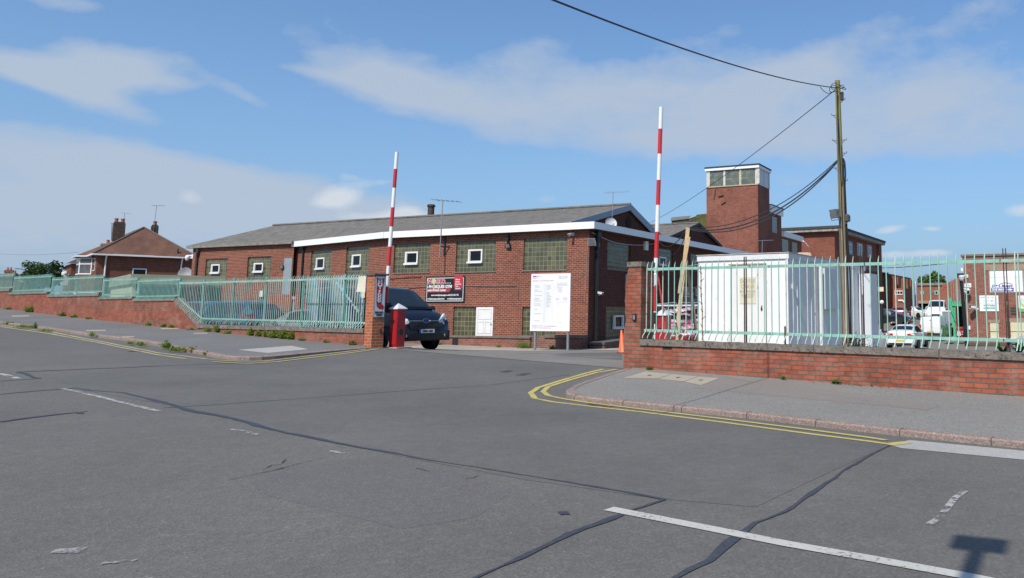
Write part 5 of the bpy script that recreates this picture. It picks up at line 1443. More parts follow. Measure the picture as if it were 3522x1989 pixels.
def build_info_board():
    """tall white business park board on two posts"""
    Yb = 32.2
    pa = at(1838, 1203, Yb); fr = Fr((pa.x, pa.y), GA)
    x0, z1 = fr.fx(1828, 943); x1_, z0 = fr.fx(1961, 1140); xr = fr.fx(1964, 942)[0]; xl = fr.fx(1825, 1100)[0]
    gz = ground(pa.x, pa.y)
    t = thing('information_board', 'tall white business park board on two grey posts before the gym', 'sign', (pa.x, pa.y, gz))
    wb = MB(); wb.box(fr, xl, xr, -0.03, 0.0, z0, z1); wb.build('panel', mat('board_white', (0.76, 0.76, 0.76), 0.4, var=0.015), t)
    for u in (1838, 1951):
        x = fr.fx(u, 1150)[0]; p = MB(); p.tube([fr.p(x, 0.06, gz - 0.5), fr.p(x, 0.06, z1 - 0.1)], 0.055, 10); p.build('post', M_GALV, t, smooth=50)
    W_ = xr - xl; H = z1 - z0; P = lambda a, b, k=0.003: fr.p(xl + a * W_, -0.03 - k, z0 + b * H); up = (0, 0, 1)
    def rect(mb, a0, b0, a1, b1): mb.quad(P(a0, b0), P(a1, b0), P(a1, b1), P(a0, b1))
    pp = mat('board_purple', (0.34, 0.10, 0.36), 0.5, var=0.02); pk = mat('board_pink', (0.56, 0.33, 0.40), 0.5, var=0.02); gr = mat('board_grey', (0.46, 0.46, 0.48), 0.5, var=0.02); lg = mat('board_pale', (0.60, 0.60, 0.65), 0.5, var=0.02)
    st = mat('board_lilac', (0.56, 0.40, 0.60), 0.5, var=0.02)
    b = MB(); rect(b, .04, .945, .13, .968); rect(b, .04, .922, .13, .930); b.build('purple_stripe', pp, t, recalc=False)
    b = MB(); rect(b, .13, .945, .20, .968); rect(b, .13, .922, .19, .930); b.build('lilac_stripe', st, t, recalc=False)
    b = MB(); rect(b, .20, .945, .27, .968); b.build('pale_stripe', lg, t, recalc=False)
    text("omnia", H * .060, P(.70, .945), fr.ex, up, mat('board_logo', (0.42, 0.38, 0.42), 0.5), t, 'lettering', -0.001, sx=1.25)
    text("property group", H * .018, P(.70, .912), fr.ex, up, gr, t, 'lettering', sx=1.5)
    text("Botany Commercial Park", H * .036, P(.045, .878), fr.ex, up, pk, t, 'lettering', sx=1.18)
    tab = MB()
    for i in range(29): rect(tab, .05, .825 - i * .0245, .58, .8266 - i * .0245)
    rect(tab, .085, .13, .0875, .826); rect(tab, .335, .13, .3375, .826); rect(tab, .38, .13, .3825, .826); rect(tab, .58, .13, .5825, .826)
    tab.build('table_rules', lg, t, recalc=False)
    rn = random.Random(3)
    rows = MB()
    for i in range(28):
        z = .815 - i * .0245
        if i in (1, 2, 4, 5, 8, 10, 11, 12, 14, 15, 18, 21, 26): rect(rows, .10, z - .004, .10 + rn.uniform(.08, .2), z + .004)
        if i in (1, 2, 3, 4, 6, 7, 8, 9, 10, 11, 12, 13, 14, 15, 16): rect(rows, .40, z - .004, .40 + rn.uniform(.05, .15), z + .004)
        rect(rows, .35, z - .004, .362, z + .004)
    rows.build('table_entries', gr, t, recalc=False)
    mp = MB()
    for q in ((.66, .78, .92, .84), (.66, .735, .80, .765), (.63, .70, .64, .80), (.70, .67, .80, .73), (.64, .53, .73, .575), (.82, .53, .93, .585), (.68, .495, .93, .505), (.68, .42, .69, .495), (.72, .25, .73, .31), (.68, .16, .69, .21), (.70, .14, .74, .16), (.76, .14, .79, .16)): rect(mp, *q)
    mp.build('site_plans', lg, t, recalc=False)
    text("ENQUIRIES: 0115 735 5315    www.omniapropertygroup.com", H * .026, P(.045, .088), fr.ex, up, pk, t, 'lettering', sx=0.78)
    text("MANAGED BY OMNIA PROPERTY GROUP", H * .022, P(.045, .052), fr.ex, up, pk, t, 'lettering', sx=0.98)


build_info_board()

# ------------------------------------------------------------------ white hut behind the right wall
M_HUT = mat('hut_white', (0.74, 0.73, 0.71), 0.5, var=0.05, scale=1.5, spots=[((0.50, 0.47, 0.42), 2.2, 0.66), ((0.30, 0.20, 0.13), 6.0, 0.76)])
M_HUTT = mat('hut_trim', (0.66, 0.66, 0.66), 0.5, var=0.08, scale=4, spots=[((0.38, 0.36, 0.33), 7, 0.62)])


def build_hut():
    o = at(2712, 1100, 19.9); fr = Fr((o.x, o.y), GA - math.radians(4))
    z1 = fr.fx(2713, 870)[1]; zt = fr.fx(2713, 890)[1]
    Wd = 2.52; L = 7.0; z0 = ground(o.x, o.y) - 0.1
    t = thing('site_hut', 'white flat-roofed site hut with a plain door, behind the right street wall', 'hut', (o.x, o.y, z0))
    b = MB(); b.box(fr, -Wd, 0, 0, L, z0, zt); b.build('body', M_HUT, t)
    f = MB(); f.box(fr, -Wd - 0.03, 0.04, -0.04, L + 0.03, zt, z1); f.build('roof_edge', M_HUTT, t)
    r = MB(); r.box(fr, -Wd - 0.05, 0.06, -0.06, L + 0.05, z1, z1 + 0.02); r.build('roof', mat('hut_roof', (0.42, 0.38, 0.33), 0.8, var=0.25, scale=7), t)
    # door
    a0 = fr.fx(2518, 1000)[0]; a1 = fr.fx(2634, 1000)[0]; zd = fr.fx(2570, 914)[1]
    d = MB(); d.box(fr, a0, a1, -0.018, 0.0, z0 + 0.1, zd); dr = d.build('door', mat('door_white', (0.70, 0.69, 0.66), 0.5, var=0.06, scale=2, spots=[((0.40, 0.36, 0.30), 3, 0.68)]), t)
    g = MB(); g.box(fr, a0 - 0.02, a0 - 0.008, -0.02, 0.001, z0 + 0.1, zd); g.box(fr, a1 + 0.008, a1 + 0.02, -0.02, 0.001, z0 + 0.1, zd); g.build('door_gap', mat('gap_grey', (0.20, 0.19, 0.18), 0.9), dr)
    k = MB(); x, z = fr.fx(2621, 1063); k.box(fr, x - 0.02, x + 0.02, -0.04, -0.018, z - 0.035, z + 0.035); x, z = fr.fx(2621, 1054); k.box(fr, x - 0.012, x + 0.012, -0.03, -0.018, z - 0.02, z + 0.02); k.build('lock', M_BLACK, dr)
    c = MB(); c.box(fr, a0 - 0.06, a1 + 0.02, -0.09, 0.0, zd + 0.015, zd + 0.05); c.build('door_canopy', mat('old_timber', (0.36, 0.31, 0.25), 0.9, var=0.3, scale=12), t)
    # poster with faded lettering
    x0, zp1 = fr.fx(2544, 953, -0.02); x1_, zp0 = fr.fx(2600, 1045, -0.02)
    p = thing('faded_notice', 'sun-faded cream notice screwed to the hut door', 'notice', fr.p(x0, -0.02, zp0))
    q = MB(); q.box(fr, x0, x1_, -0.028, -0.0185, zp0, zp1); q.build('sheet', mat('faded_sheet', (0.62, 0.57, 0.43), 0.6, var=0.06), p)
    w = x1_ - x0; H = zp1 - zp0; fd = mat('faded_print', (0.47, 0.42, 0.28), 0.7); up = (0, 0, 1)
    for s_, h, sz, b in (("DOYLE", .84, .20, 0.004), ("CRAVE", .64, .20, 0.004), ("MOT GARAGE", .46, .11, 0.002)): text(s_, H * sz, fr.p(x0 + w * .5, -0.030, zp0 + H * h), fr.ex, up, fd, p, 'lettering', b, 'CENTER', sx={'DOYLE': .95, 'CRAVE': .92}.get(s_, .88))
    fd2 = mat('faded_print_dark', (0.30, 0.27, 0.19), 0.7)
    for i in range(4):
        l = MB(); m_ = (.06, .02, .08, .2)[i]; l.box(fr, x0 + w * (.05 + m_), x1_ - w * (.05 + m_), -0.030, -0.028, zp0 + H * (.36 - .045 * i), zp0 + H * (.373 - .045 * i)); l.build('small_print', fd2, p)
    # side: panel joints, plate, vent box and pipe
    s = MB()
    for u in (2742, 2790, 2850):
        y = fr.fy(u, 1000)[0]; s.box(fr, 0.0, 0.012, y - 0.018, y + 0.018, z0, zt)
    s.box(fr, -0.03, 0.012, -0.03, 0.10, z0, zt); s.build('joint_strips', mat('strip_white', (0.70, 0.70, 0.72), 0.5), t)
    y0 = fr.fy(2822, 1000)[0]; y1 = fr.fy(2872, 1000)[0]; za = fr.fy(2850, 927)[1]; zb_ = fr.fy(2850, 1064)[1]
    v = MB(); v.box(fr, 0, 0.14, y0, y1, zb_, za); v.build('wall_cabinet', mat('cabinet_grey', (0.55, 0.56, 0.58), 0.45, var=0.04), t)
    v = MB(); yy = fr.fy(2813, 1000)[0]; v.tube([fr.p(0.08, yy, z0), fr.p(0.08, yy, za + 0.05)], 0.045, 8); v.build('drain_pipe', M_UPVC, t)
    # curved white hood at the far end
    c = MB(); pts = [fr.p(0.0 + 0.55 * (1 - math.cos(a)) * 0 + 0.28 * math.sin(a), L - 0.9 + 0.35 * (1 - math.cos(a)) + 0.3, 0) for a in frange(0, math.pi / 2, 0.3)]
    c.box(fr, 0.02, 0.42, L - 0.75, L + 0.05, z0, zt - 0.12); c.build('end_hood', mat('hood_white', (0.58, 0.60, 0.64), 0.35, var=0.05), t)
    hk = MB(); y, z = fr.fy(2724, 985); hk.box(fr, 0, 0.05, y - 0.03, y + 0.03, z - 0.06, z + 0.06); hk.tube([fr.p(0.03, y, z - 0.05), fr.p(0.02, y + 0.5, z - 0.45), fr.p(0.015, fr.fy(2742, 1040)[0], fr.fy(2742, 1042)[1])], 0.008, 4); hk.build('cable_clip', M_UPVC, t)
    # pink stone block and wand aerial on the roof
    p = at(2764, 868, 24.5); rk = MB(); rn = random.Random(2)
    fr2 = Fr((p.x, p.y), GA + 0.35); A = [fr2.p(x, y, z1 + 0.02) for x, y in ((-.27, -.2), (.27, -.22), (.3, .2), (-.25, .22))]; B = [fr2.p(x, y, z1 + 0.30 + z) for x, y, z in ((-.22, -.17, -.03), (.2, -.19, 0.02), (.24, .14, -.02), (-.2, .18, .03))]
    C_ = [fr2.p(x, y, z1 + 0.34) for x, y in ((-.15, -.1), (.12, -.1), (.14, .1), (-.13, .1))]
    rk.add(A + B + C_, [(3, 2, 1, 0), (0, 1, 5, 4), (1, 2, 6, 5), (2, 3, 7, 6), (3, 0, 4, 7), (4, 5, 9, 8), (5, 6, 10, 9), (6, 7, 11, 10), (7, 4, 8, 11), (8, 9, 10, 11)])
    tag(rk.build('stone_block', mat('pink_stone', (0.46, 0.34, 0.27), 0.95, var=0.15, scale=9, bump=0.5, bscale=20)), 'rough pink stone block weighing down the hut roof', 'stone')
    # the camera arm on the left end of the roof
    q = MB(); a = at(2385, 892, 20.5); b = at(2400, 880, 20.8)


build_hut()


# ------------------------------------------------------------------ tower, factory and other buildings in the yard
def shell(fr, x0, x1_, y0, y1, z0, z1):
    m = MB(); m.box(fr, x0, x1_, y0, y1, z0, z1); return m


def build_tower():
    o = at(2609, 900, 62.0); fr = Fr((o.x, o.y), GA)
    xl = fr.fx(2430, 650)[0]; zt = fr.fx(2609, 564)[1]; zf_ = fr.fx(2609, 577)[1]; zw = fr.fx(2609, 633)[1]
    yd = fr.fy(2646, 650)[0]
    zt2 = zt
    t = thing('brick_tower', 'square brick tower with a band of glass blocks under a white flat roof', 'tower', (o.x, o.y, -2))
    M = brick_mat('tower_brick', (0.24, 0.072, 0.045), (0.16, 0.05, 0.036), (0.30, 0.17, 0.13), 0.083, 0.245, 0.011, 0.3, stain=0.75)
    b = shell(fr, xl, 0, 0, yd, -2, zw); b.build('brick_shaft', M, t)
    c = shell(fr, xl, 0, 0.04, yd, zw, zf_); c.build('lantern_core', mat('panel_white', (0.62, 0.63, 0.64), 0.5, var=0.06), t)
    s = MB(); s.box(fr, xl - 0.03, 0.02, -0.06, 0.0, zw - 0.06, zw + 0.03); s.build('sill', mat('lantern_sill', (0.42, 0.36, 0.25), 0.8, var=0.2), t)
    for u0, v0, u1, v1 in ((2440, 591, 2487, 642), (2493, 586, 2542, 637), (2548, 581, 2597, 633)):
        a, z1 = fr.fx(u0, v0); bb, z0 = fr.fx(u1, v1)
        gblock(t, fr, 'x', a, bb, zw + 0.03, zf_ - 0.02, 0.02, M_BLOCKT, sill=False)
    for u, wd, nm, col in ((2431.5, 0.28, 'corner_post', (0.55, 0.53, 0.46)), (2490, 0.15, 'mullion', (0.52, 0.50, 0.46)), (2545, 0.15, 'mullion', (0.42, 0.39, 0.26)), (2601, 0.30, 'corner_post', (0.52, 0.49, 0.43))):
        x = fr.fx(u, 610)[0]; p = MB(); p.box(fr, x - 0.02, x + wd - 0.02, -0.03, 0.045, zw + 0.03, zf_); p.build(nm, mat('post_%d' % u, col, 0.8, var=0.3, scale=5), t)
    f = MB(); f.box(fr, xl - 0.10, 0.14, -0.12, yd + 0.1, zf_, zt - 0.09); f.build('fascia', M_FASC, t)
    f = MB(); f.box(fr, xl - 0.13, 0.17, -0.15, yd + 0.13, zt - 0.09, zt + 0.02); f.build('roof', mat('roof_edge_dark', (0.02, 0.025, 0.035), 0.7), t)
    sp = MB(); y = fr.fy(2627, 620)[0]; sp.box(fr, 0.0, 0.008, y - 0.02, y + 0.02, zw, zf_); sp.box(fr, -0.01, 0.02, yd - 0.12, yd + 0.01, zw, zf_); sp.build('panel_joint', mat('joint_dark', (0.10, 0.11, 0.12), 0.8), t)
    # broken bracket arms and scars on the front
    br = MB()
    for (u0, v0, u1, v1, m) in ((2461, 654, 2456, 688, 0.05), (2471, 677, 2489, 671, 0.07), (2481, 703, 2497, 694, 0.06)):
        a = fr.fx(u0, v0); b2 = fr.fx(u1, v1); br.bar(fr.p(a[0], -0.06, a[1]), fr.p(b2[0], -0.06, b2[1]), m, m)
    br.build('old_bracket', mat('old_bracket', (0.12, 0.07, 0.05), 0.9, var=0.4), t)
    # stair block behind, with its own white fascia, then the lower wing
    y1 = fr.fy(2687, 740)[0]; zs = fr.fy(2650, 717)[1]
    z_a = fr.fy(2687, 733)[1]
    w = shell(fr, -3.5, 0.0, yd + 0.02, y1, -2, z_a - 0.32); w.build('stair_block', M_BRICKF, t)
    f = MB(); f.box(fr, -3.5, 0.16, yd + 0.02, y1 + 0.15, z_a - 0.32, z_a + 0.30); f.build('stair_fascia', M_FASC, t)
    f = MB(); f.box(fr, -3.5, 0.19, yd + 0.02, y1 + 0.18, z_a + 0.30, z_a + 0.38); f.build('stair_roof', mat('roof_edge_dark', (0.02, 0.025, 0.035), 0.7), t)
    ya, za = fr.fy(2656, 744, 0.03); yb, zb_ = fr.fy(2673, 804, 0.03)
    g = MB(); uvw = [(0, 0), (1.2, 0), (1.2, 2.0), (0, 2.0)]
    g.quad(fr.p(0.012, ya, zb_), fr.p(0.012, yb, zb_), fr.p(0.012, yb, za), fr.p(0.012, ya, za), uvw); wd = g.build('stair_window', M_BLOCKT, t, recalc=False)
    y2 = fr.fy(2757, 840)[0]; zc = fr.fy(2690, 794)[1]; zd = fr.fy(2757, 826)[1]
    zc = (zc + zd) / 2
    w = shell(fr, -6, 0.0, y1 + 0.02, y2, -2.5, zc - 0.35); w.build('wing', M_BRICKF, t)
    f = MB(); f.box(fr, -6, 0.2, y1 + 0.16, y2, zc - 0.35, zc + 0.12); f.build('wing_fascia', M_FASC, t)
    for u0, v0, u1, v1 in ((2689, 821, 2711, 868), (2724, 832, 2742, 880)):
        ya, za = fr.fy(u0, v0); yb, zb_ = fr.fy(u1, v1)
        gblock(t, fr, 'y', ya, yb, zb_, za, -0.012, M_BLOCK, sill=False)
    gt = MB(); gt.bar(fr.p(0.25, y2 - 0.3, zc - 0.3), fr.p(0.5, y2 + 0.4, zc - 0.75), 0.12, 0.12); gt.build('gutter_end', M_UPVC, t)
    # dark corrugated shed roof between the gym and the tower
    s2 = thing('corrugated_shed', 'mossy corrugated shed roof between the gym gables and the brick tower', 'shed', at(2390, 900, 66))
    f2 = Fr(tuple(at(2430, 900, 66))[:2], GA)
    rm = roof_mat('mossy_sheet', (0.075, 0.072, 0.045), 0.3)
    q = lambda u, v, y=0.0: f2.p(f2.fx(u, v, y)[0], y, f2.fx(u, v, y)[1])
    wl = MB(); wl.extr([q(2307, 790), q(2430, 780), q(2430, 742), q(2418, 738), q(2396, 743), q(2370, 752), q(2310, 759)], f2.ey * 6); wl.build('cladding', rm, s2)
    rf = MB(); rf.quad(q(2306, 760, -0.1), q(2369, 753, -0.1), q(2377, 742, 1.5), q(2309, 748, 1.5)); rf.build('roof', mat('sheet_grey', (0.13, 0.13, 0.12), 0.9, var=0.2), s2, recalc=False)
    wl = MB(); wl.extr([q(2395, 790, -0.2), q(2432, 790, -0.2), q(2432, 735, -0.2), q(2395, 739, -0.2)], f2.ey * 0.1); wl.build('green_cladding', mat('mossy_green_sheet', (0.085, 0.085, 0.025), 0.95, var=0.4, scale=2.5), s2)


build_tower()


def bandwin(t, fr, axis, u0, v0, u1, v1, mname='glass_block_window', vent_=True, m=None):
    f = fr.fx if axis == 'x' else fr.fy
    (a0, z1), (a1, z0) = f(u0, v0), f(u1, v1)
    w = gblock(t, fr, axis, min(a0, a1), max(a0, a1), min(z0, z1), max(z0, z1), -0.012 if True else 0, m or M_BLOCK, mname, sill=False)
    if vent_:
        c, z = (a0 + a1) / 2, (z0 + z1) / 2; k = MB(); hw = abs(a1 - a0) * 0.22; hz = hw * 1.1
        if axis == 'x': k.box(fr, c - hw, c + hw, -0.06, -0.012, z - hz, z + hz)
        else: k.box(fr, 0.012, 0.06, c - hw, c + hw, z - hz, z + hz)
        o = k.build('casement', M_UPVC, w)
        k = MB(); hw *= 0.72; hz *= 0.75
        if axis == 'x': k.box(fr, c - hw, c + hw, -0.066, -0.06, z - hz, z + hz)
        else: k.box(fr, 0.06, 0.066, c - hw, c + hw, z - hz, z + hz)
        k.build('pane', M_GLASS, o)
    return w


def build_factory():
    o = at(2872, 900, 78.0); fr = Fr((o.x, o.y), GA - math.radians(3.0))
    xl = fr.fx(2700, 810)[0]; yr = fr.fy(3023, 840)[0]; zt = fr.fx(2872, 786)[1]; zy = fr.fy(3023, 829)[1]
    zt = (zt + zy) / 2 + 0.1
    t = thing('factory_building', 'three-storey red brick factory block behind the telegraph pole', 'building', (o.x, o.y, -3))
    b = shell(fr, xl, 0, 0, yr, -3.5, zt - 0.5); b.build('brickwork', M_BRICKF, t)
    r = MB(); r.box(fr, xl - 0.3, 0.55, -0.5, yr + 0.8, zt - 0.5, zt - 0.22); r.build('eaves', mat('flaking_eaves', (0.30, 0.28, 0.25), 0.9, var=0.5, scale=2.5), t)
    r = MB(); r.box(fr, xl - 0.3, 0.62, -0.6, yr + 0.9, zt - 0.22, zt + 0.02); r.build('roof', mat('roof_dark', (0.05, 0.05, 0.05), 0.9), t)
    for v in (921, 1026):
        z = fr.fy(2980, v)[1]; k = MB(); k.box(fr, -0.02, 0.10, 0.0, yr, z - 0.28, z + 0.28); k.build('concrete_band', mat('band_concrete', (0.22, 0.17, 0.15), 0.9, var=0.2), t)
    k = MB(); k.box(fr, -0.02, 0.3, yr - 1.2, yr, -3.5, zt - 0.5); k.build('end_pier', M_BRICKF, t)
    tl = block_mat('blue_louvre', (0.16, 0.24, 0.26), (0.22, 0.30, 0.32), (0.04, 0.05, 0.055), bw=4.0, bh=0.42, rough=0.4)
    for q in ((2916, 829, 2933, 878), (2947, 834, 2968, 884), (2982, 841, 2999, 889)): bandwin(t, fr, 'y', *q, m=tl)
    for q in ((2952, 945, 2967, 994), (2988, 948, 3003, 994)): bandwin(t, fr, 'y', *q, m=M_BLOCKT)
    for q in ((2944, 1045, 2974, 1068), (2980, 1045, 3012, 1068)): bandwin(t, fr, 'y', *q)
    dz = fr.fy(2990, 1072)[1]
    k = MB(); ya, yb = fr.fy(2975, 1100)[0], fr.fy(3018, 1100)[0]; k.box(fr, 0.02, 0.25, ya, yb, dz - 0.1, dz + 0.1); k.build('door_lintel', M_UPVC, t)
    k = MB(); k.box(fr, 0.01, 0.05, ya + 0.3, yb - 1.0, -3, dz - 0.1); k.build('shop_door', mat('teal_glass_door', (0.10, 0.20, 0.19), 0.2, var=0.3, scale=0.6), t)
    p = thing('street_lamp', 'white lamp and dark post fixed at the end of the factory block', 'lamp', at(3032, 1150, 74)); c = at(3033, 1040, 74); m = MB(); m.tube([at(3034, 1170, 74), at(3033, 1050, 74)], 0.16, 6); m.build('post', M_BLACK, p)
    m = MB(); m.ball(c, 0.2, 0.2, 0.2); m.build('lantern', M_CAMW, p)
    s = MB(); a = at(3020, 993, 80); s.box(Fr((a.x, a.y), GA), 0.0, 0.56, -0.1, 0, a.z - 0.3, a.z + 0.15)
    sg = s.build('wall_sign', mat('cream_sign', (0.68, 0.62, 0.42), 0.5, var=0.1)); tag(sg, 'cream square sign projecting at the end of the factory block', 'sign')
    # wing with brick piers, gable and lean-to
    o = at(3057, 1000, 98.0); f2 = Fr((o.x, o.y), GA - math.radians(2.0))
    yr = f2.fy(3128, 1000)[0]; zt = f2.fy(3060, 938)[1]; z2 = f2.fy(3128, 952)[1]
    zt = f2.fx(3057, 937)[1]
    w = thing('factory_wing', 'brick wing with tall piers and a gabled end, beyond the factory block', 'building', (o.x, o.y, -2))
    b = MB(); xa = f2.fx(3020, 1000)[0]; b.box(f2, xa, 0, 0, yr, -3, zt - 0.4); b.build('brickwork', M_BRICKO, w)
    b = MB(); b.quad(f2.p(0, -0.3, zt - 0.25), f2.p(0, yr, zt - 0.25), f2.p(-6, yr, zt + 0.15), f2.p(-6, -0.3, zt + 0.15)); b.build('roof', mat('roof_dark', (0.05, 0.05, 0.05), 0.9), w, recalc=False)
    g = MB(); g.poly([f2.p(f2.fx(3025, 985, -0.05)[0], -0.05, f2.fx(3025, 985)[1]), f2.p(f2.fx(3042, 980, -0.05)[0], -0.05, f2.fx(3042, 982)[1]), f2.p(f2.fx(3057, 938, -0.05)[0], -0.05, f2.fx(3057, 938)[1]), f2.p(f2.fx(3025, 937, -0.05)[0], -0.05, f2.fx(3025, 936)[1])])
    g.build('gable_roof', mat('mossy_slates', (0.10, 0.09, 0.045), 0.95, var=0.3), w, recalc=False)
    e = MB(); e.box(f2, 0.0, 0.25, -0.3, yr, zt - 0.4, zt - 0.2); e.build('fascia', mat('fascia_dark', (0.10, 0.09, 0.09), 0.8), w)
    for u in (3062, 3076, 3094, 3109, 3121):
        y = f2.fy(u, 1010)[0]; p = MB(); p.box(f2, 0.0, 0.55, y, y + 1.6, -3, zt - 0.45); p.build('pier', M_BRICKO, w)
    o3 = at(3075, 1000, 92.5); f3 = Fr((o3.x, o3.y), GA); xr = f3.fx(3113, 1000)[0]; z1 = f3.fx(3090, 992)[1]
    b = MB(); b.box(f3, 0, xr, 0, 4, -3, z1); b.build('lean_to', M_BRICKO, w)
    a0, za = f3.fx(3077, 1000); a1, zc = f3.fx(3105, 1014); k = MB(); k.box(f3, a0, a1, -0.06, 0.0, zc, za); k.build('window_frame', M_UPVC, w)
    for i in range(3):
        k = MB(); d = (a1 - a0) / 3; k.box(f3, a0 + d * i + d * .1, a0 + d * (i + 1) - d * .1, -0.07, -0.06, zc + 0.1, za - 0.1); k.build('pane', M_GLASS, w)
    p = MB(); p.tube([f3.p(f3.fx(3090, 1034)[0], -0.1, f3.fx(3090, 1034)[1]), f3.p(f3.fx(3105, 1034)[0], -0.1, f3.fx(3105, 1034)[1]), f3.p(f3.fx(3112, 1042)[0], -0.1, f3.fx(3112, 1042)[1])], 0.1, 6); p.build('wall_pipe', M_UPVC, w)
    # back building closing the yard, with a covered opening
    o = at(3250, 1000, 118.0); f4 = Fr((o.x, o.y), GA); x0 = f4.fx(3146, 1000)[0]; zt = f4.fx(3200, 982)[1]; zo = f4.fx(3200, 1044)[1]; x9 = f4.fx(3275, 1000)[0]
    k = thing('back_building', 'orange brick building with a dark drive-through, closing the far end of the yard', 'building', (o.x, o.y, 0))
    b = MB(); b.box(f4, x0, x9, 0, 9, zo, zt); b.box(f4, x0, x0 + 0.45, 0, 9, -2, zo); b.box(f4, x9 - 0.3, x9, 0, 9, -2, zo); b.build('brickwork', M_BRICKO, k)
    b = MB(); b.box(f4, x0, x9, 8.0, 8.2, -2, zo); b.build('opening', M_DARKIN, k)
    b = MB(); b.box(f4, x0, x9, -0.2, 9, zt, zt + 0.35); b.build('coping', mat('band_concrete', (0.22, 0.17, 0.15), 0.9, var=0.2), k)
    b = MB(); b.box(f4, x0, x9, -0.1, 0.0, zo, zo + 0.4); b.build('lintel', mat('lintel_tan', (0.30, 0.20, 0.13), 0.9), k)
    for q in ((3161, 1000, 3182, 1015), (3208, 999, 3234, 1015)):
        bandwin(k, f4, 'x', *q, m=M_BLOCKT)
    dct = MB(); c = at(3150, 1000, 112); dct.lathe([(0.24, -4), (0.24, 1.0), (0.15, 1.2)], (c.x, c.y, c.z), (0, 0, 1), 14)
    tag(dct.build('steel_flue', M_GALV, smooth=50), 'tall grey steel flue rising at the left of the far drive-through building', 'flue')
    # raking brick wall beside the units
    o = at(3242, 1000, 88.0); f5 = Fr((o.x, o.y), GA)
    q = lambda u, v: f5.p(f5.fx(u, v)[0], 0, f5.fx(u, v)[1])
    k = thing('lean_to_building', 'low brick lean-to with a raking parapet, left of the unit with the garage sign', 'building', (o.x, o.y, 0))
    b = MB(); b.extr([q(3240, 1150), q(3330, 1150), q(3330, 945), q(3294, 955), q(3270, 968), q(3241, 980)], f5.ey * 10); b.build('brickwork', M_BRICKO, k)


build_factory()


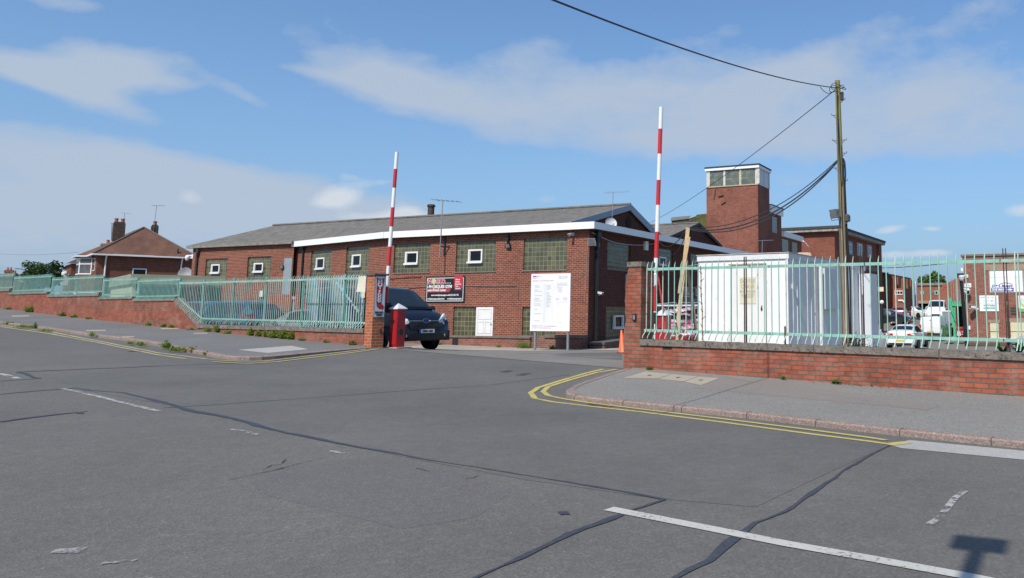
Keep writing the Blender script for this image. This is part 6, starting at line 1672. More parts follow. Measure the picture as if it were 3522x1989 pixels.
def build_unit():
    """brick industrial unit at the right edge, with its signs"""
    o = at(3318, 1000, 56.0); fr = Fr((o.x, o.y), GA)
    zt = fr.fx(3330, 877)[1]; z0 = -2.0; X1 = 16.0
    t = thing('industrial_unit', 'brick industrial unit with stone lintels at the right edge of the photo', 'building', (o.x, o.y, z0))
    b = MB(); b.box(fr, 0, X1, 0, 14, z0, zt - 0.35); b.build('brickwork', M_BRICKU, t)
    c = MB(); c.box(fr, -0.18, X1, -0.18, 14, zt - 0.12, zt + 0.02); c.box(fr, -0.08, X1, -0.09, 14, zt - 0.35, zt - 0.12); c.build('parapet_coping', mat('brown_coping', (0.20, 0.13, 0.10), 0.9, var=0.2), t)
    def R_(u0, v0, u1, v1): (a, z1), (c, z0_) = fr.fx(u0, v0), fr.fx(u1, v1); return a, c, z0_, z1
    def blk(nm, q, y0, y1, m):
        a, c, z0_, z1 = R_(*q); k = MB(); k.box(fr, a, c, y0, y1, z0_, z1); return k.build(nm, m, t)
    st = mat('tan_lintel', (0.30, 0.21, 0.15), 0.9, var=0.15)
    blk('lintel', (3388, 911, 3560, 928), -0.04, 0.02, st); w = blk('window', (3400, 930, 3524, 1008), -0.02, 0.03, mat('frame_grey', (0.30, 0.28, 0.26), 0.7))
    blk('lintel', (3398, 1101, 3439, 1111), -0.04, 0.02, st); blk('lintel', (3461, 1095, 3560, 1109), -0.04, 0.02, st)
    cr = mat('cream_board', (0.62, 0.58, 0.46), 0.7, var=0.08)
    yl = mat('boarded_cream', (0.56, 0.52, 0.34), 0.6, var=0.06)
    blk('boarded_window', (3405, 1112, 3436, 1162), -0.03, 0.01, yl); blk('boarded_window', (3475, 1109, 3560, 1164), -0.03, 0.01, yl)
    blk('rail', (3405, 1140, 3436, 1142), -0.045, -0.03, M_BLACK); blk('rail', (3475, 1140, 3530, 1142), -0.045, -0.03, M_BLACK)
    blk('sill', (3405, 1162, 3560, 1167), -0.10, 0.01, M_UPVC); blk('plinth', (3330, 1178, 3560, 1192), -0.06, 0.01, mat('plinth_dark', (0.10, 0.07, 0.06), 0.9))
    lv = blk('louvre', (3475, 1057, 3503, 1083), -0.03, 0.01, mat('louvre_dark', (0.03, 0.025, 0.025), 0.7))
    k = MB(); a, c, z0_, z1 = R_(3475, 1057, 3503, 1083)
    for i in range(5): z = z0_ + (z1 - z0_) * (i + .5) / 5; k.box(fr, a, c, -0.06, -0.03, z - 0.02, z + 0.02)
    k.build('slat', mat('louvre_slat', (0.12, 0.10, 0.09), 0.7), lv)
    # dark drainpipe with hopper
    x = fr.fx(3306, 980, -0.1)[0]; p = MB(); p.tube([fr.p(x, -0.12, zt - 1.5), fr.p(x + 0.25, -0.12, z0)], 0.12, 8); p.box(fr, x - 0.3, x + 0.2, -0.3, 0.0, zt - 1.6, zt - 1.3); p.box(fr, x - 0.02, x + 0.3, -0.26, -0.2, -0.1 + 0.4, 0.5); p.build('drainpipe', M_PIPE, t)
    # signs
    up = (0, 0, 1); ex = fr.ex
    a, c, z0_, z1 = R_(3404, 934, 3519, 1004); s = thing('garage_sign', 'large white D & L Motors THIS WAY board on the upper wall of the brick unit', 'sign', fr.p(a, -0.05, z0_))
    k = MB(); k.box(fr, a, c, -0.06, -0.021, z0_, z1); k.build('panel', mat('motor_sign_white', (0.78, 0.78, 0.78), 0.4, var=0.03), s)
    W_ = c - a; H = z1 - z0_; P = lambda i, j, y=-0.065: fr.p(a + W_ * i, y, z0_ + H * j)
    bl = mat('sign_blue', (0.075, 0.07, 0.30), 0.5, var=0.05); wh = mat('sign_print_white', (0.70, 0.70, 0.70), 0.5, var=0.02)
    k = MB(); k.quad(P(.02, .02), P(.72, .02), P(.72, .20), P(.02, .20)); k.build('blue_band', bl, s, recalc=False)
    text("D & L Motors", H * .17, P(.04, .285), ex, up, bl, s, 'lettering', 0.012, sx=0.97, shear=0.25)
    text("THIS WAY", H * .155, P(.04, .105, -0.07), ex, up, wh, s, 'lettering', 0.014, sx=0.78, shear=0.2)
    k = MB(); k.poly([P(.49, .075, -.07), P(.60, .075, -.07), P(.60, .045, -.07), P(.70, .11, -.07), P(.60, .175, -.07), P(.60, .145, -.07), P(.49, .145, -.07)]); k.build('arrow', wh, s, recalc=False)
    k = MB(); k.tube([P(.25, .31), P(.33, .40), P(.43, .44), P(.56, .42), P(.69, .36)], 0.02, 5); k.build('car_outline', bl, s)
    k = MB(); k.box(fr, a, c, -0.063, -0.06, z0_ + H * .70, z0_ + H * .715); k.build('panel_joint', mat('joint_grey', (0.4, 0.4, 0.4), 0.7), s)
    a, c, z0_, z1 = R_(3368, 1017, 3436, 1071); s = thing('direction_sign', 'white UNITS and VISITORS PARKING board with an arrow, below the garage sign', 'sign', fr.p(a, -0.05, z0_))
    k = MB(); k.box(fr, a, c, -0.05, 0.0, z0_, z1); k.build('panel', mat('units_white', (0.72, 0.74, 0.73), 0.4, var=0.03), s); W_ = c - a; H = z1 - z0_
    P = lambda i, j, y=-0.054: fr.p(a + W_ * i, y, z0_ + H * j)
    gr = mat('sign_grey_print', (0.32, 0.36, 0.36), 0.5); gn = mat('sign_green_print', (0.08, 0.28, 0.25), 0.5)
    text("UNITS 13 - 21", H * .14, P(.02, .87), ex, up, gr, s, 'lettering', 0.004, sx=1.02); text("VISITORS", H * .14, P(.5, .36), ex, up, gn, s, 'lettering', 0.010, 'CENTER', spacing=1.2); text("PARKING", H * .14, P(.5, .19), ex, up, gn, s, 'lettering', 0.010, 'CENTER', spacing=1.2)
    k = MB(); k.quad(P(.2, .645), P(.62, .645), P(.62, .665), P(.2, .665)); k.poly([P(.62, .61), P(.78, .655), P(.62, .70)]); k.quad(P(.0, .475), P(1, .475), P(1, .485), P(.0, .485)); k.build('arrow', gr, s, recalc=False)
    a, c, z0_, z1 = R_(3317, 975, 3341, 989); s = thing('unit_number_sign', 'small rounded white 12k number plate by the drainpipe', 'sign', fr.p(a, -0.05, z0_)); k = MB(); k.box(fr, a, c, -0.04, 0, z0_, z1); k.build('plate', M_CAMW, s); text("12k", (z1 - z0_) * .75, fr.p((a + c) / 2, -0.045, (z0_ + z1) / 2), ex, up, mat('sign_teal', (0.25, 0.42, 0.45), 0.5), s, 'lettering', 0.006, 'CENTER')
    a, c, z0_, z1 = R_(3502, 1017, 3560, 1073); s = thing('green_sign', 'white and green sign cut by the right edge of the photo', 'sign', fr.p(a, -0.05, z0_)); k = MB(); k.box(fr, a, c, -0.04, 0, z0_, z1); k.build('panel', M_CAMW, s)
    H = z1 - z0_; k = MB(); k.quad(fr.p(a, -0.045, z0_), fr.p(c, -0.045, z0_), fr.p(c, -0.045, z0_ + H * .16), fr.p(a, -0.045, z0_ + H * .22)); k.build('green_band', mat('sign_green', (0.10, 0.42, 0.09), 0.5), s, recalc=False)
    k = MB(); cc = fr.p((a + c) / 2 - 0.05, -0.045, z0_ + H * .58); k.lathe([(H * .33, 0), (H * .33, 0.004)], cc, -fr.ey, 24); k.build('disc', mat('disc_lime', (0.42, 0.55, 0.16), 0.5, var=0.3, scale=3), s); k = MB(); k.lathe([(H * .25, 0.006), (H * .25, 0.01)], cc + Vector((0, 0, H * .08)), -fr.ey, 24); k.build('disc_centre', mat('disc_pale', (0.60, 0.64, 0.66), 0.5, var=0.3, scale=4), s)
    p = fr.p(fr.fx(3317, 946)[0], -0.02, fr.fx(3317, 950)[1]); dome_cam('white dome camera high on the corner of the brick unit', p + Vector((0.2, 0, 0)), (-0.95, -0.3, 0), rad=0.20)
    a, c, z0_, z1 = R_(3306, 923, 3314, 934); k = MB(); k.box(fr, a, c, -0.3, -0.1, z0_, z1); tag(k.build('white_junction_box', M_CAMW), 'white box on the drainpipe above the dome camera', 'junction box')
    bullet('white camera low between the number plate and the parking sign', fr.p(fr.fx(3357, 1060)[0], -0.35, fr.fx(3357, 1060)[1]), (-0.9, -0.4, 0.15), L=0.5, r=0.13, wall=fr.p(fr.fx(3362, 1063)[0], 0, fr.fx(3362, 1063)[1]))
    bullet('round white sensor under the unit number plate', fr.p(fr.fx(3324, 1002)[0], -0.3, fr.fx(3324, 1002)[1]), (0.1, -0.9, -0.3), L=0.3, r=0.17, wall=fr.p(fr.fx(3324, 1002)[0], 0, fr.fx(3324, 1002)[1]))
    a, c, z0_, z1 = R_(3329, 1121, 3338, 1134); k = MB(); k.box(fr, a, c, -0.06, 0, z0_, z1); tag(k.build('wall_notice', M_CAMW), 'small white notice low on the brick unit near the red skip', 'notice')
    # cable slung in to the corner
    k = MB(); k.tube([at(3020, 922, 80), at(3080, 921, 74), at(3180, 914, 66), at(3260, 906, 60), at(3318, 900, 56)], 0.03, 5); tag(k.build('overhead_cable', M_PIPE), 'thin cable slung from the factory block to the brick unit', 'cable')
    # green outside stair and platform
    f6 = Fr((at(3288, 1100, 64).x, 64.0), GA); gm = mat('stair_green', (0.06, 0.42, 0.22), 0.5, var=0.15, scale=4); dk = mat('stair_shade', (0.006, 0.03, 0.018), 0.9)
    s = thing('steel_staircase', 'bright green steel stair landing with dark treads beneath, left of the brick unit', 'staircase', (f6.o.x, f6.o.y, -1))
    zp = f6.fx(3290, 1045)[1]; x0 = f6.fx(3273, 1050)[0]; x1_ = f6.fx(3316, 1050)[0]
    k = MB(); k.box(f6, x0, x1_, -0.1, 2.5, zp - 0.18, zp + 0.18); k.build('landing', gm, s)
    for u in (3275, 3281): k = MB(); xx = f6.fx(u, 1100)[0]; k.box(f6, xx, xx + 0.12, 0, 0.12, -2.0, zp); k.build('post', gm, s)
    k = MB(); k.bar(f6.p(f6.fx(3268, 1030)[0], -0.05, f6.fx(3268, 1025)[1]), f6.p(f6.fx(3288, 1165)[0], -0.05, -1.2), 0.1, 0.16); k.build('handrail', gm, s)
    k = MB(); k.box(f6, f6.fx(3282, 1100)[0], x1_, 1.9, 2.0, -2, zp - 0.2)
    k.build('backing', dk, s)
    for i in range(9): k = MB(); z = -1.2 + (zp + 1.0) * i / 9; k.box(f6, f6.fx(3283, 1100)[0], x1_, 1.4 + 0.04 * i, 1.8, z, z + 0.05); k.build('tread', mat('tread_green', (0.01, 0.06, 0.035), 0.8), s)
    k = MB()
    for i in range(6): xx = x0 + (x1_ - x0) * i / 5.5; k.box(f6, xx, xx + 0.05, -0.1, -0.05, zp, zp + 2.0)
    k.build('balusters', M_GALV, s)


build_unit()


# ------------------------------------------------------------------ houses and cabin on the left
M_TILE = mat('clay_tiles', (0.125, 0.058, 0.038), 0.9, var=0.3, scale=0.9, bump=0.6, bscale=7, spots=[((0.20, 0.11, 0.075), 5.0, 0.62), ((0.08, 0.045, 0.035), 3.0, 0.62)])
M_BRICKH = brick_mat('house_brick', (0.19, 0.058, 0.033), (0.13, 0.042, 0.027), (0.16, 0.105, 0.08), 0.083, 0.237, 0.010, 0.3, stain=0.3)
M_POT = mat('chimney_pot', (0.30, 0.11, 0.06), 0.8, var=0.2)
M_STACK = mat('sooty_brick', (0.07, 0.048, 0.038), 0.95, var=0.4, scale=4)


def build_house():
    o = at(333, 900, 70.0); ang = math.radians(44.0)
    fr = Fr((o.x, o.y), ang)                       # x along the shaded right-hand wall, y along the front to the left/back
    zs = 0.4; ze = EYE + 5.05
    t = thing('hipped_house', 'brick house with a hipped clay tile roof, white bay window and two chimneys', 'house', (o.x, o.y, 1.5))
    Lx = 7.2; Ly = 9.0; oh = 0.35
    b = MB(); b.box(fr, 0, Lx, 0, Ly, zs, ze); b.build('brickwork', M_BRICKH, t)
    rh = 2.75; c = Lx / 2
    e = [fr.p(-oh, -oh, ze), fr.p(Lx + oh, -oh, ze), fr.p(Lx + oh, Ly + 5, ze), fr.p(-oh, Ly + 5, ze)]; r0 = fr.p(c, c * 0.72, ze + rh); r1 = fr.p(c, Ly + 5, ze + rh)
    r = MB(); r.add(e + [r0, r1], [(0, 1, 4), (1, 2, 5, 4), (3, 0, 4, 5)]); r.build('roof', M_TILE, t, recalc=False)
    hp = MB(); hp.tube([e[0] + Vector((0, 0, .04)), r0 + Vector((0, 0, .04)), e[1] + Vector((0, 0, .04))], 0.09, 5); hp.tube([r0 + Vector((0, 0, .04)), r1], 0.09, 5); hp.build('hip_tiles', mat('hip_grey', (0.14, 0.12, 0.11), 0.9), t)
    g = MB(); g.box(fr, -oh - 0.08, Lx + oh, -oh - 0.10, -oh + 0.02, ze - 0.16, ze - 0.02); g.box(fr, -oh - 0.10, -oh + 0.02, -oh, Ly, ze - 0.16, ze - 0.02); g.build('gutter', M_UPVC, t)
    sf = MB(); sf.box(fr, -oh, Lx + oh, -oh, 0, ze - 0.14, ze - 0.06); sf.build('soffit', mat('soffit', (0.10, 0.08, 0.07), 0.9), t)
    for x in (0.62, 6.35): p = MB(); p.tube([fr.p(x, -oh, ze - 0.1), fr.p(x, -0.1, ze - 0.7), fr.p(x, -0.1, zs)], 0.06, 6); p.build('downpipe', M_UPVC, t)
    # side window
    a0, z1 = fr.fx(456, 923); a1, z0 = fr.fx(502, 960); k = MB(); k.box(fr, a0, a1, -0.03, 0.05, z0 - 0.7, z1); w = k.build('window', M_UPVC, t)
    k = MB(); m = (a1 - a0); k.box(fr, a0 + .08 * m, a1 - .08 * m, -0.04, -0.03, z1 - 0.55, z1 - 0.1); k.box(fr, a0 + .08 * m, a1 - .08 * m, -0.04, -0.03, z0 - 0.6, z1 - 0.75); k.build('pane', M_GLASS, w)
    # two-storey bay on the front wall (x = 0 side), hipped over
    y0, y1, bd = 3.0, 6.6, 0.85
    poly = [(0, y0), (-bd, y0 + 0.8), (-bd, y1 - 0.8), (0, y1)]
    zw0, zw1 = ze - 1.75, ze - 0.22
    bb = MB(); P = [fr.p(x, y, zs) for x, y in poly]; bb.extr(P, (0, 0, zw0 - zs)); bb.build('bay', M_BRICKH, t)
    wi = MB(); P = [fr.p(x, y, zw0) for x, y in poly]; wi.extr(P, (0, 0, zw1 - zw0)); w = wi.build('bay_window', M_UPVC, t)
    for (xa, ya), (xb, yb), n in ((poly[0], poly[1], 1), (poly[1], poly[2], 3)):
        A, B = fr.p(xa, ya, 0), fr.p(xb, yb, 0); d = (B - A); nn = Vector((d.y, -d.x, 0)).normalized()
        if nn.dot(fr.p(-5, (ya + yb) / 2, 0) - A) < 0: nn = -nn
        for i in range(n):
            s0, s1 = A.lerp(B, (i + .08) / n), A.lerp(B, (i + .92) / n)
            for (za, zb_) in ((zw0 + .12, zw1 - .62), (zw1 - .52, zw1 - .1)):
                k = MB(); k.quad(*[q + nn * 0.012 + Vector((0, 0, z)) for q, z in ((s0, za), (s1, za), (s1, zb_), (s0, zb_))]); k.build('pane', mat('curtained_glass', (0.10, 0.10, 0.11), 0.06, var=0.5, scale=2), w, recalc=False)
    gw = MB(); P = [fr.p(x * 1.02, y, zs + 0.9) for x, y in poly]; gw.extr(P, (0, 0, 1.5)); gw.build('ground_bay_window', M_UPVC, t)
    br = MB(); E = [fr.p(x - (0.3 if x < 0 else 0.1), y, ze - 0.05) for x, y in ((0, y0 - .35), (-bd, y0 + .6), (-bd, y1 - .6), (0, y1 + .35))]; top = fr.p(1.6, (y0 + y1) / 2, ze + 1.5)
    br.add(E + [top], [(0, 1, 4), (1, 2, 4), (2, 3, 4)]); br.build('bay_roof', M_TILE, t, recalc=False)
    bg = MB(); bg.tube([p - Vector((0, 0, .06)) for p in E], 0.07, 5); bg.build('bay_gutter', M_UPVC, t)
    k = MB(); k.box(fr, -0.04, 0.03, 0.9, 1.9, ze - 1.5, ze - 0.35); w = k.build('window', M_UPVC, t); k = MB(); k.box(fr, -0.05, -0.04, 1.0, 1.8, ze - 1.4, ze - 0.45); k.build('pane', M_GLASS, w)
    # chimneys
    def chim(u, v_top, v_bot, Y, w, d, pots):
        p = at(u, v_top, Y); q = at(u, v_bot, Y); f = Fr((p.x, p.y), ang)
        k = MB(); k.box(f, -w / 2, w / 2, -d / 2, d / 2, q.z, p.z - 0.12); k.box(f, -w / 2 + .06, w / 2 - .06, -d / 2 + .06, d / 2 - .06, p.z - 0.12, p.z); cst = k.build('chimney', M_STACK, t)
        for x in pots: k = MB(); k.lathe([(0.15, 0), (0.14, 0.22), (0.18, 0.24), (0.18, 0.34), (0.12, 0.34)], f.p(x, 0, p.z), (0, 0, 1), 10); k.build('chimney_pot', M_POT, cst)
        return p, f
    p, f = chim(411, 764, 830, 77, 0.95, 0.6, (-0.25, 0.25)); aer1 = f.p(0.45, -0.3, p.z)
    yagi('tv_aerial', 'aerial on the big left-hand chimney of the hipped house', aer1 - Vector((0, 0, .6)), at(428.5, 733, 77), (0.97, 0, -0.12), 4, 0.95, 0.18, mat('aerial_dark', (0.12, 0.12, 0.13), 0.6), 0.02, 'television aerials')
    yagi('tv_aerial', 'upright dipole aerial on the left side of the big chimney', at(383, 827, 77), at(385, 768, 77), (0.9, 0, 0), 2, 0.3, 0.3, mat('aerial_dark', (0.12, 0.12, 0.13), 0.6), 0.025, 'television aerials')
    p, f = chim(533, 774, 815, 75, 0.55, 0.5, (0.0,)); aer2 = f.p(-0.12, -0.3, p.z)
    yagi('tv_aerial', 'tall aerial on the small right-hand chimney of the hipped house', aer2 - Vector((0, 0, .6)), at(539, 708, 75), (0.98, 0, 0.0), 6, 1.1, 0.5, mat('aerial_dark', (0.12, 0.12, 0.13), 0.6), 0.02, 'television aerials')
    # lower stack with pale cap on the roof slope behind
    p = at(371, 836, 80); f = Fr((p.x, p.y), ang); k = MB(); k.box(f, -0.5, 0.5, -0.4, 0.4, p.z - 2.5, p.z - 0.25); k.build('chimney', M_STACK, t); k = MB(); k.box(f, -0.6, 0.6, -0.5, 0.5, p.z - 0.25, p.z - 0.1); k.build('chimney_cap', mat('cap_stone', (0.30, 0.26, 0.22), 0.9), t); k = MB(); k.lathe([(.14, 0), (.14, .35), (.17, .4)], f.p(0.0, 0, p.z - .1), (0, 0, 1), 8); k.build('chimney_pot', M_POT, t)
    sp = MB(); sp.tube([fr.p(6.0, -oh + 0.35, ze + 0.1), fr.p(6.0, -oh + 0.35, ze + 0.75)], 0.06, 6); sp.build('soil_vent', M_BLACK, t)
    c = at(636, 942, 60); dish('grey satellite dish before the hipped house, at the gym corner', c, (0.2, -0.95, 0.25), 0.48, mat('dish_grey', (0.28, 0.28, 0.28), 0.6))
    # the next house, mostly hidden
    o = at(242, 950, 96.0); f2 = Fr((o.x, o.y), ang)
    t2 = thing('neighbour_house', 'next brick house just visible left of the bay window', 'house', (o.x, o.y, 2)); zt = at(242, 907, 96).z
    k = MB(); k.box(f2, 0, 6, 0, 7, 1, zt); k.build('brickwork', M_BRICKH, t2)
    k = MB(); A = [f2.p(-.4, -.4, zt), f2.p(6.4, -.4, zt), f2.p(6.4, 7, zt), f2.p(-.4, 7, zt), f2.p(3, 2.5, zt + 2.2), f2.p(3, 7, zt + 2.2)]; k.add(A, [(0, 1, 4), (1, 2, 5, 4), (3, 0, 4, 5)]); k.build('roof', mat('dark_tiles', (0.07, 0.05, 0.045), 0.9), t2, recalc=False)
    k = MB(); k.box(f2, -0.5, -.4, -.4, 6, zt - 1.2, zt - 0.9); k.box(f2, -0.6, -0.02, 1.5, 3.5, zt - 2.6, zt - 1.2); k.build('bay_window', M_UPVC, t2)
    # far-left row: roof and two stacks
    o = at(20, 950, 122.0); f3 = Fr((o.x, o.y), math.radians(20)); t3 = thing('far_house', 'distant tiled house with two chimney stacks at the far left', 'house', (o.x, o.y, 3)); zt = at(20, 955, 122).z; zr = at(20, 940, 122).z
    k = MB(); k.box(f3, -8, 2.5, 0, 7, 1, zt); k.build('brickwork', M_BRICKH, t3)
    k = MB(); k.add([f3.p(-8.3, -.3, zt), f3.p(2.8, -.3, zt), f3.p(2.8, 7.3, zt), f3.p(-8.3, 7.3, zt), f3.p(-8.3, 3.5, zr), f3.p(1.6, 3.5, zr)], [(0, 1, 5, 4), (1, 2, 5), (2, 3, 4, 5), (3, 0, 4)]); k.build('roof', M_TILE, t3)
    for u, v, w in ((32, 929, 0.9), (48, 940, 0.7)):
        p = at(u, v, 123); f = Fr((p.x, p.y), math.radians(20)); k = MB(); k.box(f, -w / 2, w / 2, -.35, .35, p.z - 2.6, p.z); k.box(f, -w / 2 - .06, w / 2 + .06, -.4, .4, p.z - .35, p.z - .15); c = k.build('chimney', mat('red_stack', (0.20, 0.075, 0.05), 0.9, var=0.2), t3)
        k = MB(); k.lathe([(.13, 0), (.11, .4)], f.p(-w * .22, 0, p.z), (0, 0, 1), 8); k.lathe([(.13, 0), (.11, .4)], f.p(w * .22, 0, p.z), (0, 0, 1), 8); k.build('chimney_pot', M_POT, c)


build_house()


def build_cabin():
    o = at(453, 960, 36.0); fr = Fr((o.x, o.y), math.radians(43.0)); zt = at(453, 943, 36).z; z0 = 0.6
    t = thing('cream_cabin', 'cream portable cabin with an olive flat roof behind the stepped fence', 'cabin', (o.x, o.y, z0))
    L = 9.5; Wd = 7.2
    b = MB(); b.box(fr, 0.06, 3.6, 0.06, Wd, z0, zt - 0.45); b.build('walls', mat('cabin_cream', (0.52, 0.50, 0.33), 0.7, var=0.06), t)
    r = MB(); zl = at(361, 966, fr.p(0, 7.2, 0).y).z
    r.box(fr, -0.05, 3.7, -0.05, Wd, zt - 0.45, zt); r.build('roof', mat('cabin_olive', (0.30, 0.29, 0.20), 0.8, var=0.10, scale=1.5), t)
    k = MB(); k.box(fr, 0.3, 3.6, -0.02, 0.06, z0 + 0.3, zt - 0.55); k.build('side_windows', mat('dark_green_glass', (0.012, 0.03, 0.028), 0.15), t)
    for x in (0.25, 1.6, 3.0): k = MB(); k.box(fr, x, x + 0.09, -0.04, 0.06, z0, zt - 0.45); k.build('mullion', mat('mullion_brown', (0.08, 0.06, 0.05), 0.8), t)
    k = MB(); k.box(fr, 0.02, 0.06, 0.5, 1.9, z0 + 0.9, z0 + 1.75); k.build('blue_window', mat('pale_blue_glass', (0.20, 0.30, 0.38), 0.2, var=0.1), t)


build_cabin()


# ------------------------------------------------------------------ trees
def leafmat(name, c1, c2):
    m, nt, b = new_mat(name); g = nd(nt, 'ShaderNodeNewGeometry')
    c = mixc(nt, g.outputs['Random Per Island'], c1, c2)
    nt.links.new(c, b.inputs['Base Color']); b.inputs['Roughness'].default_value = 0.6; b.inputs['Specular IOR Level'].default_value = 0.3
    tr = nd(nt, 'ShaderNodeBsdfTranslucent'); nt.links.new(mixc(nt, 1.0, c, (1.3, 1.5, 0.6), 'MULTIPLY'), tr.inputs[0])
    mx = nd(nt, 'ShaderNodeMixShader', ins={0: 0.3}); nt.links.new(b.outputs[0], mx.inputs[1]); nt.links.new(tr.outputs[0], mx.inputs[2])
    nt.links.new(mx.outputs[0], nt.nodes['Material Output'].inputs[0])
    return m


M_LEAFD = leafmat('leaf_dark', (0.016, 0.040, 0.014), (0.045, 0.085, 0.022))
M_LEAFM = leafmat('leaf_mid', (0.040, 0.080, 0.016), (0.10, 0.16, 0.035))
M_WEED = leafmat('weed_leaf', (0.08, 0.13, 0.015), (0.20, 0.24, 0.035))
M_WEEDY = leafmat('weed_dry', (0.16, 0.13, 0.045), (0.26, 0.22, 0.08))
M_BARK = mat('bark', (0.07, 0.05, 0.035), 0.95, var=0.3, scale=10)


def tree(label, base, h, rad, n, leaf, m, seed, spires=0):
    rn = random.Random(seed); base = Vector(base)
    t = thing('tree', label, 'tree', base)
    b = MB(); tips = []
    b.tube([base, base + Vector((0.1, 0, h * 0.35)), base + Vector((0.0, 0.1, h * 0.7))], [h * 0.03, h * 0.022, h * 0.010], 7)
    for i in range(22):
        z = h * rn.uniform(0.25, 0.75); a = rn.uniform(0, 2 * math.pi); L = rad * rn.uniform(0.45, 1.0) * (1.1 - abs(z / h - 0.5))
        p0 = base + Vector((0, 0, z)); p1 = p0 + Vector((math.cos(a) * L, math.sin(a) * L, h * rn.uniform(0.08, 0.26)))
        b.tube([p0, p0.lerp(p1, 0.5) + Vector((0, 0, -0.1)), p1], [h * 0.010, h * 0.006, h * 0.003], 4); tips.append(p1)
    for i in range(spires): a = rn.uniform(-1, 1); tips.append(base + Vector((a * rad * 0.8, rn.uniform(-.3, .3) * rad, h * (1.0 - 0.25 * abs(a)) * rn.uniform(0.86, 1.0))))
    b.build('trunk', M_BARK, t)
    c = MB()
    for tp in tips:
        cr = rad * rn.uniform(0.20, 0.42)
        for k in range(n // len(tips)):
            d = Vector((rn.gauss(0, 1), rn.gauss(0, 1), rn.gauss(0, 0.8))).normalized() * cr * rn.random() ** 0.45
            p = tp + d; s = leaf * rn.uniform(0.6, 1.3); u = Vector((rn.gauss(0, 1), rn.gauss(0, 1), rn.gauss(0, 0.6))).normalized(); w = u.orthogonal().normalized()
            c.quad(p - u * s - w * s * .45, p + u * s * .2 - w * s * .6, p + u * s + w * s * .1, p - u * s * .1 + w * s * .6)
    c.build('crown', m, t, recalc=False)
    return t


def build_trees():
    p = at(150, 960, 88); tree('dark bushy tree beyond the stepped fence, left of the houses', (p.x, p.y, p.z - 2.2), 3.95, 1.75, 4600, 0.12, M_LEAFD, 4, 9)
    p = at(3178, 985, 140); tree('green tree behind the drive-through building, nearer its left end', (p.x, p.y, p.z - 4), 6.3, 1.35, 900, 0.22, M_LEAFM, 5, 9)
    p = at(3222, 985, 145); tree('taller green tree behind the drive-through building, nearer its right end', (p.x, p.y, p.z - 4), 6.7, 1.7, 1200, 0.22, M_LEAFM, 6, 10)


build_trees()

# ------------------------------------------------------------------ vehicles
M_TYRE = mat('tyre', (0.012, 0.012, 0.013), 0.85, bump=0.2)
M_RIM = mat('alloy', (0.42, 0.43, 0.45), 0.3, 0.7, var=0.05)
M_TRIM = mat('black_trim', (0.012, 0.012, 0.013), 0.55, var=0.2)
M_CARGL = mat('car_glass', (0.012, 0.016, 0.018), 0.03, var=0.3, scale=1.0, spec=0.9)
M_TAIL = mat('tail_lamp', (0.42, 0.012, 0.014), 0.15, var=0.1)
M_HEAD = mat('head_lamp', (0.62, 0.64, 0.66), 0.10, var=0.15, scale=12, spec=0.9)
M_PLW = mat('plate_white', (0.66, 0.66, 0.64), 0.4, var=0.02)
M_PLY = mat('plate_yellow', (0.62, 0.44, 0.06), 0.4, var=0.02)
M_CHROME = mat('chrome', (0.62, 0.63, 0.65), 0.12, 0.9, var=0.03)


def paint(name, col, rough=0.28, coat=0.7): return mat(name, col, rough, 0.0, var=0.04, scale=1.0, coat=coat)


# stations along the body, rear to front: y, sill half width, widest half width, roof half width, z sill, z belt, z top
HATCH = [(-2.02, .70, .78, .60, .36, .80, .92), (-1.98, .76, .84, .62, .26, .92, 1.06), (-1.72, .80, .86, .60, .22, .95, 1.36), (-1.35, .82, .87, .60, .20, .96, 1.45), (-.75, .83, .88, .61, .19, .96, 1.48), (-.05, .83, .88, .61, .19, .95, 1.47),
         (.35, .83, .88, .58, .19, .94, 1.40), (1.08, .82, .87, .66, .19, .92, 1.00), (1.60, .80, .85, .62, .20, .84, .90), (1.93, .74, .80, .56, .22, .70, .78), (2.05, .66, .72, .50, .28, .58, .64)]
SALOON = [(-2.32, .70, .80, .62, .40, .86, .98), (-2.26, .78, .88, .68, .28, .94, 1.08), (-1.75, .82, .91, .66, .22, .97, 1.13), (-1.15, .83, .92, .60, .20, .98, 1.38), (-.65, .84, .92, .60, .20, .97, 1.45), (.0, .84, .92, .60, .19, .95, 1.44),
          (.40, .84, .92, .58, .19, .94, 1.38), (1.18, .83, .91, .68, .19, .92, .98), (1.80, .81, .89, .64, .20, .82, .88), (2.15, .74, .83, .58, .22, .68, .76), (2.30, .64, .74, .50, .28, .56, .62)]
VAN = [(-2.52, .86, .93, .76, .50, 1.15, 1.84), (-2.46, .90, .97, .80, .34, 1.18, 1.93), (-2.0, .92, .985, .82, .30, 1.2, 1.97), (-.6, .92, .985, .82, .28, 1.2, 1.98), (.35, .92, .985, .80, .28, 1.2, 1.95), (.72, .92, .985, .76, .28, 1.2, 1.88),
       (1.62, .92, .98, .80, .28, 1.15, 1.27), (2.05, .91, .97, .74, .29, 1.02, 1.13), (2.30, .88, .94, .66, .30, .86, .94), (2.42, .80, .87, .58, .32, .66, .74), (2.47, .70, .78, .52, .38, .56, .60)]
SMALLVAN = [(-2.12, .80, .86, .74, .42, 1.0, 1.70), (-2.08, .84, .89, .77, .30, 1.05, 1.78), (-1.6, .85, .90, .78, .24, 1.05, 1.82), (-.3, .85, .90, .78, .22, 1.05, 1.82), (.2, .85, .90, .74, .22, 1.04, 1.76), (.95, .85, .90, .72, .22, 1.0, 1.20),
            (1.5, .83, .88, .66, .22, .94, 1.04), (1.95, .78, .83, .58, .24, .74, .84), (2.12, .66, .72, .50, .30, .58, .64)]


